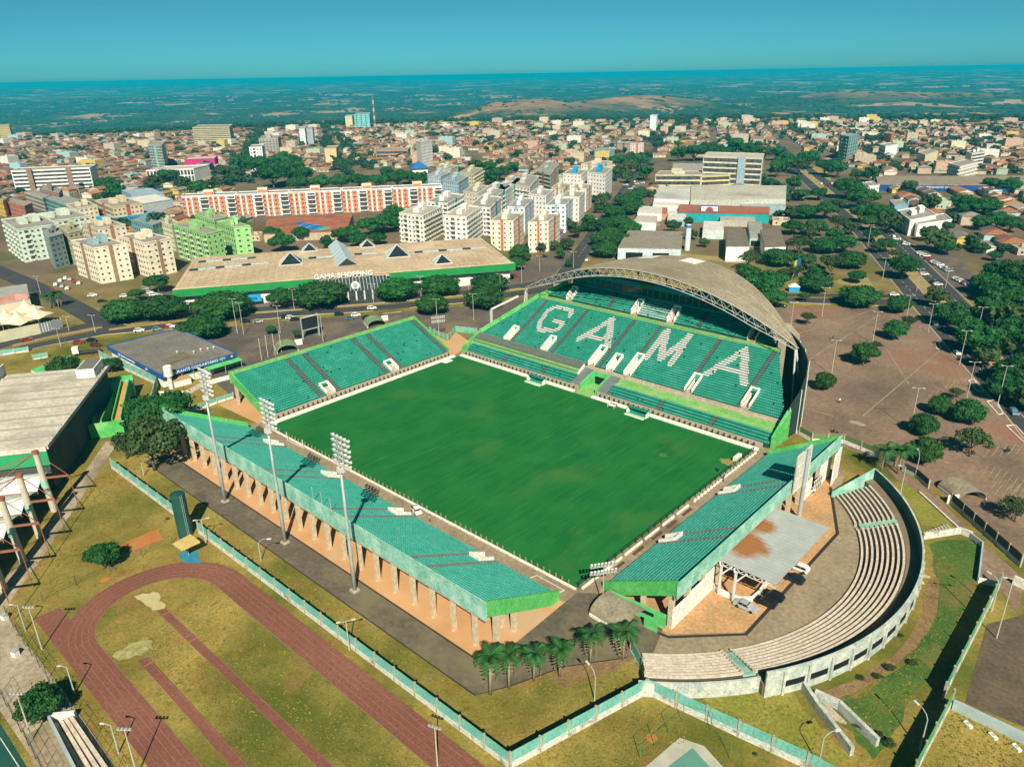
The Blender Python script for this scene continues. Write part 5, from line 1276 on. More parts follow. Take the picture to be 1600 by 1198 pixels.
# covered seating pit at the bottom left
t = thing('seating_pit', 'sunken concrete benches behind a white end wall at the bottom left', 'seating', P(110, 1160))
a, b, c, d = P(78, 1127), P(120, 1122), P(195, 1225), P(128, 1225)
MB().wall(a, b, 0.6, 0.0, 1.5).build('end_wall', C_WHITE, t); MB().wall(a, d, 0.35, 0.0, 1.6).build('side_wall', mat('pale_blue_wall', (0.34, 0.42, 0.42)), t)
for k in range(4):
    f_ = 0.18+k*0.2; p, q = (a[0]+(b[0]-a[0])*f_, a[1]+(b[1]-a[1])*f_), (d[0]+(c[0]-d[0])*f_, d[1]+(c[1]-d[1])*f_)
    MB().wall(p, q, 0.5, 0.0, 0.25+0.28*k).build('bench', BEN, t)
for px, py, l in ((8, 967, 'small white meter box on the path at the left edge'), (25, 1024, 'small white bin casting a shadow on the left path')):
    p = P(px, py); t = thing('bin', l, 'bin', (*p, 0)); MB().box((*p, 0), (1.0, 0.9, 1.1), 0.4).build('body', C_WHITE, t); MB().box((*p, 1.1), (1.1, 1.0, 0.12), 0.4).build('lid', C_STEEL, t)
for k, (px, py) in enumerate(((1512, 1133), (1551, 1151), (1588, 1169))):
    p = P(px, py); t = thing('concrete_block', ['pale concrete block on the grass nearest the fence in the bottom right corner', 'middle pale concrete block on the grass in the bottom right corner', 'pale concrete block at the right edge in the bottom right corner'][k], 'block', (*p, 0), 'concrete blocks on the grass')
    MB().box((*p, 0), (1.3, 0.6, 0.4), R(-35)).build('block', C_WHITE, t); MB().box((p[0], p[1], 0.4), (0.4, 0.3, 0.1), R(-35)).build('lug', C_STEEL, t)

# ------------------------------------------------------------------ buildings beside the stadium
def rot(c, a, x, y): return (c[0]+x*math.cos(a)-y*math.sin(a), c[1]+x*math.sin(a)+y*math.cos(a))
BUSY = []          # plan discs kept free of scattered houses and trees
def busy(p, r): BUSY.append((p[0], p[1], r))
# gymnasium at the left edge
g = thing('gymnasium', 'big gymnasium with pale ribbed roof and shaded dark wall at the left edge', 'gymnasium', (-85, -90, 0))
ga = R(-35); gc = (-108.8, -60.4); gl_, gw_ = 54.8, 46.0; gh = 12.0
G4 = [gc, rot(gc, ga, gl_, 0), rot(gc, ga, gl_, -gw_), rot(gc, ga, 0, -gw_)]
MB().prism(G4, 0, gh-0.5).build('wall', mat('gym_wall', (0.05, 0.055, 0.05), (0.075, 0.08, 0.07), scale=0.2), g)  # wall colour darkened to carry its own shade
GR = mat('gym_roof', (0.46, 0.40, 0.33), (0.60, 0.54, 0.45), scale=0.10, rough=0.8, fine=1.0, stain=(0.36, 0.32, 0.26), sscale=0.08)
gr = MB().prism([rot(gc, ga, -0.6, 0.6), rot(gc, ga, gl_+0.6, 0.6), rot(gc, ga, gl_+0.6, -gw_), rot(gc, ga, -0.6, -gw_)], gh-0.45, gh).build('roof', GR, g)
for k in range(8):
    a, b = rot(gc, ga, 3.5+k*6.6, 0.4), rot(gc, ga, 3.5+k*6.6, -gw_+0.4); MB().wall(a, b, 0.45, gh+0.003, gh+0.4).build('roof_rib', mat('gym_rib', (0.30, 0.27, 0.22), scale=0.4), gr)
MB().wall(rot(gc, ga, gl_+0.75, 0.5), rot(gc, ga, gl_+0.75, -gw_), 0.3, gh-1.0, gh+0.25).build('coping', GR, g)
MB().wall(rot(gc, ga, gl_+0.45, 0.4), rot(gc, ga, gl_+0.45, -gw_), 0.35, 7.2, gh-1.0).build('green_fascia', mat('gym_green', (0.015, 0.24, 0.085), (0.025, 0.30, 0.11), scale=0.3), g)
MB().wall(rot(gc, ga, -0.4, 0.75), rot(gc, ga, gl_+0.4, 0.75), 0.3, gh-0.7, gh+0.3).build('coping', GR, g)
for c_, s_, h_ in ((rot(gc, ga, 4.0, -3.2), (9, 5, 2.6), 0), (rot(gc, ga, 2.5, -31), (8, 6, 3.2), 0)):
    b_ = MB().box((c_[0], c_[1], gh+0.003), s_, ga).build('roof_box', C_WHITE, gr); MB().box((c_[0], c_[1], gh+s_[2]+0.006), (s_[0]-0.8, s_[1]-0.8, 0.15), ga).build('roof_box_lid', mat('grey_lid', (0.16, 0.15, 0.13)), b_)
# white suspended shells in front of it
sh = thing('suspended_shells', 'white curved suspended roof shells hung from leaning concrete masts at the left edge', 'roof', (-60, -108, 0))
s0 = rot(gc, ga, gl_+1.2, 0.5)
WSH = mat('white_shell', (0.60, 0.60, 0.57), (0.74, 0.73, 0.69), scale=0.2, rough=0.7, fine=1.5, stain=(0.50, 0.42, 0.30), sscale=0.09)
for k in range(5):
    mb = MB(); n = 8
    for i in range(n):
        for lo in (0, 1):
            x0, x1 = k*10.0+10.0*i/n, k*10.0+10.0*(i+1)/n; z0, z1 = 5.6+1.5*math.sin(math.pi*i/n)-0.25*lo, 5.6+1.5*math.sin(math.pi*(i+1)/n)-0.25*lo
            p = [(*rot(s0, ga, x0, 0), z0), (*rot(s0, ga, x1, 0), z1), (*rot(s0, ga, x1, -45), z1), (*rot(s0, ga, x0, -45), z0)]
            mb.poly(p if not lo else p[::-1])
    mb.build('shell', WSH, sh)
    MB().wall(rot(s0, ga, k*10+10, 0.2), rot(s0, ga, k*10+10, -45), 0.5, 5.0, 5.8).build('gutter', mat('rusty_gutter', (0.30, 0.20, 0.11)), sh)
    w = MB(); w.wall(rot(s0, ga, k*10+0.5, -6), rot(s0, ga, k*10+9.5, -6), 0.3, 0.0, 5.2); w.build('inner_wall', mat('gym_wall', (0.10, 0.12, 0.12)), sh)
RUST = mat('rusty_red_steel', (0.22, 0.075, 0.045), (0.30, 0.12, 0.07), scale=0.8, rough=0.8)
MCON = mat('mast_concrete', (0.42, 0.38, 0.28), (0.52, 0.47, 0.36), scale=0.5, rough=0.9)
for k, (bx, by) in enumerate(((-53.6, -95.7), (-44.4, -101.7), (-36.4, -107.3), (-28.8, -113.0), (-20.8, -118.6))):
    m_ = MB().tube([(bx, by, 0), (bx-0.2, by-0.3, 8), (bx-0.3, by-0.4, 15.2)], [0.75, 0.68, 0.58], 14).build('mast', MCON, sh)
    MB().tube([(bx-0.25, by-0.35, 6.6), (bx-0.25, by-0.35, 8.2)], 0.78, 14).build('mast_band', C_PARA, m_)
    cap = MB().tube([(bx-0.3, by-0.4, 15.2), (bx-0.3, by-0.4, 15.8)], 0.75, 14).build('mast_cap', RUST, m_)
    tip = (*rot((bx, by), ga, 0.0, 5.0), 8.8); top_ = (bx-0.3, by-0.4, 15.3)
    MB().beam((bx-0.2, by-0.3, 8.8), tip, 0.4).build('strut', RUST, sh); MB().tube([top_, tip], 0.09, 5).build('tie', RUST, sh)
    MB().tube([tip, (*rot((bx, by), ga, 0.4, 5.4), 0.1)], 0.09, 5).build('tie', RUST, sh)
    for dd, zz in ((-14, 6.5), (-24, 6.3)):
        for ex in (-2.5, 3.0): MB().tube([top_, (*rot((bx, by), ga, ex, dd), zz)], 0.08, 5).build('tie', RUST, sh)
busy((-90, -95), 60)
# switchback ramp in green
rt = thing('ramp', 'green switchback concrete ramp with orange walkways beside the gymnasium', 'ramp', (-98, -64, 0))
ra = math.atan2(-13.5, 25.5); r0 = (-111.0, -57.6)
def ramp_run(y0, y1, z0, z1):
    fl = MB(); p = [rot(r0, ra, 0, y0), rot(r0, ra, 27, y0), rot(r0, ra, 27, y1), rot(r0, ra, 0, y1)]
    k = MB(); k.prism(p, min(z0, z1)-1.4, [z0, z1, z1, z0]); k.build('walkway', mat('ramp_orange', (0.52, 0.27, 0.09), scale=0.5), rt)
    for y in (y0, y1):
        a, b = rot(r0, ra, 0, y), rot(r0, ra, 27, y); MB().wall(a, b, 0.3, min(z0, z1)-1.5, (z0+1.1, z1+1.1)).build('parapet', C_GREEN, rt)
ramp_run(1.4, 3.6, 5.2, 3.4); ramp_run(-3.6, -1.4, 1.6, 3.4)
for x in (-2.4, 27.0):
    c_ = rot(r0, ra, x+1.2, 0); MB().box((c_[0], c_[1], 0), (2.6, 8.6, 3.2 if x > 0 else 5.0), ra).build('landing', C_PARA, rt)
    for y in (-4.2, 4.2): pass
    MB().wall(rot(r0, ra, x+(2.6 if x > 0 else -0.1), -4.3), rot(r0, ra, x+(2.6 if x > 0 else -0.1), 4.3), 0.3, 0.0, 4.6 if x > 0 else 6.4).build('landing_wall', C_GREEN, rt)
for x in (4, 12, 20):
    for y in (-2.5, 2.5): c_ = rot(r0, ra, x, y); MB().box((c_[0], c_[1], 0), (0.6, 0.6, 3.4 if y > 0 else 0.6), ra).build('pier', C_CONC, rt)
busy((-98, -64), 16)
# restaurant
rs = thing('restaurant', 'low restaurant hall with flat grey roof and blue lettered fascia', 'restaurant', (-129, -32, 0))
x0, x1, y0, y1 = -151.0, -107.6, -45.4, -19.0
MB().prism([(x0+0.8, y0+0.8), (x1-1.5, y0+0.8), (x1-1.5, y1-0.8), (x0+0.8, y1-0.8)], 0, 4.1).build('wall', C_WHITE, rs)
RBL = mat('blue_fascia', (0.010, 0.075, 0.27), (0.014, 0.095, 0.32), scale=0.4, rough=0.5)
for a, b in (((x0, y0), (x1, y0)), ((x1, y0), (x1, y1)), ((x1, y1), (x0, y1)), ((x0, y1), (x0, y0))): MB().wall(a, b, 0.3, 3.7, 5.2).build('blue_fascia', RBL, rs)
rr = MB().prism([(x0+0.2, y0+0.2), (x1-0.2, y0+0.2), (x1-0.2, y1-0.2), (x0+0.2, y1-0.2)], 4.15, 4.95).build('roof', mat('felt_roof', (0.145, 0.135, 0.115), (0.20, 0.185, 0.155), scale=0.15, fine=1.2, stain=(0.23, 0.20, 0.155), sscale=0.08), rs)
for k in range(24): MB().wall((x0+0.4, y0+1.2+k*1.05), (x1-0.4, y0+1.2+k*1.05), 0.07, 4.955, 5.03).build('roof_seam', mat('felt_roof', (0.145, 0.135, 0.115)), rr)
pch = MB().prism([P(252, 563, 5), P(286, 550, 5), P(298, 557, 5), P(266, 569.5, 5)], 4.96, [5.1, 5.3, 5.5, 5.5]).build('raised_sheet', mat('brown_sheet', (0.17, 0.14, 0.10), scale=0.5), rr)
for k, (px, py) in enumerate(((303, 551), (314, 547), (325, 546), (334, 544), (277, 551))):
    p = P(px, py, 5.2); v_ = MB().tube([(*p, 4.9), (*p, 5.7)], 0.28, 8).build('roof_vent', C_STEEL, rr); MB().tube([(*p, 5.7), (*p, 5.95)], [0.45, 0.2], 8).build('vent_cap', C_WSTEEL, v_)
WTX = mat('white_letters', (0.80, 0.80, 0.78), scale=1)
text('fascia_lettering', 'RESTAURANTE COMUNITÁRIO', 1.35, (x1+0.17, -35.2, 4.42), (0, 1, 0), (0, 0, 1), WTX, rs, 0.02)
text('fascia_lettering', 'GAMA', 0.8, (x1+0.17, -24.2, 4.6), (0, 1, 0), (0, 0, 1), WTX, rs, 0.02)
text('fascia_lettering', 'RESTAURANTE COMUNITÁRIO', 1.0, (-134, y0-0.17, 4.42), (1, 0, 0), (0, 0, 1), WTX, rs, 0.02)
text('fascia_lettering', 'GDF', 1.0, (-118, y0-0.17, 4.42), (1, 0, 0), (0, 0, 1), WTX, rs, 0.02)
MB().tube([(x1+0.16, -20.8, 4.45), (x1+0.19, -20.8, 4.45)], 0.42, 16).build('fascia_emblem', mat('emblem_yellow', (0.62, 0.50, 0.03)), rs)
for k, c_ in enumerate(((0.02, 0.3, 0.06), (0.62, 0.5, 0.03), (0.02, 0.3, 0.06))): MB().wall((x1+0.16, -25.4+k*0.85), (x1+0.16, -24.9+k*0.85), 0.04, 3.86, 4.1).build('fascia_mark', mat('mark%d' % k, c_), rs)
MB().wall((x1-1.4, y0+3), (x1-1.4, y1-1), 0.1, 1.2, 3.6).build('shopfront', mat('shopfront_dark', (0.02, 0.025, 0.03), rough=0.3), rs)
for k in range(7): MB().box((x1-0.4, y0+3+k*3.9, 0), (0.2, 0.2, 3.8)).build('post', C_STEEL, rs)
busy((-129, -32), 32)
t = thing('water_tower', 'white goblet water tower in front of the restaurant fascia', 'water tower', P(268, 607))
p = P(268, 607)
MB().tube([(*p, 0), (*p, 4.0)], 0.7, 12).build('stem', C_WHITE, t); MB().tube([(*p, 4.0), (*p, 4.5), (*p, 7.6), (*p, 7.9)], [0.7, 1.35, 1.35, 1.2], 16).build('tank', C_WHITE, t)
for (pl, s_, c_, cat, l) in ((P(283, 600), (5.5, 4, 2.2), (0.50, 0.30, 0.12), 'shed', 'white shed with orange flat roof in the restaurant yard'), (P(301, 590), (5, 4, 2.4), (0.07, 0.24, 0.06), 'shed', 'green roofed shed in the restaurant yard'), (P(318, 585), (6, 4, 2.4), (0.55, 0.53, 0.5), 'shed', 'pale roofed shed in the restaurant yard')):
    t = thing('yard_shed', l, cat, (*pl, 0)); MB().box((*pl, 0), s_, R(86)).build('wall', C_WHITE, t); MB().box((pl[0], pl[1], s_[2]+0.003), (s_[0]+0.4, s_[1]+0.4, 0.2), R(86)).build('roof', mat('shed_%s' % l[:6], c_), t)
t = thing('water_cistern', 'round dark teal cistern in the restaurant yard', 'cistern', P(283, 592)); p = P(282, 597)
MB().tube([(*p, 0), (*p, 1.9), (*p, 2.5)], [1.7, 1.7, 0.5], 16).build('drum', mat('cistern_teal', (0.012, 0.08, 0.09)), t); MB().tube([(*p, 2.5), (*p, 2.65)], 0.5, 10).build('lid', C_STEEL, t)
t = thing('yard_awning', 'green awning along the restaurant front', 'awning', (-105, -24, 0)); MB().prism([(-107.2, -31), (-104.6, -31), (-104.6, -18.5), (-107.2, -18.5)], 3.0, [3.5, 3.1, 3.1, 3.5]).build('sheet', C_TUN, t)
for y in (-30.5, -25, -19): MB().box((-104.8, y, 0), (0.15, 0.15, 3.0)).build('post', C_STEEL, t)
# tents and low hall at the left edge
tb = thing('hall', 'low cream and pink hall with grey roof behind the white tents at the left edge', 'building', P(20, 478))
hq = [P(-60, 487, 6), P(47, 468.5, 6), P(41, 441, 7), P(-60, 455, 7)]
MB().prism(hq, 0, 6.0).build('wall', mat('cream_wall', (0.62, 0.52, 0.38), scale=0.3), tb); MB().prism(hq, 6.003, 6.3).build('roof', mat('grey_roof', (0.34, 0.33, 0.30), scale=0.3), tb)
MB().wall(P(-30, 478, 7), P(24, 466, 7), 0.5, 6.3, 8.6).build('pink_parapet', mat('pink_wall', (0.58, 0.25, 0.19), scale=0.3), tb); MB().wall(P(24, 466, 7), P(44, 464, 7), 0.5, 6.3, 8.6).build('pink_parapet', mat('pink_wall', (0.58, 0.25, 0.19)), tb)
TENT = mat('tent_membrane', (0.66, 0.56, 0.38), (0.76, 0.66, 0.47), scale=0.3, rough=0.7)
tl = ['cream peaked tent roof at the left edge beside the road', 'second cream peaked tent roof from the left edge', 'cream peaked tent roof nearest the street corner', 'small cream peaked tent roof behind the others', 'half hidden cream tent at the left frame edge']
for k, (px, py) in enumerate(((9, 497), (28, 500), (56, 491), (41, 482), (-12, 500))):
    c_ = P(px, py, 4.5); t = thing('tent', tl[k], 'tent', (*c_, 0), 'cream tents'); mb = MB(); n = 16; rr_ = [0.25, 0.9, 2.2, 4.0, 5.6]; zz_ = [8.6, 7.0, 5.6, 4.7, 4.2]
    for j in range(5):
        for i in range(n):
            a = 2*math.pi*i/n; sq = 1+0.16*math.cos(4*a+math.pi) if j > 1 else 1; mb.v.append((c_[0]+rr_[j]*sq*math.cos(a+0.6), c_[1]+rr_[j]*sq*math.sin(a+0.6), zz_[j]-(0.4 if j == 4 and i % 4 == 2 else 0)))
    for j in range(4):
        for i in range(n): mb.f.append((j*n+i, (j+1)*n+i, (j+1)*n+(i+1) % n, j*n+(i+1) % n)); mb.m.append(0)
    mb.build('membrane', TENT, t, True)
    for i in range(4): a = math.pi/4+i*math.pi/2+0.6; MB().tube([(c_[0]+5.6*math.cos(a), c_[1]+5.6*math.sin(a), 0), (c_[0]+5.6*math.cos(a), c_[1]+5.6*math.sin(a), 4.3)], 0.08, 5).build('pole', C_STEEL, t)
wallthing('cream boundary wall below the tents with a barred gate', [P(-20, 539), P(64, 521)], 4.2, mat('cream_green_wall', (0.52, 0.50, 0.34), scale=0.3), 0.4)
t = thing('barred_gate', 'white barred gate at the corner of the cream wall', 'gate', P(80, 518))
MB().wall(P(64, 521), P(99, 512), 0.12, 0.2, 3.9).build('panel', mat('gate_grey', (0.20, 0.22, 0.24)), t); gm = MB()
for k in range(9): q = P(64+k*4.2, 521-k*1.1); gm.box((q[0], q[1], 0.1), (0.25, 0.25, 4.0))
gm.build('bars', C_WHITE, t)
busy(P(30, 490), 40)

# ------------------------------------------------------------------ shopping centre
ml = thing('shopping_centre', 'long shopping centre with tan roof, glass pyramids and green fascia', 'shopping centre', (-170, 80, 0))
MA, MBk, MC, MD = (-191.0, -1.8), (-108.8, 126.0), (-165.0, 161.0), (-246.0, 35.0)
MALLH = 8.2
def mlerp(s, d): # s along the front 0..1, d depth 0..1
    f = (MA[0]+(MBk[0]-MA[0])*s, MA[1]+(MBk[1]-MA[1])*s); b = (MD[0]+(MC[0]-MD[0])*s, MD[1]+(MC[1]-MD[1])*s); return (f[0]+(b[0]-f[0])*d, f[1]+(b[1]-f[1])*d)
MB().prism([mlerp(0.01, 0.03), mlerp(0.99, 0.03), mlerp(0.99, 0.98), mlerp(0.01, 0.98)], 0, MALLH).build('wall', C_WHITE, ml)
MROOF = mat('tan_sheet_roof', (0.44, 0.32, 0.20), (0.56, 0.42, 0.27), scale=0.06, rough=0.75, fine=0.7, stain=(0.60, 0.48, 0.33), sscale=0.05)
ro = MB(); ro.prism([mlerp(0, 0), mlerp(1, 0), mlerp(1, 1), mlerp(0, 1)], MALLH+0.003, MALLH+1.0, 0)
mro = ro.build('roof', MROOF, ml)
for k in range(46):
    s_ = (k+0.5)/46; MB().wall(mlerp(s_, 0.02), mlerp(s_, 0.98), 0.22, MALLH+1.004, MALLH+1.12).build('roof_rib', MROOF, mro)
MB().wall(mlerp(0, 0.62), mlerp(1, 0.62), 0.5, MALLH+1.12, MALLH+1.35).build('roof_ridge', mat('ridge_tan', (0.38, 0.28, 0.18)), mro)
MGRN = mat('mall_green', (0.012, 0.20, 0.045), (0.02, 0.26, 0.06), scale=0.2, rough=0.6)
for a, b in ((0.0, 0.40), (0.61, 1.0)): MB().wall(mlerp(a, -0.006), mlerp(b, -0.006), 0.6, MALLH-1.9, MALLH+1.3).build('green_fascia', MGRN, ml)
MB().wall(mlerp(1.003, 0), mlerp(1.003, 1), 0.6, MALLH-1.9, MALLH+1.3).build('green_fascia', MGRN, ml)
MB().wall(mlerp(0.0, 0.006), mlerp(1.0, 0.006), 0.5, MALLH+1.3, MALLH+1.7).build('coping', MROOF, ml)
GLS = mat('dark_glazing', (0.02, 0.032, 0.036), (0.05, 0.065, 0.07), scale=0.8, rough=0.15, spec=0.6)
ent = MB(); f0, f1, b0, b1 = mlerp(0.41, -0.10), mlerp(0.60, -0.10), mlerp(0.41, 0.0), mlerp(0.60, 0.0)
ent.poly([(*f0, 4.2), (*f1, 4.2), (*b1, MALLH+0.6), (*b0, MALLH+0.6)]); ent.poly([(*f0, 4.0), (*b0, MALLH+0.3), (*b1, MALLH+0.3), (*f1, 4.0)])
en = ent.build('entrance_glass_roof', GLS, ml)
for k in range(20):
    s_ = 0.41+0.19*k/19; a, b = mlerp(s_, -0.10), mlerp(s_, 0.0); MB().beam((*a, 4.3), (*b, MALLH+0.7), 0.25).build('glazing_bar', C_STEEL, en)
MB().wall(f0, f1, 0.3, 0.0, 4.0).build('entrance_front', GLS, ml)
pw_ = MB()
for k in range(9): q = mlerp(0.41+0.19*k/8, -0.104); pw_.box((q[0], q[1], 0), (0.5, 0.5, 4.2))
pw_.build('entrance_posts', C_WHITE, ml)
xd = (MBk[0]-MA[0], MBk[1]-MA[1], 0); q = mlerp(0.475, -0.012)
text('sign_letters', 'GAMA SHOPPING', 3.3, (*q, MALLH+2.2), xd, (0, 0, 1), WTX, ml, 0.25)
q = mlerp(0.505, -0.075); nx, ny = xd[1]/152.0, -xd[0]/152.0
em = MB().tube([(q[0], q[1], 6.4), (q[0]+nx*0.5, q[1]+ny*0.5, 6.4)], 1.9, 20).build('round_emblem', C_WHITE, ml)
MB().tube([(q[0]+nx*0.5, q[1]+ny*0.5, 6.4), (q[0]+nx*0.6, q[1]+ny*0.6, 6.4)], 1.1, 5).build('emblem_star', mat('emblem_grey', (0.25, 0.33, 0.30)), em)
PYR_D = mat('pyramid_dark', (0.015, 0.025, 0.03), rough=0.15, spec=0.6); PYR_L = mat('pyramid_light', (0.46, 0.56, 0.56), (0.56, 0.66, 0.66), scale=0.5, rough=0.3)
ma = math.atan2(xd[1], xd[0])
for px, py, w in ((455, 411, 10.8), (484, 391, 7.6), (574, 385, 7.4), (621, 399, 11.4), (691, 410, 8.4)):
    c_ = P(px, py, MALLH+1.0); h = w*0.48; z0 = MALLH+1.01
    q4 = [rot(c_, ma, a*w/2, b*w/2) for a, b in ((-1, -1), (1, -1), (1, 1), (-1, 1))]; ap = (c_[0], c_[1], z0+h); mb = MB()
    for i, mi in ((0, 0), (1, 0), (2, 1), (3, 1)): mb.poly([(*q4[i], z0+0.3), (*q4[(i+1) % 4], z0+0.3), ap], mi)
    py_ = mb.build('skylight_pyramid', [PYR_D, PYR_L], ml)
    fr_ = MB()
    for i in range(4): fr_.beam((*q4[i], z0+0.3), ap, 0.3); fr_.beam((*q4[i], z0+0.3), (*q4[(i+1) % 4], z0+0.3), 0.4)
    fr_.build('pyramid_frame', C_WSTEEL, py_)
a_, b_ = P(526, 384, MALLH+1), P(543, 415, MALLH+1)
dl = math.hypot(b_[0]-a_[0], b_[1]-a_[1]); da = math.atan2(b_[1]-a_[1], b_[0]-a_[0])
for k in range(7):
    x0_, x1_ = dl*k/7, dl*(k+1)/7; w = 4.6; z0 = MALLH+1.02; mb = MB()
    def qq(x, y, z): return (*rot(a_, da, x, y), z)
    e1 = [qq(x0_, -w, z0), qq(x1_-0.4, -w, z0), qq(x1_-0.4, 0, z0+3.4), qq(x0_, 0, z0+3.4)]; e2 = [qq(x0_, 0, z0+3.4), qq(x1_-0.4, 0, z0+3.4), qq(x1_-0.4, w, z0), qq(x0_, w, z0)]
    mb.poly(e1, 1); mb.poly(e2, 1); mb.poly([qq(x1_-0.4, -w, z0), qq(x1_-0.4, w, z0), qq(x1_-0.4, 0, z0+3.4)], 0); mb.poly([qq(x0_, w, z0), qq(x0_, -w, z0), qq(x0_, 0, z0+3.4)], 0)
    mb.build('ridge_skylight', [PYR_D, PYR_L], ml)
GST = mat('glazed_strip', (0.40, 0.46, 0.46), (0.52, 0.58, 0.57), scale=0.4, rough=0.4)
for (pa, pb_, n) in (((482, 404), (520, 401), 3), ((554, 398), (590, 396), 3), ((648, 395), (760, 387), 9), ((296, 423), (420, 411), 9), ((310, 410), (400, 403), 7)):
    for k in range(n):
        a, b = P(pa[0]+(pb_[0]-pa[0])*k/n, pa[1]+(pb_[1]-pa[1])*k/n, MALLH+1), P(pa[0]+(pb_[0]-pa[0])*(k+0.96)/n, pa[1]+(pb_[1]-pa[1])*(k+0.96)/n, MALLH+1)
        MB().wall(a, b, 2.6, MALLH+1.13, MALLH+1.5).build('roof_light', PYR_D if k % 3 == 0 else GST, mro)
# blue shop sign and shop fronts on the front wall
q = mlerp(0.20, 0.0); sg = MB().wall(mlerp(0.165, -0.02), mlerp(0.235, -0.02), 0.4, 1.8, 5.0).build('blue_sign', mat('sky_blue', (0.02, 0.30, 0.55), scale=0.5), ml)
text('sign_letters', 'Na Hora', 2.0, (*mlerp(0.20, -0.027), 3.5), xd, (0, 0, 1), mat('navy', (0.012, 0.03, 0.12)), ml, 0.04)
for s_ in (0.06, 0.30, 0.68, 0.74, 0.86, 0.93): MB().wall(mlerp(s_, 0.022), mlerp(s_+0.025, 0.022), 0.3, 0.0, 3.4).build('shop_front', GLS, ml)
MB().wall(mlerp(0.075, 0.01), mlerp(0.10, 0.01), 0.6, 0.0, 3.2).build('doorway', mat('brown_door', (0.20, 0.12, 0.06)), ml)
busy((-178, 80), 60); busy((-150, 120), 50); busy((-205, 40), 50)

# ------------------------------------------------------------------ apartment blocks and larger buildings, surveyed from their roof corners
WIN = mat('window_glass', (0.010, 0.014, 0.018), (0.13, 0.13, 0.12), scale=0.45, rough=0.2, spec=0.5)
SLAB = mat('roof_slab', (0.23, 0.215, 0.18), (0.33, 0.30, 0.25), scale=0.2, rough=0.95, fine=1)
def wallmat(c): return mat('render_%d_%d_%d' % tuple(int(x*255) for x in c), tuple(x*0.86 for x in c), tuple(min(1, x*1.10) for x in c), scale=0.15, rough=0.85, fine=1.2)
def facade(mb_w, mb_s, a, b, h, st, fl, out):
    """openings of one face, floor by floor, proud of or let into the wall by a few centimetres"""
    L_ = math.hypot(b[0]-a[0], b[1]-a[1]); dx, dy = (b[0]-a[0])/L_, (b[1]-a[1])/L_; fh = (h-0.6)/fl
    def pt(s, o): return (a[0]+dx*s+out[0]*o, a[1]+dy*s+out[1]*o)
    if st is None: return
    if st == 'strip':
        for k in range(fl): z = 0.4+k*fh; mb_w.prism([pt(0.6, 0.0), pt(L_-0.6, 0.0), pt(L_-0.6, 0.06), pt(0.6, 0.06)], z+0.9, z+fh-0.5); mb_s.prism([pt(0.2, 0), pt(L_-0.2, 0), pt(L_-0.2, 0.35), pt(0.2, 0.35)], z+fh-0.5, z+fh-0.25)
        return
    n = max(2, int(L_/(2.9 if st != 'balc' else 3.6))); w = L_/n
    for k in range(fl):
        z = 0.4+k*fh
        for i in range(n):
            s0, s1 = i*w, (i+1)*w; big = st == 'big' or (st == 'mix' and i % 3 == 1)
            ww = w*(0.30 if st == 'small' else 0.42 if not big else 0.7); zz0, zz1 = (z+1.0, z+2.0) if not big else (z+0.5, z+fh-0.5)
            mb_w.prism([pt((s0+s1)/2-ww/2, 0), pt((s0+s1)/2+ww/2, 0), pt((s0+s1)/2+ww/2, 0.05), pt((s0+s1)/2-ww/2, 0.05)], zz0, min(zz1, z+fh-0.3))
            if st == 'balc' or (st == 'mix' and i % 3 == 1): mb_s.prism([pt(s0+0.3, 0), pt(s1-0.3, 0), pt(s1-0.3, 0.9), pt(s0+0.3, 0.9)], z, z+0.9)
APTS = []
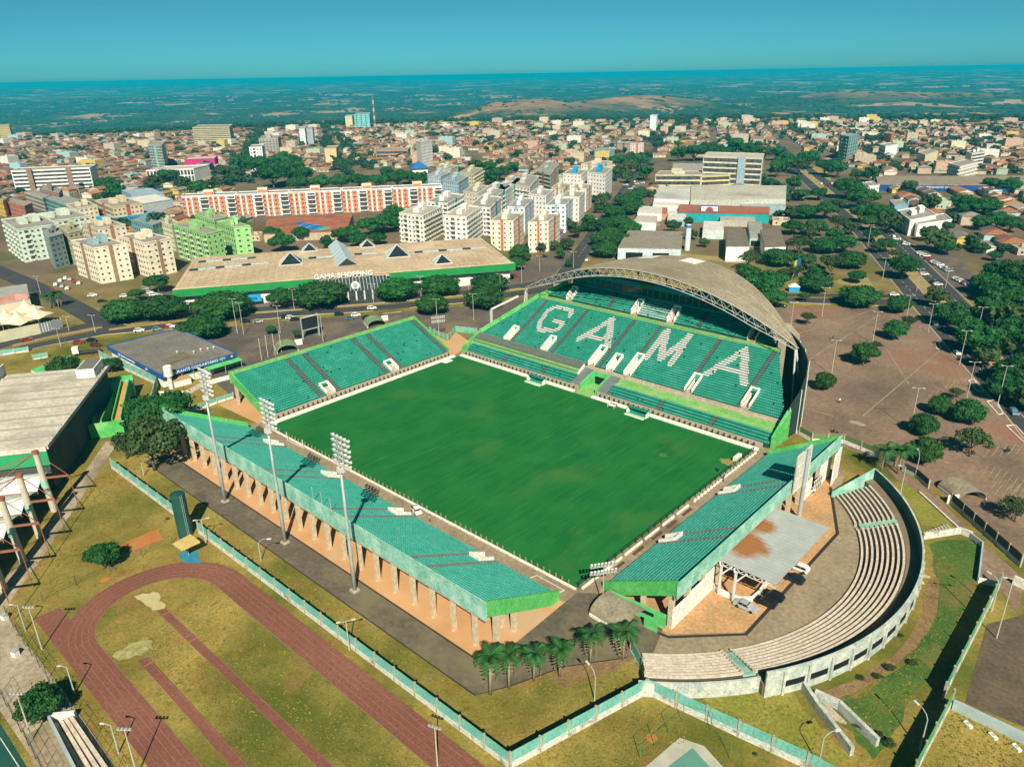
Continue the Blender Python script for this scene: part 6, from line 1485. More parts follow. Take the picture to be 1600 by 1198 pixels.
def block(name, label, cat, L, N, Rr, h, col, fl=None, sl='std', sr='std', col2=None, roof=None, box=True, px=True, group=None, boxcol=None, slabcol=None, parapet=True):
    """building from three roof corners: left, near, right"""
    A_, B_, C_ = ((P(*L, h), P(*N, h), P(*Rr, h)) if px else (L, N, Rr))
    D_ = (A_[0]+C_[0]-B_[0], A_[1]+C_[1]-B_[1]); c_ = ((A_[0]+C_[0])/2, (A_[1]+C_[1])/2)
    t = thing(name, label, cat, (*c_, 0), group); wm = wallmat(col); fl = fl or max(1, round(h/3.0))
    if abs((B_[0]-A_[0])*(D_[1]-A_[1])-(B_[1]-A_[1])*(D_[0]-A_[0])) < 1: return t
    MB().prism([A_, B_, C_, D_], 0, h).build('wall', wm, t)
    ins = lambda k: [(p[0]+(c_[0]-p[0])*k, p[1]+(c_[1]-p[1])*k) for p in (A_, B_, C_, D_)]
    rm_ = mat('roof_%s' % (roof,), tuple(x*0.85 for x in roof), tuple(min(1, x*1.12) for x in roof), scale=0.2, fine=1) if roof else SLAB
    if parapet:
        pp = MB(); Q = [A_, B_, C_, D_]
        for i in range(4): pp.wall(Q[i], Q[(i+1) % 4], 0.45, h+0.003, h+0.6)
        pp.build('parapet', wm, t); MB().prism(ins(0.03), h-0.2, h+0.12).build('roof', rm_, t)
    else: MB().prism(ins(-0.03), h+0.003, h+0.5).build('roof', rm_, t)
    if box:
        bm2 = wallmat(boxcol or tuple(min(1, x*1.02) for x in col)); ex = ((B_[0]-A_[0])*0.12, (B_[1]-A_[1])*0.12); ey = ((C_[0]-B_[0])*0.2, (C_[1]-B_[1])*0.2)
        for fx, fy, hh in ((0.5, 0.34, 2.6), (0.42, 0.68, 3.6)):
            o_ = (A_[0]+(B_[0]-A_[0])*fx+(D_[0]-A_[0])*fy, A_[1]+(B_[1]-A_[1])*fx+(D_[1]-A_[1])*fy)
            MB().prism([(o_[0]-ex[0]-ey[0]*0.5, o_[1]-ex[1]-ey[1]*0.5), (o_[0]+ex[0]-ey[0]*0.5, o_[1]+ex[1]-ey[1]*0.5), (o_[0]+ex[0]+ey[0]*0.5, o_[1]+ex[1]+ey[1]*0.5), (o_[0]-ex[0]+ey[0]*0.5, o_[1]-ex[1]+ey[1]*0.5)], h+0.12, h+hh).build('tank_house', bm2, t)
    def outn(a, b):
        L_ = math.hypot(b[0]-a[0], b[1]-a[1]); n_ = ((b[1]-a[1])/L_, -(b[0]-a[0])/L_); m_ = ((a[0]+b[0])/2-c_[0], (a[1]+b[1])/2-c_[1])
        return n_ if n_[0]*m_[0]+n_[1]*m_[1] > 0 else (-n_[0], -n_[1])
    mw_, ms_ = MB(), MB()
    facade(mw_, ms_, A_, B_, h, sl, fl, outn(A_, B_)); facade(mw_, ms_, B_, C_, h, sr, fl, outn(B_, C_)); facade(mw_, ms_, D_, C_, h, sl, fl, outn(D_, C_)); facade(mw_, ms_, A_, D_, h, sr, fl, outn(A_, D_))
    if mw_.f: mw_.build('windows', WIN, t)['kind'] = 'stuff'
    if ms_.f: ms_.build('balcony_slabs', wallmat(slabcol or tuple(min(1, x*1.05) for x in col)), t)['kind'] = 'stuff'
    if col2:
        m2 = wallmat(col2)
        for (a, b) in ((A_, B_), (B_, C_)):
            o = outn(a, b); f0_, f1_ = 0.44, 0.56
            p, q_ = (a[0]+(b[0]-a[0])*f0_+o[0]*0.1, a[1]+(b[1]-a[1])*f0_+o[1]*0.1), (a[0]+(b[0]-a[0])*f1_+o[0]*0.1, a[1]+(b[1]-a[1])*f1_+o[1]*0.1)
            MB().wall(p, q_, 0.25, 0.0, h+1.0).build('accent_panel', m2, t)
    busy(c_, max(math.hypot(A_[0]-C_[0], A_[1]-C_[1]), math.hypot(B_[0]-D_[0], B_[1]-D_[1]))*0.45)
    APTS.append((A_, B_, C_, D_, h)); return t
CRM = (0.76, 0.66, 0.50); WHT = (0.76, 0.73, 0.68); LIM = (0.30, 0.56, 0.20); MNT = (0.56, 0.62, 0.52); TAN = (0.60, 0.44, 0.30); ORG = (0.56, 0.20, 0.11); GRY = (0.42, 0.43, 0.42)
AP = 'apartment_block'
block(AP, 'cream apartment block with brown window column standing left of the shopping centre', 'apartments', (111, 377), (146, 389), (198, 382), 17.5, CRM, 6, 'std', 'small', (0.30, 0.19, 0.11), boxcol=(0.25, 0.40, 0.42))
block(AP, 'cream apartment block with brown window column nearest the shopping centre roof', 'apartments', (186, 370), (226, 381), (267, 373), 17.5, CRM, 6, 'std', 'small', (0.30, 0.19, 0.11))
block(AP, 'olive cream apartment block half hidden behind the front cream block', 'apartments', (92, 355), (107, 365), (129, 360), 17.5, (0.50, 0.44, 0.26), 6)
block(AP, 'beige apartment block behind the two front cream blocks', 'apartments', (128, 350), (152, 358), (196, 352), 15, (0.60, 0.52, 0.40), 5, 'std', 'small', (0.35, 0.15, 0.09))
block(AP, 'lime green apartment block with a grid of dark windows behind the cream blocks', 'apartments', (271, 352), (322, 367), (347, 361), 18, LIM, 6, 'mix', 'small', slabcol=(0.55, 0.6, 0.45))
block(AP, 'lime green apartment block with blank end wall nearest the shopping centre', 'apartments', (338, 347), (365, 356), (391, 354), 18, LIM, 6, 'std', 'small')
block(AP, 'lime green apartment block with stepped roof boxes behind', 'apartments', (304, 335), (334, 345), (356, 339), 18, (0.34, 0.58, 0.24), 6)
block(AP, 'mint white apartment block with green window columns at the left edge', 'apartments', (2, 344), (26, 360), (90, 351), 18, MNT, 6, 'mix', 'mix')
block(AP, 'mint white apartment block behind the left edge block', 'apartments', (36, 338), (62, 349), (140, 338), 17, MNT, 6, 'mix', 'mix')
block(AP, 'shaded grey teal apartment block beside the street at left', 'apartments', (66, 360), (76, 372), (98, 366), 17, (0.24, 0.33, 0.33), 6)  # wall colour holds the shade of the dark side
block(AP, 'teal grey apartment block between the cream and lime blocks', 'apartments', (204, 344), (238, 353), (252, 348), 15, (0.16, 0.32, 0.34), 5)
block(AP, 'pale yellow apartment block beside the teal grey block', 'apartments', (247, 346), (268, 353), (280, 349), 15, (0.62, 0.60, 0.38), 5)
block('flats', 'cream flats with red brick stripes left of the grey warehouse', 'apartments', (148, 314), (176, 325), (222, 318), 13, (0.66, 0.55, 0.36), 4, 'big', 'std', (0.46, 0.11, 0.07))
block('flats', 'cream low flats with pale roof left of the red striped flats', 'apartments', (103, 320), (116, 327), (152, 322), 12, (0.66, 0.58, 0.40), 4)
block('warehouse', 'large grey warehouse with white roof behind the lime blocks', 'warehouse', (193, 311), (219, 320), (270, 312), 9, (0.40, 0.43, 0.43), 1, None, None, None, (0.66, 0.62, 0.55), False)
block('warehouse', 'blue grey metal warehouse behind the white roofed one', 'warehouse', (190, 298), (205, 305), (255, 302), 9, (0.25, 0.36, 0.42), 1, None, None, None, (0.30, 0.38, 0.42), False)
block('shop_building', 'bright blue low shop building among the left apartment blocks', 'shop', (150, 340), (171, 343), (243, 333), 6, (0.02, 0.38, 0.60), 1, None, 'big', None, (0.25, 0.27, 0.26), False)
slab_ = block('hospital_block', 'long white slab block with brown vertical shafts at far left', 'building', (17, 268), (140, 262.5), (150, 258), 20, WHT, 6, 'strip', None, None, None, False)
for k, (px0, px1) in enumerate(((42, 50), (104, 112))):
    a, b = P(px0, 267, 20), P(px1, 266.6, 20); MB().wall((a[0]+1.2, a[1]-1.0), (b[0]+1.2, b[1]-1.0), 1.6, 0.0, 22.5).build('brown_shaft', wallmat((0.26, 0.16, 0.11)), slab_)
block('terrace_block', 'grey row of flats with dark windows below the long white slab', 'apartments', (38, 301), (67, 310), (84, 305), 10, (0.50, 0.46, 0.42), 3, 'big', 'std', None, None, False)
block('terrace_block', 'teal row of flats below the long white slab', 'apartments', (70, 309), (104, 321), (126, 314), 10, (0.18, 0.44, 0.42), 3, 'big', 'std', None, None, False)
block('terrace_block', 'brown brick flats at the left edge', 'apartments', (6, 314), (38, 323), (50, 318), 10, (0.42, 0.17, 0.10), 3, 'std', 'std', None, None, False)
block('terrace_block', 'mustard yellow flats at the left frame edge', 'apartments', (-16, 308), (4, 314), (12, 310), 12, (0.60, 0.40, 0.08), 3)
block('terrace_block', 'dark brown stepped flats behind the grey row at left', 'apartments', (62, 296), (92, 303), (97, 296), 13, (0.28, 0.19, 0.15), 4)
block('tower', 'slender grey green office tower at upper left', 'tower', (231, 227), (252, 228), (257.5, 222), 27, (0.34, 0.42, 0.40), 9, 'big', 'big', (0.30, 0.46, 0.36), None, False)
block('showroom', 'low white showroom with black gridded glass front', 'showroom', (228, 267), (302, 264), (327, 258), 12, WHT, 2, 'big', None, None, (0.45, 0.42, 0.36), False)
block('shop_building', 'magenta pink shop front at upper left', 'shop', (288, 250), (335, 248), (340, 244), 8, (0.52, 0.02, 0.16), 1, None, None, None, (0.5, 0.46, 0.4), False)
block('shop_building', 'blue shop with white sign right of the black glass showroom', 'shop', (300, 260), (327, 258), (332, 254), 7, (0.02, 0.16, 0.30), 1, None, None, None, None, False)
block('office_block', 'beige horizontally slatted office block at upper left', 'office', (300.5, 200), (358, 199), (363, 195), 25, (0.52, 0.44, 0.26), 9, 'strip', None, None, None, False)
block('office_block', 'white zigzag apartment tower beside the far street', 'tower', (389, 231), (409, 230), (413, 226), 25, WHT, 7, 'mix', 'std', None, None, False)
block('office_block', 'grey brown slab tower at upper centre left', 'tower', (404, 217), (434, 216), (438, 212), 20, (0.36, 0.32, 0.29), 6, 'balc', None, None, None, True)
block('tower', 'left one of two slim white towers at upper centre', 'tower', (467, 201.5), (476, 201), (478, 198.5), 25, (0.66, 0.70, 0.72), 9, None, 'std', None, None, False)
block('tower', 'right one of two slim white towers at upper centre', 'tower', (479, 201), (488, 200), (490, 198), 25, (0.64, 0.68, 0.70), 9, None, 'std', None, None, False)
block('office_block', 'plain peach coloured block at upper centre', 'building', (507, 233), (525, 232), (529, 228), 16, (0.68, 0.50, 0.26), 4, None, None, None, None, False)
block('office_block', 'low orange brick school block at upper centre', 'building', (587, 236), (637, 235), (641, 231), 9, (0.50, 0.26, 0.14), 2, 'strip', None, None, None, False)
block('tower', 'plain white tower block right of the brick school', 'tower', (650, 221), (658, 223.5), (675, 220), 26, WHT, 8, None, 'small', None, None, True)
block('tower', 'turquoise and white tower block near the horizon', 'tower', (553, 179.5), (577, 179), (579, 176.5), 26, (0.20, 0.50, 0.52), 7, 'mix', None, None, None, False)
block('tower', 'small cream tower beside the turquoise one near the horizon', 'tower', (539, 182), (550, 181.5), (552, 180), 20, (0.66, 0.58, 0.34), 5, None, None, None, None, False)
block('tower', 'pale grey tower near the horizon right of centre', 'tower', (1016, 181), (1026, 181), (1028, 179.5), 24, (0.62, 0.66, 0.70), 7, None, None, None, None, False)
block('tower', 'yellow twin tower at the left frame edge near the horizon', 'tower', (-4, 197), (14, 196), (16, 194.5), 22, (0.62, 0.50, 0.22), 6, 'std', None, None, None, False)
# the long brick-red and white row
P0, P1 = P(283, 308, 16), P(692, 291.5, 16)
rowlab = ['leftmost', 'second', 'third', 'fourth', 'fifth and rightmost']
for k in range(5):
    a = (P0[0]+(P1[0]-P0[0])*k/5, P0[1]+(P1[1]-P0[1])*k/5); b = (P0[0]+(P1[0]-P0[0])*(k+0.985)/5, P0[1]+(P1[1]-P0[1])*(k+0.985)/5)
    L_ = math.hypot(b[0]-a[0], b[1]-a[1]); dx, dy = (b[0]-a[0])/L_, (b[1]-a[1])/L_; n_ = (-dy, dx)
    c_ = (b[0]+n_[0]*13, b[1]+n_[1]*13)
    t = block(AP, '%s block of the long brick red and white apartment row' % rowlab[k], 'apartments', a, b, c_, 16, WHT, 5, 'std', 'std', None, (0.20, 0.23, 0.24), False, False, 'brick red apartment row')
    nb = 6
    for i in range(nb):
        if i % 3 == 2:
            MB().wall((a[0]+dx*L_*(i+0.08)/nb-n_[0]*0.12, a[1]+dy*L_*(i+0.08)/nb-n_[1]*0.12), (a[0]+dx*L_*(i+0.92)/nb-n_[0]*0.12, a[1]+dy*L_*(i+0.92)/nb-n_[1]*0.12), 0.1, 1.0, 15.0).build('balcony_glass', WIN, t)
            for fl_ in range(5): MB().wall((a[0]+dx*L_*i/nb-n_[0]*0.6, a[1]+dy*L_*i/nb-n_[1]*0.6), (a[0]+dx*L_*(i+1)/nb-n_[0]*0.6, a[1]+dy*L_*(i+1)/nb-n_[1]*0.6), 1.0, 0.9+fl_*3.1, 1.35+fl_*3.1).build('balcony', wallmat(WHT), t)
            continue
        o0 = 0.9
        for (f0_, f1_) in (((i+0.02)/nb, (i+0.40)/nb), ((i+0.60)/nb, (i+0.98)/nb)) if i % 3 == 0 else (((i+0.22)/nb, (i+0.78)/nb),):
            p_, q_ = (a[0]+dx*L_*f0_-n_[0]*0.45, a[1]+dy*L_*f0_-n_[1]*0.45), (a[0]+dx*L_*f1_-n_[0]*0.45, a[1]+dy*L_*f1_-n_[1]*0.45)
            bp_ = MB().wall(p_, q_, 0.8, 0.0, 15.6).build('brick_bay', wallmat(ORG), t)
            ww = MB()
            for fl_ in range(5):
                m0 = ((p_[0]+q_[0])/2-n_[0]*0.43, (p_[1]+q_[1])/2-n_[1]*0.43); ww.wall((m0[0]-dx*0.6, m0[1]-dy*0.6), (m0[0]+dx*0.6, m0[1]+dy*0.6), 0.06, 1.6+fl_*3.0, 2.7+fl_*3.0)
            ww.build('windows', WIN, bp_)['kind'] = 'stuff'
    m_ = ((a[0]+b[0])/2+n_[0]*5, (a[1]+b[1])/2+n_[1]*5)
    MB().box((*m_, 16.15), (7, 5, 3.6), math.atan2(dy, dx)).build('tank_house', wallmat((0.70, 0.62, 0.40)), t); MB().box((m_[0]-n_[0]*3.5, m_[1]-n_[1]*3.5, 16.15), (6, 1.6, 2.4), math.atan2(dy, dx)).build('tank_house', wallmat(ORG), t)
# terracotta hall and blue vault
t = thing('hall', 'wide terracotta roofed hall in front of the brick red row', 'hall', P(480, 352)); hq = [P(412, 366, 5), P(540, 360, 5), P(552, 338, 5), P(418, 346, 5)]
MB().prism(hq, 0, 4.6).build('wall', wallmat((0.46, 0.36, 0.25)), t); TERR = mat('terracotta_tiles', (0.27, 0.085, 0.042), (0.40, 0.145, 0.07), scale=0.12, fine=0.8, rough=0.9, stain=(0.20, 0.08, 0.05), sscale=0.05)
MB().prism([(p[0]+(p[0]-hq[0][0])*0.01, p[1]) for p in hq], 4.603, [4.8, 4.8, 6.6, 6.6]).build('roof', TERR, t); busy(P(480, 352), 34)
t = thing('vault_hall', 'blue barrel vaulted sports hall with green end wall', 'hall', P(492, 366)); a, b = P(467, 362), P(508, 371)
va = math.atan2(b[1]-a[1], b[0]-a[0]); vl = math.hypot(b[0]-a[0], b[1]-a[1]); mbv = MB(); n = 10
for i in range(n):
    t0_, t1_ = math.pi*i/n, math.pi*(i+1)/n
    mbv.poly([(*rot(a, va, 0, 8*math.cos(t0_)), 2+4.2*math.sin(t0_)), (*rot(a, va, vl, 8*math.cos(t0_)), 2+4.2*math.sin(t0_)), (*rot(a, va, vl, 8*math.cos(t1_)), 2+4.2*math.sin(t1_)), (*rot(a, va, 0, 8*math.cos(t1_)), 2+4.2*math.sin(t1_))])
mbv.build('vault', mat('blue_sheet', (0.012, 0.10, 0.30), (0.02, 0.14, 0.36), scale=0.3), t)
mbe = MB()
for x in (0.05, vl-0.05): mbe.poly([(*rot(a, va, x, 8*math.cos(math.pi*i/n)), 2+4.15*math.sin(math.pi*i/n)) for i in range(n+1)])
mbe.build('end_wall', C_TUN, t)
for x in (0.3, 0.6, 0.95):
    rb = MB()
    for i in range(n): rb.beam((*rot(a, va, vl*x, 8.1*math.cos(math.pi*i/n)), 2+4.3*math.sin(math.pi*i/n)), (*rot(a, va, vl*x, 8.1*math.cos(math.pi*(i+1)/n)), 2+4.3*math.sin(math.pi*(i+1)/n)), 0.35)
    rb.build('vault_rib', mat('pale_blue_rib', (0.16, 0.36, 0.50)), t)
for s_ in (-8, 8): MB().wall(rot(a, va, 0, s_), rot(a, va, vl, s_), 0.3, 0, 2.1).build('side_wall', C_WHITE, t)
busy(P(490, 366), 16)
# white and red-cream apartments at centre
BR = (0.30, 0.17, 0.12)
block(AP, 'white apartment block with brown balcony side, left of its twin behind the shopping centre', 'apartments', (624, 334), (661, 338), (690, 324), 17, WHT, 6, 'mix', 'balc', None, (0.42, 0.36, 0.27), slabcol=(0.62, 0.60, 0.45))
block(AP, 'white apartment block with brown balcony side, right of its twin behind the shopping centre', 'apartments', (694, 338), (729, 340), (753, 324), 17, WHT, 6, 'mix', 'balc', None, (0.42, 0.36, 0.27), slabcol=(0.62, 0.60, 0.52))
block(AP, 'white apartment block with teal stripe behind the left brown sided block', 'apartments', (667, 316), (699, 319), (725, 305), 17, WHT, 6, 'mix', 'balc', (0.04, 0.33, 0.28))
block(AP, 'white apartment block with teal corner behind the right brown sided block', 'apartments', (735, 322), (766, 326), (783, 309), 17, WHT, 6, 'mix', 'std', (0.04, 0.33, 0.28))
block(AP, 'cream apartment block with brick red stair stripe, left one nearest the car park trees', 'apartments', (766, 346), (802, 346), (818, 334), 16.5, CRM, 6, 'small', 'small', (0.50, 0.13, 0.08))
block(AP, 'cream apartment block with brick red stair stripe, right one beside the avenue', 'apartments', (825, 349), (857, 347), (875, 334), 16.5, CRM, 6, 'small', 'small', (0.50, 0.13, 0.08))
block(AP, 'white and blue grey apartment block behind the left cream and red block', 'apartments', (793, 324), (820, 325), (834, 311), 17, (0.62, 0.68, 0.72), 6, 'mix', 'small', (0.30, 0.40, 0.46))
block(AP, 'white and blue grey apartment block beside the avenue', 'apartments', (853, 322), (884, 321), (895, 310), 17, (0.64, 0.70, 0.74), 6, 'mix', 'small', (0.30, 0.40, 0.46))
block(AP, 'plain white apartment block in the middle of the central cluster', 'apartments', (826, 304), (853, 307), (864, 298), 16, WHT, 5, 'small', 'small')
block(AP, 'white apartment block with shaded side right of the central cluster', 'apartments', (877, 308), (905, 309), (914, 300), 16, (0.70, 0.64, 0.56), 5, 'small', 'small')
block(AP, 'white apartment block with brick red side near the avenue', 'apartments', (893, 295), (916, 296), (925, 289), 16, (0.70, 0.62, 0.52), 5, 'small', 'small', (0.44, 0.16, 0.10))
block(AP, 'tall white apartment block with bright blue water tanks by the avenue', 'apartments', (918, 270), (946, 273), (957, 263), 19, WHT, 6, 'small', 'small', boxcol=(0.01, 0.36, 0.62))
block(AP, 'white apartment block with bright blue water tanks, farther one', 'apartments', (880, 272), (908, 274), (918, 266), 18, WHT, 6, 'small', 'small', boxcol=(0.01, 0.36, 0.62))
block(AP, 'cream apartment block behind the blue tank blocks', 'apartments', (908, 257), (935, 259), (957, 253), 18, CRM, 6, 'small', 'small', (0.30, 0.34, 0.14))
block(AP, 'pale apartment block with dark green side left of the blue tank blocks', 'apartments', (838, 268), (860, 273), (873, 257), 16, (0.48, 0.52, 0.44), 5, 'strip', 'std', (0.40, 0.10, 0.06))
block(AP, 'white balcony apartment block in the second row of the central cluster', 'apartments', (797, 288), (828, 293), (842, 276), 16, (0.66, 0.62, 0.55), 5, 'balc', 'std')
block(AP, 'white balcony apartment block in the third row of the central cluster', 'apartments', (772, 294), (790, 299), (818, 280), 16, (0.68, 0.64, 0.58), 5, 'balc', 'std', (0.05, 0.30, 0.20))
block(AP, 'long pale apartment block with teal gable in the central cluster', 'apartments', (742, 306), (772, 311), (800, 290), 16, (0.70, 0.67, 0.62), 5, 'std', 'mix', (0.04, 0.30, 0.26))
block(AP, 'cream apartment block with brown base left of the central cluster', 'apartments', (724, 300), (752, 304), (768, 292), 15, (0.70, 0.64, 0.52), 5, 'small', 'small')
block(AP, 'cream red trimmed apartment block at the back of the central cluster', 'apartments', (862, 294), (880, 296), (890, 288), 16, (0.70, 0.62, 0.50), 5, 'small', 'small', (0.44, 0.16, 0.10))
block(AP, 'light blue apartment block behind the brick red row', 'apartments', (692, 282), (716, 286), (732, 276), 14, (0.40, 0.58, 0.68), 5, 'small', 'small')
block(AP, 'pale blue apartment block beside the light blue one', 'apartments', (668, 274), (688, 277), (704, 270), 13, (0.52, 0.62, 0.68), 4, 'small', 'small')
block(AP, 'cream yellow apartment block with balconies behind the light blue one', 'apartments', (718, 270), (740, 273), (755, 264), 15, (0.66, 0.60, 0.36), 5, 'std', 'balc')
block(AP, 'pale cream apartment block left of the cream yellow one', 'apartments', (682, 262), (704, 265), (716, 260), 14, (0.68, 0.64, 0.46), 4, 'small', 'small')
t = thing('pavilion', 'bright blue hipped pavilion roof beyond the brick red row', 'pavilion', P(655, 272)); c_ = P(655, 270); mb = MB(); q4 = [rot(c_, R(60), a*10, b*8) for a, b in ((-1, -1), (1, -1), (1, 1), (-1, 1))]
for i in range(4): mb.poly([(*q4[i], 5), (*q4[(i+1) % 4], 5), (*c_, 12)])
mb.build('roof', mat('blue_sheet', (0.012, 0.10, 0.30)), t); MB().prism([rot(c_, R(60), a*8, b*6) for a, b in ((-1, -1), (1, -1), (1, 1), (-1, 1))], 0, 4.9).build('wall', C_WHITE, t); busy(c_, 14)
# hospital, factory and institute along the right of the avenue
hosp_ = block('hospital', 'wide beige hospital block with dark ribbon windows and grey stair panel', 'hospital', (1099, 245), (1192, 248), (1194, 241), 26, (0.56, 0.52, 0.40), 6, 'strip', None, None, (0.45, 0.42, 0.36), False)
a, b = P(1154, 246.5, 26), P(1165, 247, 26); MB().wall((a[0]+0.9, a[1]-1.3), (b[0]+0.9, b[1]-1.3), 2.4, 0, 27).build('stair_panel', wallmat((0.34, 0.44, 0.48)), hosp_)
block('hospital', 'lower beige hospital wing left of the main hospital block', 'hospital', (1024, 274), (1096, 274), (1100, 268), 13, (0.52, 0.47, 0.32), 3, 'strip', None, None, None, True)
block('hospital', 'short yellowish hospital wing in front of the main hospital block', 'hospital', (1096, 276), (1141, 274), (1146, 268), 12, (0.58, 0.48, 0.26), 3, 'strip', None, None, None, False)
for pxs, h, wc, rc, nm, l in ((((1079, 313), (1228, 311), (1229, 290), (1080, 289)), 9, (0.45, 0.44, 0.38), (0.46, 0.43, 0.35), 'factory', 'large factory hall with pale ribbed roof below the hospital'),
                           (((1022, 310), (1078, 313), (1079, 292), (1030, 291)), 8, WHT, (0.52, 0.50, 0.45), 'factory', 'white factory hall left of the pale roofed one'),
                           (((1158, 322), (1228, 322), (1228, 311), (1158, 311)), 6, (0.28, 0.36, 0.38), (0.34, 0.38, 0.38), 'warehouse', 'grey blue lean-to below the pale factory roof'),
                           (((1020, 319), (1076, 322), (1077, 314), (1021, 311)), 6, WHT, (0.58, 0.55, 0.50), 'warehouse', 'white annexe below the white factory hall')):
    q4 = [P(*p, h) for p in pxs]; t = thing(nm, l, 'factory', (*q4[0], 0)); MB().prism(q4, 0, h-0.4).build('wall', wallmat(wc), t); MB().prism(q4, h-0.397, h).build('roof', mat('roof_%s' % l[:9], tuple(x*0.9 for x in rc), tuple(x*1.1 for x in rc), scale=0.08, fine=0.6, stain=tuple(x*0.7 for x in rc), sscale=0.04), t)
    cx_, cy_ = sum(p[0] for p in q4)/4, sum(p[1] for p in q4)/4; busy((cx_, cy_), 30)
t = thing('institute', 'teal and red fronted institute building with a round emblem board', 'institute', P(1130, 338)); q4 = [P(1060, 330, 7), P(1202, 333, 7), P(1203, 323, 7), P(1062, 319, 7)]
MB().prism(q4, 0, 6.4).build('wall', mat('teal_front', (0.015, 0.30, 0.30), scale=0.3), t); MB().prism(q4, 6.403, 6.9).build('roof', mat('brick_roof', (0.33, 0.12, 0.07), scale=0.2), t)
MB().wall(q4[0], q4[1], 0.8, 6.4, 7.4).build('red_trim', mat('red_trim', (0.38, 0.06, 0.03)), t)
a, b = P(1094, 331, 6), P(1122, 331.5, 6); pnl = MB().wall((a[0]+0.6, a[1]-0.9), (b[0]+0.6, b[1]-0.9), 0.4, 3.4, 10.6).build('emblem_board', mat('blue_board', (0.02, 0.06, 0.25)), t)
MB().wall((a[0]+1.1, a[1]-0.9), (b[0]+0.5, b[1]-1.6), 0.5, 4.1, 9.9).build('emblem_panel', C_WHITE, t)
mx_, my_ = (a[0]+b[0])/2+0.8, (a[1]+b[1])/2-1.2; L_ = math.hypot(b[0]-a[0], b[1]-a[1]); nx_, ny_ = (b[1]-a[1])/L_, -(b[0]-a[0])/L_
MB().tube([(mx_, my_, 7.2), (mx_+nx_*0.5, my_+ny_*0.5, 7.2)], 2.5, 20).build('emblem_disc', mat('emblem_red', (0.45, 0.04, 0.03)), t)
MB().tube([(mx_, my_, 6.6), (mx_+nx_*0.6, my_+ny_*0.6, 6.6)], 1.7, 20).build('emblem_core', mat('emblem_blue', (0.02, 0.10, 0.38)), t)
busy(P(1130, 335), 36)
SR = (0.25, 0.215, 0.165)
def lowhall(label, pxs, h, wc, rc, cat='hall', front=None):
    q4 = [P(*p, h) for p in pxs]; t = thing('hall', label, cat, (*q4[0], 0)); MB().prism(q4, 0, h-0.3).build('wall', wallmat(wc), t)
    rf_ = MB().prism([(p[0], p[1]) for p in q4], h-0.297, h+0.25).build('roof', mat('roof_%.2f_%.2f_%.2f' % rc, tuple(x*0.88 for x in rc), tuple(x*1.12 for x in rc), scale=0.12, fine=0.8), t)
    cx_, cy_ = sum(p[0] for p in q4)/4, sum(p[1] for p in q4)/4; busy((cx_, cy_), min(28, 0.5*math.hypot(q4[0][0]-q4[2][0], q4[0][1]-q4[2][1])))
    a, b = q4[0], q4[1]; L_ = math.hypot(b[0]-a[0], b[1]-a[1]); n_ = ((b[1]-a[1])/L_, -(b[0]-a[0])/L_)
    for f0_, f1_, z0_, z1_ in (front or ()):
        p_, q_ = (a[0]+(b[0]-a[0])*f0_+n_[0]*0.1, a[1]+(b[1]-a[1])*f0_+n_[1]*0.1), (a[0]+(b[0]-a[0])*f1_+n_[0]*0.1, a[1]+(b[1]-a[1])*f1_+n_[1]*0.1)
        MB().wall(p_, q_, 0.3, z0_, z1_).build('opening', C_DARK, t)
    return t
lowhall('grey brown roofed hall with two black openings just behind the stadium roof', ((965.6, 387), (1064, 389), (1067, 362), (981.7, 360.5)), 7, (0.50, 0.58, 0.60), SR, 'hall', ((0.13, 0.40, 1.0, 4.6), (0.56, 0.82, 1.0, 4.6)))
lowhall('white walled pavilion with dark brown roof right of the blue water tank', ((1135, 385), (1171, 385), (1165, 358), (1135, 358)), 8, WHT, (0.17, 0.14, 0.10), 'pavilion')
lowhall('white walled pavilion with dark brown roof beside the park trees', ((1195, 386), (1228, 385), (1219, 358), (1188, 359.5)), 8, WHT, (0.17, 0.14, 0.10), 'pavilion')
lowhall('white roofed pavilion in the institute garden', ((1098, 360), (1131, 361), (1130, 347), (1100, 346)), 5, (0.5, 0.6, 0.55), (0.60, 0.57, 0.52), 'pavilion')
lowhall('pale roofed shed left of the institute garden', ((990, 347), (1025, 348), (1027, 338), (996, 337)), 5, WHT, (0.46, 0.42, 0.36), 'shed')
lowhall('low blue fronted house beside the institute', ((1043, 341), (1072, 342), (1072, 331), (1045, 330)), 5, (0.30, 0.46, 0.50), (0.60, 0.57, 0.52), 'house', ((0.1, 0.8, 1, 3),))
lowhall('long pale roof along the institute yard', ((1125, 344), (1180, 345), (1178, 334), (1126, 333)), 4, (0.42, 0.38, 0.3), (0.40, 0.36, 0.30), 'shed')
lowhall('grey lean-to between the two brown pavilions', ((1172, 372), (1193, 373), (1190, 347), (1168, 346)), 5, (0.35, 0.5, 0.48), (0.30, 0.28, 0.24), 'shed', ((0.1, 0.9, 0.6, 3.6),))
lowhall('white roofed canteen left of the institute yard', ((996, 332), (1034, 334), (1035, 324), (1000, 322)), 5, WHT, (0.56, 0.52, 0.46), 'canteen')
lowhall('small red roofed house left of the institute front', ((1026, 333), (1043, 334), (1043, 325), (1027, 324)), 4, (0.5, 0.3, 0.2), (0.34, 0.12, 0.07), 'house')
lowhall('long grey and white roof above the factory hall', ((1050, 268), (1097, 269), (1097, 256), (1052, 255)), 8, WHT, (0.34, 0.30, 0.27), 'hall')
t = thing('water_tower', 'white cylindrical water tower with blue top behind the stadium roof', 'water tower', P(1073.5, 391)); p = P(1073.5, 391)
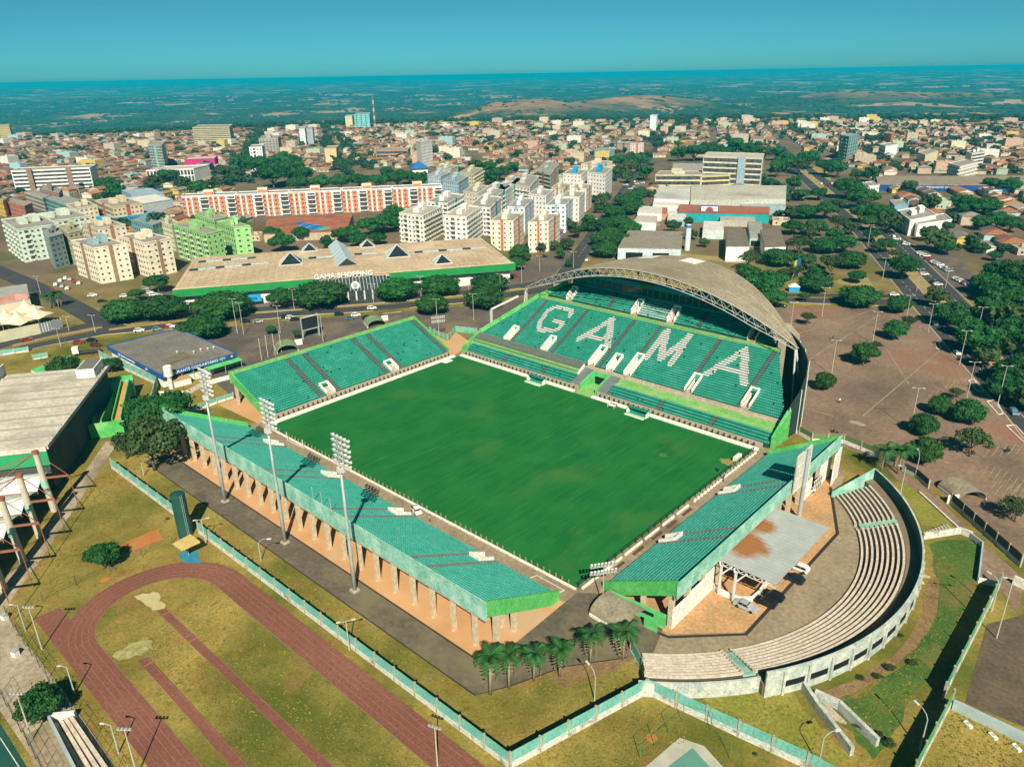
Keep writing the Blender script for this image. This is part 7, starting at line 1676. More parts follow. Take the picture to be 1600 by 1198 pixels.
MB().tube([(*p, 0), (*p, 12.6)], 1.5, 18).build('shaft', mat('tower_blue_white', (0.56, 0.62, 0.66), scale=0.3), t); MB().tube([(*p, 12.6), (*p, 14.2)], 1.55, 18).build('blue_cap', mat('tower_blue', (0.03, 0.20, 0.42)), t); MB().tube([(*p, 14.2), (*p, 14.5)], [1.5, 0.3], 18).build('lid', C_WHITE, t)
# market hall and houses at the right
mk = lowhall('very long market hall with brown roof and dark blue lettered front at the right', ((1372, 288), (1640, 290), (1640, 275), (1368, 275.5)), 5.5, (0.012, 0.055, 0.22), (0.27, 0.215, 0.15), 'market')
a, b = P(1372, 288, 5.5), P(1640, 290, 5.5); L_ = math.hypot(b[0]-a[0], b[1]-a[1]); n_ = ((b[1]-a[1])/L_, -(b[0]-a[0])/L_)
m_ = (a[0]+(b[0]-a[0])*0.36+n_[0]*0.25, a[1]+(b[1]-a[1])*0.36+n_[1]*0.25)
text('front_lettering', 'FEIRA PERMANENTE DO GAMA', 2.2, (*m_, 3.4), (b[0]-a[0], b[1]-a[1], 0), (0, 0, 1), WTX, mk, 0.05)
block('office_block', 'white modern block with stepped roofs at right beside the side street', 'building', (1402, 330), (1422, 345), (1463, 337), 9, WHT, 3, None, None, None, None, True)
block('office_block', 'lower white block in front of the stepped white block', 'building', (1424, 342), (1434, 352), (1487, 344), 7, (0.80, 0.77, 0.74), 2, None, None, None, None, False)
block('office_block', 'blue grey glass sided block left of the stepped white block', 'building', (1390, 314), (1398, 322), (1420, 320), 10, (0.22, 0.36, 0.44), 3, 'big', None, None, None, False)
block('office_block', 'white house block with flat roof in front of the market hall', 'building', (1336, 287), (1346, 293), (1374, 290), 7, WHT, 2, 'strip', 'std', None, None, False)
block('tower', 'dark green and white tower block in the right district', 'tower', (1313, 212), (1327, 214), (1343, 210), 25, (0.20, 0.34, 0.32), 7, 'mix', 'mix', None, None, False)
block('office_block', 'white four storey block at the far right', 'building', (1510, 237), (1519, 241), (1539, 238), 13, (0.68, 0.66, 0.60), 4, 'strip', 'strip', None, None, True)
block('office_block', 'off white walk-up block behind the market hall', 'building', (1482, 256), (1500, 261), (1528, 254), 13, (0.70, 0.66, 0.56), 4, 'balc', 'balc', None, None, False)
block('office_block', 'cream two storey block left of the market hall end', 'building', (1434, 239), (1446, 243), (1466, 236), 10, (0.66, 0.60, 0.38), 3, 'strip', None, None, None, False)
block('office_block', 'white box building with blank front in the right district', 'building', (1374, 226), (1384, 229), (1403, 226), 11, (0.76, 0.78, 0.78), 3, 'strip', None, None, None, False)
block('office_block', 'orange painted block in the right district', 'building', (1381, 208.5), (1393, 210), (1398, 207), 12, (0.60, 0.18, 0.06), 3, None, None, None, None, False)
block('tower', 'narrow yellow water tower in the right district', 'tower', (1416, 204), (1419, 204.5), (1421, 203.5), 16, (0.66, 0.60, 0.22), 1, None, None, None, None, False)
block('office_block', 'white building with blue end at upper centre right', 'building', (929, 235), (950, 237), (960, 233), 9, (0.18, 0.52, 0.66), 3, 'small', 'std', None, None, False)
block('office_block', 'white apartment pair with brick red end at upper centre right', 'building', (964, 223), (985, 225), (1006, 224), 11, (0.64, 0.50, 0.42), 4, 'std', 'std', (0.40, 0.14, 0.10), None, False)
# radio mast
p = P(587, 211); t = thing('radio_mast', 'tall red and white lattice radio mast near the horizon', 'mast', (*p, 0)); hm = 62
for k in range(10):
    z0, z1 = hm*k/10, hm*(k+1)/10; w0, w1 = 1.6*(1-0.08*k), 1.6*(1-0.08*(k+1)); sg = MB()
    for i in range(4):
        a0, a1 = math.pi/4+i*math.pi/2, math.pi/4+(i+1)*math.pi/2
        sg.beam((p[0]+w0*math.cos(a0), p[1]+w0*math.sin(a0), z0), (p[0]+w1*math.cos(a0), p[1]+w1*math.sin(a0), z1), 0.42); sg.beam((p[0]+w0*math.cos(a0), p[1]+w0*math.sin(a0), z0), (p[0]+w1*math.cos(a1), p[1]+w1*math.sin(a1), z1), 0.28)
    sg.build('lattice_section', mat('mast_red', (0.42, 0.12, 0.06)) if k % 2 else mat('mast_white', (0.6, 0.55, 0.5)), t)

# ------------------------------------------------------------------ trees
def leaf_mat(name, a, b):
    m = mat(name, a, b, scale=0.45, rough=0.7, spec=0.2, detail=4, fine=2.2)
    N, L = m.node_tree.nodes, m.node_tree.links; bs = N['Principled BSDF']; src = bs.inputs['Base Color'].links[0].from_socket
    oi = N.new('ShaderNodeObjectInfo'); r = N.new('ShaderNodeMapRange'); r.inputs[3].default_value = 0.75; r.inputs[4].default_value = 1.3; L.new(oi.outputs['Random'], r.inputs[0])
    sc = N.new('ShaderNodeVectorMath'); sc.operation = 'SCALE'; L.new(src, sc.inputs[0]); L.new(r.outputs[0], sc.inputs['Scale']); hx = N.new('ShaderNodeMix'); hx.data_type = 'RGBA'; hf = N.new('ShaderNodeMath'); hf.operation = 'MULTIPLY'; hf.inputs[1].default_value = 37.7; L.new(oi.outputs['Random'], hf.inputs[0]); fr_ = N.new('ShaderNodeMath'); fr_.operation = 'FRACT'; L.new(hf.outputs[0], fr_.inputs[0]); hm_ = N.new('ShaderNodeMath'); hm_.operation = 'MULTIPLY'; hm_.inputs[1].default_value = 0.24; L.new(fr_.outputs[0], hm_.inputs[0]); L.new(hm_.outputs[0], hx.inputs[0]); L.new(sc.outputs[0], hx.inputs[6]); hx.inputs[7].default_value = (0.060, 0.085, 0.020, 1); L.new(hx.outputs[2], bs.inputs['Base Color'])
    return m
LEAF = leaf_mat('dark_leaves', (0.006, 0.050, 0.011), (0.022, 0.115, 0.019))
LEAF2 = leaf_mat('olive_leaves', (0.020, 0.048, 0.014), (0.048, 0.085, 0.022))
LEAFP = leaf_mat('palm_leaves', (0.010, 0.065, 0.014), (0.028, 0.120, 0.024))
LEAFD = leaf_mat('dry_fronds', (0.22, 0.17, 0.07), (0.32, 0.25, 0.12))
BARK = mat('bark', (0.10, 0.075, 0.05), (0.17, 0.13, 0.09), scale=1.5, rough=1)
def crown(seed, rx, rz, n_lobe, n_leaf, leaf, gap=0.0, flat=0.0, core=True, mats=None):
    """foliage: leaf-sized quads over lobed clumps, thinner between the clumps, with a dark heart"""
    g = np.random.default_rng(seed); lobes = []
    for i in range(n_lobe):
        a = g.uniform(0, 2*np.pi); u = g.uniform(-0.55, 1.0); w = math.sqrt(max(0, 1-u*u)); k = g.uniform(0.50, 0.82)
        lobes.append((rx*k*w*math.cos(a), rx*k*w*math.sin(a), rz*(k*u)*(1-flat)+rz, rx*g.uniform(0.26, 0.42)))
    lobes.append((0, 0, rz*1.05, rx*0.55)); V, F = [], []
    lob = np.array(lobes); pr = lob[:, 3]**2; pr /= pr.sum(); idx = g.choice(len(lob), n_leaf, p=pr)
    d = g.normal(size=(n_leaf, 3)); d /= np.linalg.norm(d, axis=1)[:, None]; rad = g.uniform(0.76, 1.05, n_leaf)+0.3*g.random(n_leaf)**6
    c = lob[idx, :3]+d*(lob[idx, 3]*rad)[:, None]*np.array([1, 1, rz/rx*1.05])
    nrm = d+g.normal(size=(n_leaf, 3))*0.55; nrm /= np.linalg.norm(nrm, axis=1)[:, None]
    t = np.cross(nrm, g.normal(size=(n_leaf, 3))); t /= np.linalg.norm(t, axis=1)[:, None]; b = np.cross(nrm, t); s = leaf*g.uniform(0.6, 1.25, n_leaf)[:, None]
    keep = c[:, 2] > 0.05*rz
    c, t, b, s = c[keep], t[keep], b[keep], s[keep]; n = len(c)
    q = np.stack([c-t*s*0.5-b*s*0.32, c+t*s*0.5-b*s*0.32, c+t*s*0.36+b*s*0.38, c-t*s*0.36+b*s*0.38], 1).reshape(-1, 3)
    V = q; F = np.arange(n*4).reshape(-1, 4)
    if core:
        m, k_ = 10, 7; cv = []; cf = []
        for lx, ly, lz, lr in lob[:: (1 if gap < 0.3 else 2)]:
            o = len(cv)
            for i in range(5):
                ph = -np.pi/2+np.pi*i/4
                for j in range(6):
                    th = 2*np.pi*j/6; rr_ = lr*0.80*g.uniform(0.85, 1.1); cv.append((lx+rr_*math.cos(ph)*math.cos(th), ly+rr_*math.cos(ph)*math.sin(th), lz+rr_*math.sin(ph)*rz/rx))
            for i in range(4):
                for j in range(6): cf.append((o+i*6+j, o+i*6+(j+1) % 6, o+(i+1)*6+(j+1) % 6, o+(i+1)*6+j))
        V = np.concatenate([V, np.array(cv)]); F = np.concatenate([F, np.array(cf)+n*4])
    return V, F
def tree_proto(name, seed, rx, rz, n_lobe, n_leaf, leaf, trunk_h, lm, gap=0.0, flat=0.0, trunk_r=0.35, core=True):
    V, F = crown(seed, rx, rz, n_lobe, n_leaf, leaf, gap, flat, core); V = V+np.array([0, 0, trunk_h])
    cme_ = raw_mesh('crown', V, F, [lm]); g = random.Random(seed); mb = MB()
    mb.tube([(0, 0, 0), (0.05, 0.03, trunk_h*0.5), (0, 0, trunk_h+rz*0.4)], [trunk_r, trunk_r*0.8, trunk_r*0.5], 8)
    for i in range(5):
        a = i*1.26+g.uniform(-0.3, 0.3); mb.tube([(0, 0, trunk_h*0.75), (rx*0.25*math.cos(a), rx*0.25*math.sin(a), trunk_h+rz*0.3), (rx*0.6*math.cos(a), rx*0.6*math.sin(a), trunk_h+rz*0.9)], [trunk_r*0.5, trunk_r*0.35, trunk_r*0.12], 6)
    tme = mesh_of(mb, 'trunk', BARK, True); r = bpy.data.objects.new(name, None)
    return dict(name=name, root=r, parts=[('crown', cme_, None, None, []), ('trunk', tme, None, None, [])], w=2*rx, h=trunk_h+2*rz, zc=trunk_h+rz)
TD = [tree_proto('tree', 100+i, 5.0, 2.75, 70, 6400, 0.50, 0.9, LEAF) for i in range(4)]
TB = [tree_proto('tree', 120+i, 5.0, 2.9, 30, 4200, 0.50, 1.8, LEAF, 0.2, 0.2) for i in range(4)]
TS = [tree_proto('tree', 140+i, 5.0, 2.6, 14, 1700, 0.50, 3.0, LEAF2, 0.6, 0.3, 0.25, False) for i in range(3)]
TF = [tree_proto('tree', 160+i, 5.0, 3.8, 14, 620, 1.25, 1.4, LEAF) for i in range(5)]
TO = [tree_proto('tree', 180+i, 5.0, 3.4, 14, 620, 1.2, 1.6, LEAF2) for i in range(3)]
AUTO = []
def tree(px, py, w, kind, label, group='trees'):
    """crown centre and width as seen; the trunk stands on the ground below"""
    pr = random.choice({'D': TD, 'B': TB, 'S': TS, 'F': TF, 'O': TO}[kind]); d = math.hypot(dist(P(px, py, 4)), CAM[2]); W = w*d/F_PX; sc = W/(pr['w']*0.98)
    sz = min((1.05 if w > 46 else 1.45)*sc, (5.5+0.2*W)/pr['h']) if kind == 'D' else sc*random.uniform(0.92, 1.1)
    p = P(px, py, pr['zc']*sz); busy(p, W*0.2)
    o = place(pr, (*p, 0), random.uniform(0, 6.28), (sc, sc, sz), label, 'tree', group)
    if group != 'trees': AUTO.append((o, p))
for a in ((193, 484, 54, 'D', 'round dark green tree nearest the street corner in the row before the shopping centre'), (252, 479, 62, 'D', 'second round tree from the left before the shopping centre'), (345, 475, 78, 'D', 'broad dark tree in front of the blue sign'),
          (316, 509, 60, 'D', 'round dark tree at the back corner of the restaurant'), (438, 463, 38, 'B', 'narrow tree between two broad crowns before the shopping centre'), (502, 458, 78, 'D', 'broad dark tree left of the shopping centre entrance'),
          (620, 451, 60, 'D', 'round tree right of the shopping centre entrance'), (688, 444, 56, 'D', 'round tree behind the car park, before the right half of the shopping centre'), (675, 474, 47, 'D', 'round tree standing alone in the car park behind the far stand'),
          (758, 464, 56, 'D', 'front one of the two tall trees near the arch foot'), (765, 441, 54, 'D', 'rear one of the two tall trees near the arch foot'), (423, 514, 18, 'B', 'small tree in the car park left of the scoreboard'), (463, 519, 17, 'S', 'thin pale tree in the car park beside the scoreboard'),
          (213, 458, 24, 'B', 'small tree beside the street corner left of the shopping centre'), (245, 439, 32, 'B', 'tree at the left end of the shopping centre'), (808, 411, 22, 'D', 'small round tree at the right end of the shopping centre'), (812, 393, 30, 'D', 'round tree behind the right corner of the shopping centre'),
          (1343, 461, 52, 'D', 'large round tree at the top of the east car park'), (1276, 440, 44, 'D', 'round tree beside the blue kiosk'), (1216, 400, 44, 'D', 'dark tree by the white pavilion'), (1405, 474, 30, 'D', 'round tree at the corner of the avenue'), (1401, 514, 31, 'D', 'round tree in the upper east car park'),
          (1352, 549, 40, 'B', 'double crowned tree in the middle of the east car park'), (1369, 538, 18, 'S', 'thin companion tree beside the double crowned tree'), (1290, 594, 29, 'D', 'small round tree nearest the main stand in the east car park'), (1262, 494, 24, 'S', 'thin tree at the upper left of the east car park'),
          (1470, 631, 29, 'D', 'left one of two small trees in the lower east car park'), (1515, 641, 38, 'D', 'right one of two small trees in the lower east car park'), (1445, 661, 34, 'D', 'round tree left of the tall lamp in the lower east car park'), (1448, 702, 40, 'D', 'round tree beside the palms and fence'), (1521, 683, 48, 'S', 'thin spreading tree in the lower east car park'), (1497, 612, 22, 'S', 'small thin tree at the edge of the avenue'), (1422, 500, 24, 'S', 'dry tree beside the corner of the avenue'),
          (1592, 790, 40, 'S', 'dry tree at the right edge beside the vaulted shelter'), (158, 865, 45, 'B', 'small bushy tree alone on the dry grass'), (60, 1098, 56, 'B', 'wide bush at the bottom left beside the path'), (247, 640, 86, 'B', 'large spreading tree beside the green ramp'), (230, 680, 90, 'S', 'bare branched tree below the spreading tree by the ramp'), (192, 690, 45, 'S', 'thin tree at the gymnasium wall'), (172, 568, 28, 'B', 'bush at the corner behind the gymnasium'), (98, 572, 42, 'B', 'bush on the green roof strip behind the gymnasium'), (270, 617, 17, 'B', 'small bush beside the water tower'),
          (1200, 440, 60, 'B', 'dark tree just right of the stadium roof'), (1170, 425, 40, 'B', 'tree behind the right flank of the stadium roof'), (1208, 462, 36, 'B', 'low tree at the edge of the stadium roof and road'), (1170, 400, 34, 'S', 'thin tree before the white pavilion'), (1256, 462, 18, 'B', 'small shrub beside the road behind the roof')): tree(*a)
# dense park and avenue trees: each its own label from what it stands beside
av = [(945, 388, 40), (975, 375, 36), (955, 365, 36), (985, 355, 32), (968, 345, 34), (945, 350, 30), (960, 330, 32), (985, 325, 30), (975, 312, 28), (992, 308, 26), (940, 372, 34), (1000, 300, 24), (995, 320, 22)]
for k, (x, y, w) in enumerate(av): tree(x, y, w, 'D', 'dark crown in the avenue tree belt', 'avenue tree belt')
pk = [(1258, 330, 40), (1290, 325, 36), (1240, 352, 36), (1275, 352, 38), (1310, 345, 34), (1250, 378, 40), (1285, 382, 44), (1320, 378, 40), (1258, 405, 36), (1300, 408, 46), (1332, 405, 44), (1235, 330, 28), (1225, 310, 24), (1252, 302, 26), (1280, 300, 30), (1310, 316, 28), (1230, 380, 24), (1340, 430, 30), (1225, 425, 26), (1265, 360, 30), (1305, 365, 32), (1330, 355, 26), (1275, 420, 30), (1245, 420, 28)]
for k, (x, y, w) in enumerate(pk): tree(x, y, w*0.84, random.choice('BBDSO'), 'crown in the park grove', 'park grove')
rg = [(1325, 290, 44), (1350, 305, 44), (1375, 330, 40), (1390, 345, 36), (1362, 345, 34), (1345, 330, 34), (1410, 345, 30), (1385, 380, 30), (1365, 365, 30), (1350, 320, 30), (1372, 385, 24)]
for k, (x, y, w) in enumerate(rg): tree(x, y, w*0.84, random.choice('BBO'), 'crown in the right avenue row', 'right avenue row')
tree(1413, 413, 42, 'B', 'umbrella shaped tree on the median of the right avenue'); tree(1400, 395, 26, 'S', 'dry tree on the median above the umbrella tree')
big = [(1575, 425, 60), (1545, 440, 44), (1590, 470, 70), (1555, 480, 60), (1600, 520, 70), (1565, 530, 50), (1530, 525, 62), (1485, 485, 46), (1510, 505, 44), (1595, 575, 60), (1575, 600, 54), (1540, 555, 40), (1465, 462, 34), (1605, 430, 60), (1610, 620, 40), (1570, 450, 50), (1590, 500, 60)]
for k, (x, y, w) in enumerate(big): tree(x, y, w*0.9, random.choice('BBO'), 'dark crown of the shady right edge grove', 'right edge grove')
cl = [(1467, 373, 44), (1450, 362, 30), (1480, 385, 30), (1455, 315, 34), (1535, 345, 30), (1560, 340, 36), (1580, 348, 32), (1520, 320, 50), (1545, 318, 40), (1500, 312, 30), (1420, 290, 26), (1550, 285, 30), (1580, 288, 34), (1535, 385, 24), (1555, 398, 22), (1480, 352, 24)]
for k, (x, y, w) in enumerate(cl): tree(x, y, w*0.8, random.choice('BBO'), 'garden tree among the houses', 'garden trees')
mid = [(400, 255, 40), (425, 270, 44), (450, 262, 46), (470, 270, 40), (440, 248, 36), (455, 250, 30), (420, 262, 30), (465, 285, 36), (500, 283, 34), (530, 282, 34), (560, 280, 32), (590, 281, 32), (620, 276, 34), (640, 275, 30), (660, 278, 26), (605, 270, 24), (600, 345, 42), (615, 330, 36), (580, 350, 40), (640, 312, 22), (625, 345, 30), (470, 362, 30), (440, 375, 40), (425, 362, 30), (545, 362, 36), (560, 372, 34), (530, 365, 30), (510, 378, 26), (590, 370, 30), (260, 272, 30), (285, 285, 26), (240, 285, 28), (310, 290, 32), (335, 285, 26), (165, 285, 30), (180, 295, 26), (340, 270, 24), (360, 268, 26), (370, 255, 24), (380, 245, 22), (780, 268, 30), (765, 262, 26), (800, 262, 24), (745, 258, 26), (770, 275, 24), (905, 270, 18), (1010, 268, 26), (985, 258, 26), (970, 265, 26), (965, 250, 30), (1000, 250, 24), (980, 275, 22), (845, 385, 20), (868, 383, 22), (885, 380, 26), (900, 360, 24), (920, 345, 24), (875, 395, 20), (890, 410, 16), (825, 400, 18), (940, 310, 22), (935, 325, 18), (945, 320, 20), (1080, 365, 22), (1100, 378, 20), (1052, 352, 26), (1075, 345, 18), (1230, 250, 36), (1215, 262, 26), (1105, 232, 36), (1085, 235, 34), (1130, 235, 30), (1170, 232, 34), (1150, 228, 28), (1195, 238, 26), (1215, 238, 24), (1060, 238, 24), (1290, 258, 30), (1310, 262, 28), (1265, 245, 34), (1250, 258, 26), (1340, 272, 22), (1365, 270, 24), (1205, 290, 26), (1240, 285, 26)]
for k, (x, y, w) in enumerate(mid): tree(x, y, w*0.88, random.choice('FO') if w < 30 else 'B', 'leafy street tree', 'middle distance trees')
# palms
frm = MB()
def frond_mesh(L_, drop, rise, m, nl=10):
    mb = MB(); pts = []
    for i in range(nl+1):
        s = i/nl; pts.append(Vector((L_*s*(1-0.15*s), 0, rise*math.sin(s*1.9)-drop*s*s)))
    for i in range(1, nl):
        p = pts[i]; d = (pts[i+1]-pts[i-1]).normalized(); ll = 0.95*math.sin(math.pi*(0.15+0.8*i/nl))+0.15
        for sd in (-1, 1):
            out = Vector((0.45, sd*0.85, -0.42)).normalized()*ll; w = d*0.17
            mb.poly([tuple(p-w), tuple(p+w), tuple(p+out+w*0.3), tuple(p+out-w*0.3)])
    for i in range(nl): mb.beam(pts[i], pts[i+1], 0.07, 0.05)
    return mesh_of(mb, 'frond', m)
FRO = [frond_mesh(3.5, 1.7, 1.3, LEAFP), frond_mesh(3.2, 2.6, 1.0, LEAFP), frond_mesh(3.1, 0.7, 1.8, LEAFP)]; FRD = frond_mesh(3.0, 4.6, 0.3, LEAFD)
PTR = mat('palm_trunk', (0.26, 0.21, 0.14), (0.36, 0.30, 0.21), scale=2.0, rough=1)
def palm(p, h, label, s=1.0):
    t = thing('palm_tree', label, 'palm', (*p, 0), 'palm trees'); g = random.Random(label)
    mb = MB().tube([(p[0], p[1], 0), (p[0]+0.1, p[1], h*0.5), (p[0]+0.15, p[1]+0.1, h)], [0.26*s, 0.2*s, 0.17*s], 9); mb.build('trunk', PTR, t, True)
    for k in range(17):
        me = FRO[k % 3] if k < 14 else FRD; o = link('frond', me, t); o.location = (p[0]+0.15, p[1]+0.1, h-0.05)
        o.rotation_euler = (0, R(g.uniform(-18, 10) if k < 14 else 20), k*2.4+g.uniform(-0.2, 0.2)); q = s*g.uniform(0.85, 1.1); o.scale = (q, q, q)
for (px, py, h, s, l) in ((766, 1084, 6.6, 1.0, 'palm nearest the corner of the near stand, leftmost of its row'), (795, 1074, 5.6, 0.9, 'second palm from the left below the near stand'), (834, 1063, 4.6, 0.85, 'third palm from the left, with drooping dry fronds'), (874, 1056, 4.6, 0.85, 'fourth palm from the left, at the path bend'), (922, 1034, 4.8, 0.85, 'left palm of the pair beside the vaulted shelter'), (973, 1030, 4.8, 0.9, 'right palm of the pair beside the vaulted shelter'), (1376, 738, 5.0, 0.95, 'left palm beside the amphitheatre end wall'), (1402, 740, 5.2, 1.0, 'right palm beside the amphitheatre end wall')): palm(P(px, py), h+1.3, l, s*1.08)
for (px, py, h, l) in ((80, 482, 6, 'left palm beside the cream tents'), (92, 480, 6, 'right palm beside the cream tents'), (868, 338, 8, 'palm between the central white blocks'), (1470, 395, 7, 'palm beside the side street car park'), (1150, 398, 6, 'palm in the institute garden'), (720, 372, 5, 'small palm behind the shopping centre')): palm(P(px, py), h, l, 1.2)
# small weeds and shrubs in the ditch
for k, (px, py, s_) in enumerate(((1372, 1060, 1.5), (1390, 1048, 1.8), (1345, 1062, 1.2), (1425, 1040, 1.6), (1407, 995, 1.0), (1345, 1140, 1.6), (1388, 1165, 1.8), (262, 812, 0.9), (345, 700, 1.0), (1375, 1150, 1.2), (1180, 1180, 0.7))):
    p = P(px, py); o_ = place(TS[k % 3], (*p, -0.6*s_*0.3), k*1.3, 0.11*s_, 'low weedy shrub', 'shrub', 'weedy shrubs', None, 'shrub'); AUTO.append((o_, p))

# ------------------------------------------------------------------ vehicles
CARP = mat('car_paint', (0.9, 0.9, 0.9), (1, 1, 1), scale=0.5, rough=0.3, spec=0.5, objcol=True); CGL = mat('car_glass', (0.012, 0.016, 0.02), rough=0.1, spec=0.6); TYRE = mat('tyre', (0.015, 0.015, 0.015)); LITE = mat('car_light', (0.6, 0.58, 0.52), rough=0.2)
def car_proto(name, L_, W, prof, glass):
    body = MB(); n = len(prof)
    def ring_(y, k): return [(x*L_, y*(1 if z < 0.9 else 0.84), z) for x, z in prof]
    a, b = ring_(-W/2, 0), ring_(W/2, 0); body.v += a+b; body.f.append(tuple(range(n))); body.m.append(0); body.f.append(tuple(range(2*n-1, n-1, -1))); body.m.append(0)
    for i in range(n): j = (i+1) % n; body.f.append((j, i, n+i, n+j)); body.m.append(0)
    gl = MB()
    for (x0, x1, z0, z1, dx0, dx1) in glass:
        for s_ in (-1, 1):
            y0_, y1_ = s_*(W/2*0.985+0.012), s_*(W/2*0.84+0.012); q = [(x0*L_, y0_, z0), (x1*L_, y0_, z0), ((x1+dx1)*L_, y1_, z1), ((x0+dx0)*L_, y1_, z1)]; gl.poly(q if s_ < 0 else q[::-1])
    x0, x1, z0, z1, dx0, dx1 = glass[0]; xe0, xe1 = glass[0][0], glass[-1][1]; de0, de1 = glass[0][4], glass[-1][5]
    gl.poly([((xe0-0.02)*L_, W*0.43, z0), ((xe0-0.02)*L_, -W*0.43, z0), ((xe0+de0-0.012)*L_, -W*0.38, z1), ((xe0+de0-0.012)*L_, W*0.38, z1)])
    gl.poly([((xe1+0.02)*L_, -W*0.43, z0), ((xe1+0.02)*L_, W*0.43, z0), ((xe1+de1+0.012)*L_, W*0.38, z1), ((xe1+de1+0.012)*L_, -W*0.38, z1)])
    wh = mesh_of(MB().tube([(0, -0.11, 0), (0, 0.11, 0)], 0.32, 12), 'wheel', TYRE); li = mesh_of(MB().box((0, 0, 0), (0.06, 0.36, 0.16)), 'headlight', LITE)
    parts = [('body', mesh_of(body, 'body', CARP), None, None, []), ('windows', mesh_of(gl, 'windows', CGL), None, None, [])]
    for x in (-0.31, 0.31):
        for y in (-1, 1): parts.append(('wheel', wh, Matrix.Translation((x*L_, y*(W/2-0.08), 0.32)), None, []))
    for y in (-1, 1): parts.append(('headlight', li, Matrix.Translation((L_*0.5+0.01, y*W*0.36, 0.58)), None, []))
    return dict(name=name, root=bpy.data.objects.new(name, None), parts=parts)
HATCH = car_proto('parked_car', 4.0, 1.72, [(-0.5, 0.35), (-0.5, 0.85), (-0.46, 0.98), (-0.36, 1.44), (-0.02, 1.5), (0.08, 1.46), (0.26, 0.98), (0.47, 0.86), (0.5, 0.6), (0.5, 0.3)], [(-0.42, -0.14, 0.98, 1.40, 0.06, 0.0), (-0.12, 0.22, 0.98, 1.40, 0.0, -0.14)])
SEDAN = car_proto('parked_car', 4.4, 1.75, [(-0.5, 0.35), (-0.5, 0.9), (-0.34, 0.98), (-0.22, 1.42), (0.0, 1.46), (0.07, 1.42), (0.24, 0.97), (0.47, 0.84), (0.5, 0.6), (0.5, 0.3)], [(-0.30, -0.08, 0.98, 1.38, 0.08, 0.0), (-0.06, 0.20, 0.98, 1.38, 0.0, -0.12)])
VAN = car_proto('parked_van', 4.5, 1.85, [(-0.5, 0.35), (-0.5, 1.6), (-0.47, 1.84), (0.12, 1.88), (0.2, 1.8), (0.36, 1.05), (0.48, 0.92), (0.5, 0.6), (0.5, 0.3)], [(-0.45, -0.1, 1.1, 1.65, 0.02, 0.0), (-0.08, 0.30, 1.1, 1.65, 0.0, -0.12)])
WH, BK, SV, RD, BL = (0.75, 0.74, 0.72), (0.012, 0.013, 0.016), (0.36, 0.38, 0.39), (0.30, 0.02, 0.02), (0.10, 0.16, 0.24)
def car(px, py, col, ang, label, pr=HATCH, group='parked cars', name=None):
    o = place(pr, (*P(px, py), 0.03), ang, 1.0, label, 'car' if pr is not VAN else 'van', group, col)
    if group != 'parked cars': AUTO.append((o, P(px, py)))
hd = math.atan2(P(1183, 957)[1]-P(1148, 941)[1], P(1183, 957)[0]-P(1148, 941)[0])
car(1165, 950, SV, hd, 'silver sedan, lowest of the cars parked behind the near-right stand', SEDAN); car(1196, 944, BK, hd+math.pi, 'black car beside the silver sedan'); car(1208, 934, BK, hd+math.pi, 'second black car from the silver sedan'); car(1240, 907, (0.012, 0.02, 0.035), hd+math.pi, 'dark blue car next to the white hatchback'); car(1248, 890, WH, hd+math.pi, 'white hatchback at the canopy corner'); car(1259, 770, (0.55, 0.6, 0.64), R(70), 'pale van parked under the far end of the near-right stand', VAN)
NR = math.atan2(P(735, 468)[1]-P(400, 494)[1], P(735, 468)[0]-P(400, 494)[0]); AVD = R(118.5)
lst = [(447, 497, BK, NR, 'black car, left of three in the car park behind the scoreboard'), (454, 498, WH, NR, 'white car between two black ones in the car park'), (461, 501, BK, NR, 'black car, right of three in the car park behind the scoreboard'), (530, 493, BK, NR, 'black car alone above the far stand'), (547, 499, BL, NR+0.4, 'blue grey car nearest the green vaulted shelter'), (556, 494, WH, NR, 'white car behind the blue grey one'), (573, 498, BK, NR, 'black car right of the white and blue grey pair'), (581, 483, WH, NR, 'white car driving on the road before the shopping centre'), (404, 504, SV, NR, 'silver car at the left end of the car park behind the far stand'), (384, 504, BK, NR, 'black car by the tall lamp posts'),
       (218, 518, WH, NR, 'white car parked alone behind the restaurant'), (246, 516, (0.16, 0.24, 0.34), NR, 'blue car parked behind the restaurant'), (257, 514, RD, NR, 'red car between the blue and white ones behind the restaurant'), (266, 512, WH, NR, 'white car right of the red one behind the restaurant'), (42, 533, RD, R(80), 'red car driving on the road at far left'), (144, 534, BK, R(30), 'black car in the lay-by behind the white truck'), (123, 537, RD, R(60), 'red car beside the white truck'), (150, 541, (0.12, 0.02, 0.02), R(30), 'dark red car right of the white truck'),
       (850, 402, BK, NR, 'dark car by the trees right of the shopping centre'), (918, 408, (0.6, 0.57, 0.5), NR+0.9, 'beige pick-up at the road corner behind the roof'), (804, 433, RD, NR, 'red car at the right wall of the shopping centre'), (1222, 480, BK, NR-0.6, 'dark car parked beside the right flank of the stadium roof'), (1495, 553, WH, AVD, 'white car driving on the right avenue'), (1583, 646, BL, AVD+math.pi, 'blue car driving at the right edge of the avenue'), (1461, 507, SV, AVD, 'grey car driving farther up the right avenue'), (1397, 462, WH, 0.6, 'white car turning at the avenue corner')]
for a in lst: car(*a)
lots = [((1437, 397), WH), ((1441, 399), WH), ((1447, 401), WH), ((1450, 406), RD), ((1459, 411), WH), ((1463, 413), SV), ((1468, 415), WH), ((1473, 419), WH), ((1477, 422), BL), ((1482, 425), SV), ((1444, 430), WH), ((1459, 443), BK), ((1465, 446), WH), ((1494, 437), WH), ((1498, 439), SV), ((1503, 441), WH), ((1508, 444), RD), ((1512, 446), SV)]
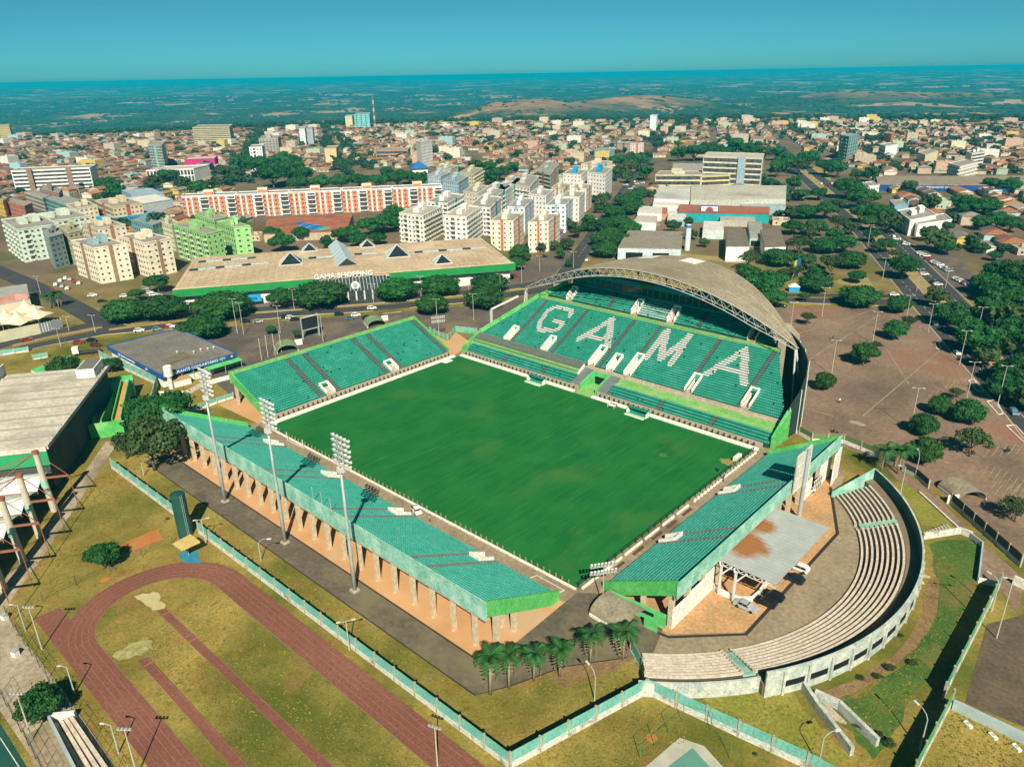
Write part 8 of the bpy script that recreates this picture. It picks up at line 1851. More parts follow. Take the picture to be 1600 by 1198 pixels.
for k, ((x, y), c_) in enumerate(lots): car(x, y, c_, R(28)+0.3, '%s car parked in the packed side lot' % {WH: 'white', RD: 'red', SV: 'silver', BL: 'blue', BK: 'black'}[c_], group='cars in the side street car park')
l2 = [((88, 446), WH), ((95, 440), WH), ((103, 436), WH), ((110, 438), SV), ((118, 441), RD), ((124, 444), WH), ((106, 452), WH), ((98, 449), SV), ((145, 463), WH), ((160, 472), BK), ((195, 464), WH), ((226, 453), SV), ((233, 459), WH), ((241, 462), WH), ((249, 464), WH), ((85, 457), RD)]
for k, ((x, y), c_) in enumerate(l2): car(x, y, c_, R(150 if k < 8 else 60), '%s car parked in the left apartment lot' % {WH: 'white', RD: 'red', SV: 'silver', BL: 'blue', BK: 'black'}[c_], group='cars below the cream apartments')
l3 = [(985, 296, WH), (990, 293, SV), (995, 288, WH), (1000, 291, BL), (1004, 287, WH), (998, 296, WH), (1008, 283, RD), (992, 285, WH), (930, 345, WH), (922, 352, SV), (947, 336, WH), (968, 304, BK), (978, 290, WH), (1238, 290, WH), (1246, 296, SV), (1283, 288, WH), (1292, 292, RD), (1300, 288, WH), (1270, 290, BL), (1396, 371, WH), (1402, 375, WH), (1412, 380, SV), (1416, 383, WH), (812, 404, BK), (405, 463, SV), (415, 462, WH), (395, 467, BK), (420, 466, WH)]
for k, (x, y, c_) in enumerate(l3): car(x, y, c_, AVD+(0 if k % 2 else 1.2), '%s car on a distant street' % {WH: 'white', RD: 'red', SV: 'silver', BL: 'blue', BK: 'black'}[c_], group='distant street cars')
# white truck
p = P(135, 553); t = thing('truck', 'white cabbed lorry standing in the lay-by behind the restaurant', 'truck', (*p, 0)); ta = R(65)
c_ = rot(p, ta, -3.2, 0); MB().box((*c_, 0.9), (2.1, 2.4, 2.3), ta).build('cab', C_WHITE, t); q = rot(p, ta, -4.28, 0); MB().box((*q, 1.9), (0.06, 2.1, 0.9), ta).build('windscreen', CGL, t)
q = rot(p, ta, 1.6, 0); MB().box((*q, 0.8), (7.0, 2.3, 0.35), ta).build('flatbed', mat('truck_bed', (0.05, 0.05, 0.055)), t)
for x in (-3.2, 2.2, 3.8):
    for y in (-1.05, 1.05): a, b = rot(p, ta, x, y-0.15), rot(p, ta, x, y+0.15); MB().tube([(*a, 0.5), (*b, 0.5)], 0.5, 12).build('wheel', TYRE, t)
# white utility cart on the walkway
p = P(651, 801); t = thing('utility_cart', 'small white open utility cart on the walkway before the near stand', 'cart', (*p, 0)); ta = R(-20)
MB().box((*p, 0.45), (3.4, 1.6, 0.45), ta).build('body', C_WHITE, t); q = rot(p, ta, 0.5, 0); MB().box((*q, 1.75), (1.6, 1.5, 0.1), ta).build('roof', C_WHITE, t); q = rot(p, ta, -1.1, 0); MB().box((*q, 0.9), (1.0, 1.5, 0.3), ta).build('cargo_bed', C_DARK, t); q = rot(p, ta, 0.4, 0); MB().box((*q, 0.9), (0.5, 1.3, 0.5), ta).build('seat', C_DARK, t)
for x in (-0.2, 1.2):
    for y in (-0.68, 0.68): q = rot(p, ta, x, y); MB().box((*q, 0.9), (0.08, 0.08, 0.85), ta).build('pillar', C_STEEL, t)
for x in (-1.1, 1.1):
    for y in (-0.75, 0.75): a, b = rot(p, ta, x, y-0.1), rot(p, ta, x, y+0.1); MB().tube([(*a, 0.32), (*b, 0.32)], 0.32, 10).build('wheel', TYRE, t)
# people: one skinned figure each
def person(p, rz, label, shirt, trousers, skin=(0.16, 0.09, 0.06), stride=0.18):
    t = thing('person', label, 'person', (*p, 0)); J = [(0, 0, 0.98), (0, 0, 1.18), (0, 0, 1.42), (0, 0, 1.53), (0, 0.02, 1.66), (0.2, 0, 1.42), (0.27, 0.05, 1.14), (0.24, 0.2, 0.92), (-0.2, 0, 1.42), (-0.27, -0.05, 1.14), (-0.24, -0.12, 0.90), (0.1, 0, 0.92), (0.11, stride*0.6, 0.5), (0.11, stride*0.4, 0.07), (0.11, stride*0.4+0.18, 0.04), (-0.1, 0, 0.92), (-0.11, -stride*0.3, 0.5), (-0.11, -stride, 0.08), (-0.11, -stride+0.18, 0.04)]
    E_ = [(0, 1), (1, 2), (2, 3), (3, 4), (2, 5), (5, 6), (6, 7), (2, 8), (8, 9), (9, 10), (0, 11), (11, 12), (12, 13), (13, 14), (0, 15), (15, 16), (16, 17), (17, 18)]
    RR = [0.15, 0.145, 0.15, 0.06, 0.105, 0.07, 0.052, 0.04, 0.07, 0.052, 0.04, 0.095, 0.07, 0.045, 0.04, 0.095, 0.07, 0.045, 0.04]
    me = bpy.data.meshes.new('body'); co, si = math.cos(rz), math.sin(rz); me.from_pydata([(p[0]+x*co-y*si, p[1]+x*si+y*co, z+0.06) for x, y, z in J], E_, []); me.materials.append(mat('cloth_'+label[:14], shirt)); me.update()
    o = link('body', me, t); sk = o.modifiers.new('skin', 'SKIN'); lay = me.skin_vertices[0] if me.skin_vertices else None
    if lay is None:
        o.modifiers.clear(); b = MB().tube([(p[0], p[1], 0), (p[0], p[1], 0.9), (p[0], p[1], 1.4), (p[0], p[1], 1.55)], [0.12, 0.17, 0.2, 0.07], 10); o.data = mesh_of(b, 'body', mat('cloth_'+label[:14], shirt))
    else:
        for i, r_ in enumerate(RR): lay.data[i].radius = (r_, r_*0.8)
        lay.data[0].use_root = True; o.modifiers.new('sub', 'SUBSURF').levels = 1; o.modifiers[-1].render_levels = 1
    lg = MB()
    def w_(v): return (p[0]+v[0]*co-v[1]*si, p[1]+v[0]*si+v[1]*co, v[2]+0.06)
    for ids in ((11, 12, 13), (15, 16, 17)): lg.tube([w_(J[i]) for i in ids], [0.12, 0.095, 0.075], 8)
    lg.build('trousers', mat('trousers_'+label[:14], trousers), t, True)
    MB().tube([w_((0, 0.02, 1.56)), w_((0, 0.02, 1.62)), w_((0, 0.02, 1.70)), w_((0, 0.02, 1.76))], [0.06, 0.115, 0.11, 0.05], 10).build('head', mat('skin', skin), t, True)
    MB().tube([w_((0, 0.0, 1.68)), w_((0, 0.0, 1.74)), w_((0, 0.0, 1.79))], [0.122, 0.115, 0.04], 10).build('hair', C_DARK, t, True)
person(P(1122, 737), 0.5, 'person in blue standing on the turf at the right end of the pitch', (0.03, 0.06, 0.30), (0.02, 0.03, 0.08))
person(P(671.5, 815), 2.0, 'person in pale clothes on the walkway before the near stand', (0.45, 0.40, 0.33), (0.06, 0.06, 0.07))
person(P(1130, 752), 1.2, 'person in dark clothes on the walkway before the near-right stand', (0.06, 0.05, 0.05), (0.03, 0.03, 0.03))
person(P(1311.5, 630), 0.3, 'person in a white shirt walking across the east car park', (0.7, 0.68, 0.64), (0.05, 0.05, 0.07), stride=0.3)
person(P(1301, 531), 0.8, 'person in dark clothes in the upper east car park', (0.03, 0.03, 0.04), (0.02, 0.02, 0.03))
def motorbike(p, rz, label, rider, col):
    t = thing('motorcycle', label, 'motorcycle', (*p, 0), 'motorcycles in the car park')
    def w_(x, y, z): return (*rot(p, rz, x, y), z+0.03)
    for x in (-0.65, 0.65): MB().tube([w_(x, -0.06, 0.3), w_(x, 0.06, 0.3)], 0.3, 12).build('wheel', TYRE, t)
    MB().tube([w_(-0.6, 0, 0.7), w_(-0.1, 0, 0.78), w_(0.3, 0, 0.86), w_(0.5, 0, 0.7)], [0.12, 0.15, 0.2, 0.1], 8).build('frame', mat('bike_%s' % label[:5], col), t)
    MB().tube([w_(0.65, 0, 0.3), w_(0.45, 0, 1.0)], 0.05, 6).build('fork', C_STEEL, t); MB().tube([w_(0.45, -0.35, 1.02), w_(0.45, 0.35, 1.02)], 0.03, 6).build('handlebar', C_DARK, t); MB().box(w_(-0.35, 0, 0.78), (0.6, 0.26, 0.1), rz).build('saddle', C_DARK, t)
    if rider: person(rot(p, rz, -0.2, 0), rz-math.pi/2, rider, (0.10, 0.09, 0.10), (0.03, 0.03, 0.05), stride=0.05)
motorbike(P(1304, 676), R(20), 'red motorcycle crossing the car park behind the corner gate', 'rider in dark clothes astride the red motorcycle', (0.25, 0.02, 0.03))
motorbike(P(1574, 706), R(60), 'dark motorcycle at the right edge of the east car park', 'rider in dark clothes astride the dark motorcycle', (0.03, 0.03, 0.04))
# lamp posts of the car parks and roads
lp = [(1234, 522, 12.5, 'tall lamp post at the edge of the stadium roof in the east car park'), (1284, 495, 12, 'lamp post at the top left of the east car park'), (1363, 537, 12, 'lamp post behind the double crowned tree'), (1299, 586, 12, 'lamp post behind the small round tree in the east car park'), (1422, 673, 12.7, 'lamp post in the middle of the lower east car park'), (1509, 628, 12.7, 'lamp post beside the traffic islands'), (1499, 570, 12, 'lamp post on the avenue kerb'), (1559, 631, 12, 'lamp post right of the traffic islands'), (1450, 519, 11, 'lamp post at the bend of the avenue'), (1528, 516, 9, 'lamp post beyond the avenue under the shady grove'), (1416, 500, 10, 'lamp post at the car park corner by the round tree'),
      (438, 520, 11, 'lamp post by the small tree left of the scoreboard'), (505, 534, 11, 'lamp post right of the scoreboard'), (683, 501, 9, 'lamp post beside the lone round tree'), (740, 500, 11, 'lamp post in front of the two tall trees'), (371, 521, 14, 'left one of a pair of bare poles by the restaurant'), (381, 523, 13, 'right one of a pair of bare poles by the restaurant'), (460, 484, 9, 'lamp post on the median before the broad tree'), (584, 475, 9, 'lamp post on the median before the entrance'), (658, 462, 9, 'lamp post on the median right of the entrance'), (733, 470, 10, 'tall lamp post left of the two tall trees'), (782, 462, 10, 'tall lamp post right of the two tall trees'),
      (149, 519, 7, 'lamp post at the junction corner'), (64, 461, 9, 'lamp post by the tents'), (95, 541, 7, 'leaning lamp post by the bus lane'), (108, 517, 6, 'thin lamp post by the barred gate'), (815, 442, 8, 'lamp post left of the junction behind the roof'), (843, 425, 8, 'lamp post in the lot right of the shopping centre'), (896, 418, 8, 'lamp post at the avenue corner'), (1432, 455, 10, 'lamp post on the right avenue median'), (1379, 436, 10, 'lamp post left of the right avenue'), (1356, 385, 12, 'tall lamp post in the grove by the right avenue'), (1477, 450, 9, 'lamp post in the side street car park')]
for px, py, h, l in lp: lamp_post(P(px, py), h, l, 2, R(30), None, 'car park and road lamps')
lamp_post(P(1407, 770), 7.0, 'bare concrete pole beside the amphitheatre end wall', 1, R(200))
# kiosk, banner and small things by the road
p = P(1240, 455); t = thing('kiosk', 'bright blue and white kiosk tent by the road', 'kiosk', (*p, 0)); MB().box((*p, 0), (4.4, 3.6, 2.4), 0.5).build('wall', mat('kiosk_blue', (0.03, 0.30, 0.55)), t); mb = MB(); q4 = [rot(p, 0.5, a*2.5, b*2.1) for a, b in ((-1, -1), (1, -1), (1, 1), (-1, 1))]
for i in range(4): mb.poly([(*q4[i], 2.4), (*q4[(i+1) % 4], 2.4), (*p, 3.9)])
mb.build('roof', C_WHITE, t)
a, b = P(1238, 435), P(1248, 430); t = thing('banner', 'tall blue and yellow banner board among the trees', 'banner', (*a, 0)); MB().wall(a, b, 0.3, 1.0, 8.5).build('panel', mat('banner_blue', (0.02, 0.12, 0.42)), t); MB().wall(a, (a[0]+(b[0]-a[0])*0.35, a[1]+(b[1]-a[1])*0.35), 0.36, 1.0, 8.5).build('yellow_stripe', mat('banner_yellow', (0.6, 0.55, 0.03)), t)
for q in (a, b): MB().box((q[0], q[1], 0), (0.2, 0.2, 1.2)).build('post', C_STEEL, t)
# green strip roof behind the gymnasium
q4 = [P(48, 578, 3), P(110, 556, 3), P(140, 573, 3), P(70, 588, 3)]; t = thing('annexe', 'low annexe with bright green flat roof behind the gymnasium', 'annexe', (*q4[0], 0)); MB().prism(q4, 0, 2.9).build('wall', C_WHITE, t); MB().prism(q4, 2.903, 3.1).build('roof', C_TUN, t)

# ------------------------------------------------------------------ the town: small houses on a street grid
HM = mat('house_surface', (0.80, 0.80, 0.80), (1, 1, 1), scale=0.35, rough=0.9, attr='col', fine=0.9)
ROOFC = [(0.32, 0.155, 0.09), (0.27, 0.125, 0.075), (0.38, 0.20, 0.12), (0.22, 0.11, 0.075), (0.36, 0.22, 0.14), (0.30, 0.17, 0.11), (0.42, 0.36, 0.28), (0.52, 0.48, 0.42), (0.24, 0.22, 0.20), (0.36, 0.30, 0.23), (0.44, 0.20, 0.10), (0.16, 0.11, 0.08), (0.32, 0.13, 0.065), (0.26, 0.10, 0.055), (0.36, 0.16, 0.085)]
WALLC = [(0.56, 0.46, 0.34), (0.70, 0.64, 0.55), (0.62, 0.50, 0.34), (0.66, 0.62, 0.42), (0.34, 0.52, 0.52), (0.56, 0.36, 0.26), (0.70, 0.66, 0.60), (0.50, 0.42, 0.32), (0.60, 0.44, 0.12), (0.42, 0.50, 0.36), (0.48, 0.38, 0.28)]
def house_geo(w, d, h, kind, rc, wc, V, F, C_, ori=(0, 0, 0)):
    x, y, a = ori; co, si = math.cos(a), math.sin(a); k = len(V)
    def add(pts):
        for p in pts: V.append((x+p[0]*co-p[1]*si, y+p[0]*si+p[1]*co, p[2]))
    add([(-w/2, -d/2, 0), (w/2, -d/2, 0), (w/2, d/2, 0), (-w/2, d/2, 0), (-w/2, -d/2, h), (w/2, -d/2, h), (w/2, d/2, h), (-w/2, d/2, h)])
    for f in ((0, 1, 5, 4), (1, 2, 6, 5), (2, 3, 7, 6), (3, 0, 4, 7)): F.append(tuple(k+i for i in f)); C_.append(wc)
    if kind == 0:       # flat roof behind a parapet
        add([(-w/2+0.4, -d/2+0.4, h), (w/2-0.4, -d/2+0.4, h), (w/2-0.4, d/2-0.4, h), (-w/2+0.4, d/2-0.4, h), (-w/2+0.4, -d/2+0.4, h-0.5), (w/2-0.4, -d/2+0.4, h-0.5), (w/2-0.4, d/2-0.4, h-0.5), (-w/2+0.4, d/2-0.4, h-0.5)])
        for f in ((4, 5, 9, 8), (5, 6, 10, 9), (6, 7, 11, 10), (7, 4, 8, 11), (8, 9, 13, 12), (9, 10, 14, 13), (10, 11, 15, 14), (11, 8, 12, 15)): F.append(tuple(k+i for i in f)); C_.append(wc)
        F.append((k+12, k+13, k+14, k+15)); C_.append(rc)
        add([(-1.2, -1, h-0.5), (1.2, -1, h-0.5), (1.2, 1, h-0.5), (-1.2, 1, h-0.5), (-1.2, -1, h+1.2), (1.2, -1, h+1.2), (1.2, 1, h+1.2), (-1.2, 1, h+1.2)])
        for f in ((0, 1, 5, 4), (1, 2, 6, 5), (2, 3, 7, 6), (3, 0, 4, 7), (4, 5, 6, 7)): F.append(tuple(k+16+i for i in f)); C_.append((0.5, 0.5, 0.5) if w < 9 else wc)
    elif kind == 1:     # gable
        o = 0.5; r = h+d*0.17
        add([(-w/2-o, -d/2-o, h-0.1), (w/2+o, -d/2-o, h-0.1), (w/2+o, d/2+o, h-0.1), (-w/2-o, d/2+o, h-0.1), (-w/2-o, 0, r), (w/2+o, 0, r)])
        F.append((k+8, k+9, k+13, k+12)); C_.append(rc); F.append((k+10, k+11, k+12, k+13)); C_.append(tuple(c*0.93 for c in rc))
        F.append((k+8, k+12, k+11, k+8)[:3]); C_.append(wc); F.append((k+9, k+10, k+13)); C_.append(wc)
    else:               # hip
        o = 0.5; r = h+d*0.19; e = w/2-d*0.38
        add([(-w/2-o, -d/2-o, h-0.1), (w/2+o, -d/2-o, h-0.1), (w/2+o, d/2+o, h-0.1), (-w/2-o, d/2+o, h-0.1), (-e, 0, r), (e, 0, r)])
        F.append((k+8, k+9, k+13, k+12)); C_.append(rc); F.append((k+10, k+11, k+12, k+13)); C_.append(rc); F.append((k+11, k+8, k+12)); C_.append(rc); F.append((k+9, k+10, k+13)); C_.append(rc)
    # dark openings on the two long faces
    for s_ in (-1, 1):
        for xx in (-0.28, 0.1, 0.36):
            kk = len(V); ww = 0.55; yy = s_*(d/2+0.04); add([((xx*w-ww), yy, 1.0), ((xx*w+ww), yy, 1.0), ((xx*w+ww), yy, 2.2), ((xx*w-ww), yy, 2.2)]); F.append((kk, kk+1, kk+2, kk+3) if s_ < 0 else (kk+3, kk+2, kk+1, kk)); C_.append((0.03, 0.035, 0.04))
def col_mesh(name, V, F, C_):
    me = bpy.data.meshes.new(name); me.from_pydata(V, [], F); me.materials.append(HM); at = me.color_attributes.new('col', 'FLOAT_COLOR', 'CORNER')
    n = [len(f) for f in F]; arr = np.repeat(np.array([(*c, 1.0) for c in C_], dtype=np.float32), n, axis=0); at.data.foreach_set('color', arr.ravel()); me.update(); return me
def inside(p, poly):
    c = False; n = len(poly); j = n-1
    for i in range(n):
        if (poly[i][1] > p[1]) != (poly[j][1] > p[1]) and p[0] < (poly[j][0]-poly[i][0])*(p[1]-poly[i][1])/(poly[j][1]-poly[i][1])+poly[i][0]: c = not c
        j = i
    return c
QUARTERS = [('right', [P(*q) for q in ((1372, 298), (1415, 325), (1470, 358), (1500, 385), (1540, 405), (1720, 425), (1720, 298))]),
            ('market', [P(*q) for q in ((1215, 208), (1290, 252), (1340, 283), (1400, 272), (1800, 274), (1800, 186), (1210, 188))]),
            ('centre', [P(*q) for q in ((1215, 188), (1215, 215), (1190, 240), (1090, 245), (1045, 232), (1000, 275), (960, 262), (900, 258), (840, 264), (760, 264), (760, 245), (700, 215), (700, 190))]),
            ('left', [P(*q) for q in ((700, 190), (700, 215), (735, 256), (690, 260), (640, 262), (560, 262), (500, 272), (430, 245), (395, 290), (300, 296), (225, 298), (150, 300), (10, 280), (-150, 270), (-150, 202), (280, 200), (560, 192))]),
            ('midleft', [P(*q) for q in ((-60, 290), (150, 296), (290, 302), (390, 302), (425, 330), (410, 372), (280, 402), (90, 400), (60, 372), (-60, 345))]), ('midcentre', [P(*q) for q in ((690, 264), (960, 264), (985, 282), (925, 345), (880, 400), (700, 370), (600, 350), (690, 300))]), ('institute', [P(*q) for q in ((1010, 290), (1230, 285), (1235, 400), (1085, 400), (1070, 360), (985, 358))]),
            ('leftnear', [P(*q) for q in ((-100, 270), (10, 275), (60, 300), (0, 340), (-100, 345))])]
ROADS = [([P(1366, 283), P(1700, 283)], 16), ([P(904, 401), P(987, 283), P(1035, 219), P(1062, 187)], 11), (RA, 12), (RB, 12), ([P(360, 290), P(378, 262), P(402, 215), P(405, 200)], 14), ([P(560, 280), P(535, 250), P(515, 215), P(508, 196)], 14)]
def segd(p, a, b):
    dx, dy = b[0]-a[0], b[1]-a[1]; l2 = dx*dx+dy*dy or 1; k = max(0, min(1, ((p[0]-a[0])*dx+(p[1]-a[1])*dy)/l2)); return math.hypot(p[0]-a[0]-k*dx, p[1]-a[1]-k*dy)
spots = []; g = random.Random(5); ga_ = R(118.5)
for qn, poly in QUARTERS:
    xs = [p[0]*math.cos(ga_)+p[1]*math.sin(ga_) for p in poly]; ys = [-p[0]*math.sin(ga_)+p[1]*math.cos(ga_) for p in poly]
    x = min(xs); col_i = 0
    while x < max(xs):
        y = min(ys); row_i = 0
        while y < max(ys):
            jx, jy = x+g.uniform(-2.2, 2.2), y+g.uniform(-3, 3); p = (jx*math.cos(ga_)-jy*math.sin(ga_), jx*math.sin(ga_)+jy*math.cos(ga_))
            row_i += 1; y += 19.0 if row_i % 2 else 27.0
            if not inside(p, poly) or dist(p) > 1640 or g.random() < 0.07: continue
            if any((p[0]-b[0])**2+(p[1]-b[1])**2 < (b[2]+6)**2 for b in BUSY): continue
            if any(segd(p, a, b) < w for pl, w in ROADS for a, b in zip(pl[:-1], pl[1:])): continue
            spots.append((dist(p), p, qn))
        col_i += 1; x += 10.4 if col_i % 9 else 20.0
spots.sort()
variants = []
for i in range(40):
    V, F, C_ = [], [], []; w, d = g.uniform(8.5, 10.8), g.uniform(11, 16); kind = g.choice((0, 1, 1, 1, 2)); h = g.choice((3.2, 3.2, 3.6, 5.8)); rc, wc = (g.choice(ROOFC[6:10]) if kind == 0 else g.choice(ROOFC)), g.choice(WALLC)
    if kind == 1: w, d = max(w, d), min(w, d)
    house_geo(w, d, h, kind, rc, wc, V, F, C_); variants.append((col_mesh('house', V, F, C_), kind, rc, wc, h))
def cname(c, roof):
    r_, g_, b_ = c
    if roof: return 'tile red' if r_ > 1.9*g_ else 'brown' if r_ > 1.35*g_ else 'pale grey' if r_ > 0.35 else 'dark grey'
    return 'white' if b_ > 0.58 else 'teal' if b_ > r_ else 'green' if g_ > r_ else 'ochre' if b_ < 0.2 else 'cream' if r_ > 0.55 else 'beige'
where = {'right': 'in the streets below the market hall', 'market': 'in the district beyond the market hall', 'centre': 'in the crowded district beyond the central apartments', 'left': 'in the district beyond the brick red row', 'leftnear': 'at the left edge behind the mint blocks', 'midleft': 'between the left apartment blocks', 'midcentre': 'round the central apartments', 'institute': 'round the institute'}
NIND = 290
for dd, p, qn in spots[:NIND]:
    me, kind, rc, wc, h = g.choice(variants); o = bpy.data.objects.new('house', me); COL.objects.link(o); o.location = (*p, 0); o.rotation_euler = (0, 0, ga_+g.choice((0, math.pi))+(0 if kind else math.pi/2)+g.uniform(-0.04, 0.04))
    tag(o, '%s %s house with %s %s roof' % ('tall' if h > 5 else 'low', cname(wc, False), cname(rc, True), ('flat', 'gabled', 'hipped')[kind]), 'house', 'town houses %s' % where[qn]); AUTO.append((o, p))
V, F, C_ = [], [], []
for dd, p, qn in spots[NIND:]:
    kind = g.choice((0, 1, 1, 1, 1, 2)); w, d = g.uniform(6.5, 10.2), g.uniform(8, 18); h = g.choice((2.6, 2.8, 3.0, 3.2, 3.4, 3.6, 5.4))
    if kind == 1: w, d = d, w
    house_geo(w, d, h, kind, g.choice(ROOFC[6:10]) if kind == 0 else g.choice(ROOFC[:6]+ROOFC[10:]), tuple(c*0.86 for c in g.choice(WALLC)), V, F, C_, (*p, ga_+g.choice((0, 0, 0, math.pi/2))+g.uniform(-0.09, 0.09)))
    if g.random() < 0.035: house_geo(g.uniform(9, 16), g.uniform(12, 22), g.uniform(6.5, 12), 0, g.choice(ROOFC[6:10]), g.choice(WALLC), V, F, C_, (p[0]+4, p[1]+3, ga_))
o = link('far_houses', col_mesh('far_houses', V, F, C_)); tag(o, 'thousands of small tile roofed houses of the town', 'houses', None, 'stuff')
# far tree cover of the town and the wooded rim: one mass
bl = [crown(300+i, 5.0, 3.6, 8, 46, 3.0, 0, 0, True) for i in range(4)]
VV, FF, n0 = [], [], 0
def add_far(p, s, k, z=0.0):
    global n0
    V, F = bl[k % 4]; a = p[0]*12.9898 % 6.28; co, si = math.cos(a), math.sin(a)
    W = np.stack([(V[:, 0]*co-V[:, 1]*si)*s+p[0], (V[:, 0]*si+V[:, 1]*co)*s+p[1], V[:, 2]*s+z], 1); VV.append(W); FF.append(F+n0); n0 += len(W)
k = 0
def scatter(poly, n, s0, s1, clump=1):
    global k
    x0, x1, y0, y1 = min(p[0] for p in poly), max(p[0] for p in poly), min(p[1] for p in poly), max(p[1] for p in poly); m = 0; tr_ = 0
    while m < n and tr_ < n*60:
        tr_ += 1; p = (g.uniform(x0, x1), g.uniform(y0, y1))
        if not inside(p, poly) or dist(p) > 1900: continue
        if any((p[0]-b[0])**2+(p[1]-b[1])**2 < (b[2]*0.9+2)**2 for b in BUSY): continue
        for c_ in range(g.randint(1, clump)):
            q = (p[0]+g.uniform(-9, 9)*(clump > 1), p[1]+g.uniform(-9, 9)*(clump > 1)); add_far(q, g.uniform(s0, s1), k, min(0, terrain(*q))); k += 1; m += 1
for qn, poly in QUARTERS: scatter(poly, {'right': 50, 'market': 800, 'centre': 700, 'left': 1100, 'leftnear': 40, 'midleft': 70, 'midcentre': 60, 'institute': 50}[qn], 0.5, 1.15, 4)
scatter([P(*q) for q in ((-200, 207), (300, 201), (700, 194), (1000, 192), (1300, 188), (1800, 186), (1800, 181), (1300, 183), (1000, 185), (700, 186), (300, 191), (-200, 196))], 900, 0.8, 1.5, 5)
for pl in ([P(360, 290), P(378, 262), P(402, 215), P(405, 200)], [P(395, 262), P(415, 215), P(420, 200)], [P(545, 275), P(525, 250), P(508, 215)], [P(575, 265), P(545, 235), P(525, 205)]):
    for a, b in zip(pl[:-1], pl[1:]):
        L_ = math.hypot(b[0]-a[0], b[1]-a[1]); n = int(L_/11)
        for i in range(n): f_ = i/n; add_far((a[0]+(b[0]-a[0])*f_+g.uniform(-5, 5), a[1]+(b[1]-a[1])*f_+g.uniform(-5, 5)), g.uniform(0.7, 1.3), k); k += 1
FV_, FFc = np.concatenate(VV), np.concatenate(FF)
o = link('far_trees', raw_mesh('far_trees', FV_, FFc, [mat('far_leaves', (0.012, 0.045, 0.016), (0.032, 0.080, 0.026), scale=0.03, rough=0.9, fine=0.3)])); tag(o, 'scattered tree cover among the far houses and on the rim', 'trees', None, 'stuff')
# savanna woodland on the far slopes: one mass of low crowns
blobs = []
for i in range(3):
    r_ = np.random.default_rng(60+i); vv = [(math.cos(-1.2+2.77*a/3)*math.cos(2*math.pi*b/6)*r_.uniform(0.7, 1.2), math.cos(-1.2+2.77*a/3)*math.sin(2*math.pi*b/6)*r_.uniform(0.7, 1.2), 0.5+0.55*math.sin(-1.2+2.77*a/3)) for a in range(4) for b in range(6)]
    blobs.append((np.array(vv), np.array([(a*6+b, a*6+(b+1) % 6, (a+1)*6+(b+1) % 6, (a+1)*6+b) for a in range(3) for b in range(6)])))
WV, WF, n1 = [], [], 0; fa = math.atan2(_g2w(0, 1)[1], _g2w(0, 1)[0]); rr_ = np.random.default_rng(9); cnt = 0
while cnt < 11000:
    d_ = 1720*(4.4**rr_.random()); a_ = fa+R(rr_.uniform(-40, 40)); x_, y_ = CAM[0]+d_*math.cos(a_), CAM[1]+d_*math.sin(a_)
    if wob(x_*1.0, y_*1.0, 150)+0.5*wob(x_, y_, 45) < rr_.uniform(-0.2, 0.7): continue
    if terrain(x_, y_) > -34 and rr_.random() < 0.8: continue
    s_ = rr_.uniform(4, 9)*(d_/2400)**0.6; V_, F_ = blobs[cnt % 3]; WV.append(V_*np.array([s_*rr_.uniform(0.8, 2.2), s_, s_*0.9])+np.array([x_, y_, terrain(x_, y_)-s_*0.25])); WF.append(F_+n1); n1 += len(V_); cnt += 1
o = link('far_woodland', raw_mesh('far_woodland', np.concatenate(WV), np.concatenate(WF), [mat('savanna_leaves', (0.010, 0.034, 0.012), (0.040, 0.062, 0.022), scale=0.01, rough=0.9)])); tag(o, 'dark savanna woodland on the slopes beyond the town', 'woodland', None, 'stuff')
road([P(*q) for q in ((360, 290), (378, 262), (402, 215), (405, 200))], 10, 0.02); road([P(*q) for q in ((545, 275), (522, 245), (512, 215), (508, 196))], 9, 0.02)

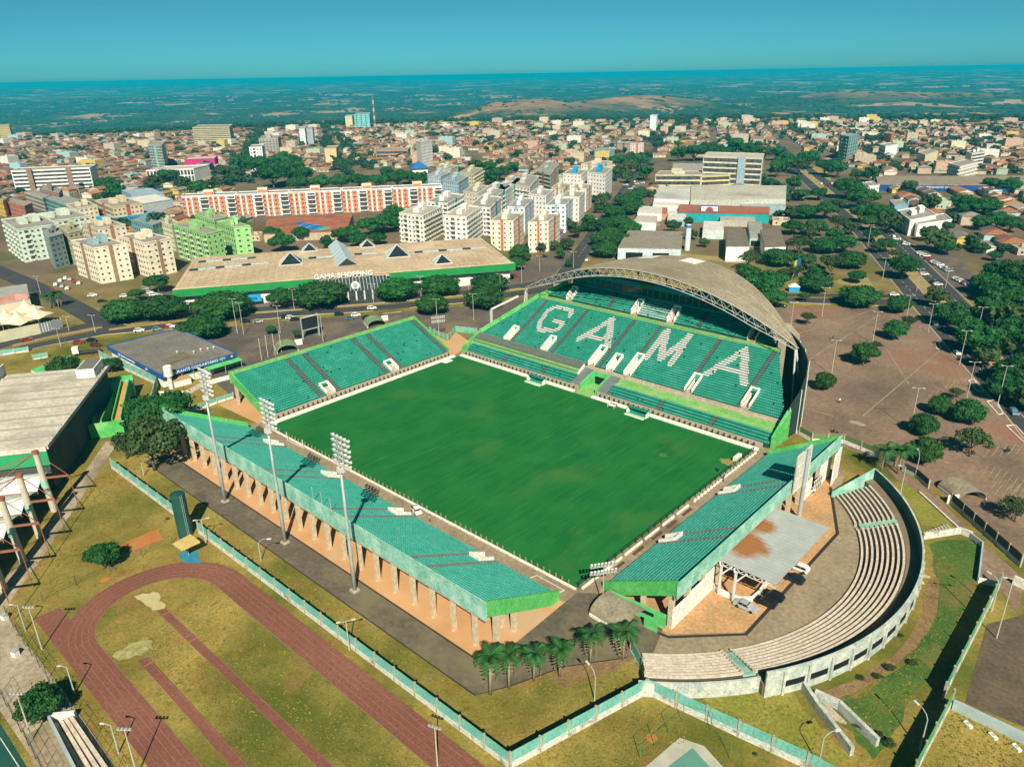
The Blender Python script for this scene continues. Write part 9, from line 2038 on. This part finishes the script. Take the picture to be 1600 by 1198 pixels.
# ------------------------------------------------------------------ labels that say which one: by the nearest landmark seen from the camera
LAND = [(n, P(*q)) for n, q in (('the shopping centre', (540, 440)), ('the slender grey green tower', (243, 265)), ('the long white slab', (80, 290)), ('the lime green blocks', (335, 395)), ('the cream apartment blocks', (165, 420)), ('the brick red row', (480, 325)), ('the plain white tower', (665, 258)), ('the brick school', (612, 243)), ('the blue pavilion', (655, 272)), ('the blue tank blocks', (935, 300)), ('the hospital', (1145, 285)), ('the factory hall', (1150, 318)), ('the institute', (1130, 340)), ('the black windowed hall', (1015, 400)), ('the brown roofed pavilions', (1180, 400)), ('the market hall', (1480, 294)), ('the stepped white block', (1440, 365)), ('the dark green tower', (1328, 235)), ('the white walk-up block', (1505, 275)), ('the side street car park', (1480, 430)), ('the twin white towers', (478, 222)), ('the peach block', (516, 248)), ('the terracotta hall', (480, 360)), ('the brown balcony blocks', (690, 375)), ('the red striped cream blocks', (830, 385)), ('the umbrella tree', (1413, 430)), ('the blue kiosk', (1240, 455)), ('the black glass showroom', (270, 280)), ('the market end houses', (1560, 330)), ('the orange painted block', (1390, 222)), ('the mint blocks', (40, 400)), ('the amphitheatre', (1400, 1000)), ('the east car park', (1380, 560)), ('the right avenue', (1520, 560)), ('the slatted office block', (330, 225)), ('the grey slab tower', (420, 235)), ('the peach block street', (545, 262)), ('the blue ended building', (945, 248)), ('the orange water tower', (1418, 216)), ('the far white box', (1390, 240)))]
ORD = ('nearest', 'second', 'third', 'fourth', 'fifth', 'sixth', 'seventh', 'eighth', 'ninth', 'tenth', 'eleventh', 'twelfth')
def relabel():
    seen = {}
    for o, p in AUTO:
        nm, q = min(LAND, key=lambda l: math.hypot(l[1][0]-p[0], l[1][1]-p[1])); dx, dy = p[0]-q[0], p[1]-q[1]
        lat = dx*UX[0]+dy*VX[0]; dep = dx*UX[1]+dy*VX[1]
        rel = ('right of' if lat > 0 else 'left of') if abs(lat) > abs(dep) else ('behind' if dep > 0 else 'before')
        seen.setdefault((o['label'], rel, nm), []).append((math.hypot(dx, dy), o))
    for (base, rel, nm), l in seen.items():
        l.sort(key=lambda t: t[0])
        for i, (d_, o) in enumerate(l):
            o['label'] = '%s, %s%s %s' % (base, '' if len(l) == 1 else ORD[min(i, 11)]+' one ', rel, nm)
relabel()
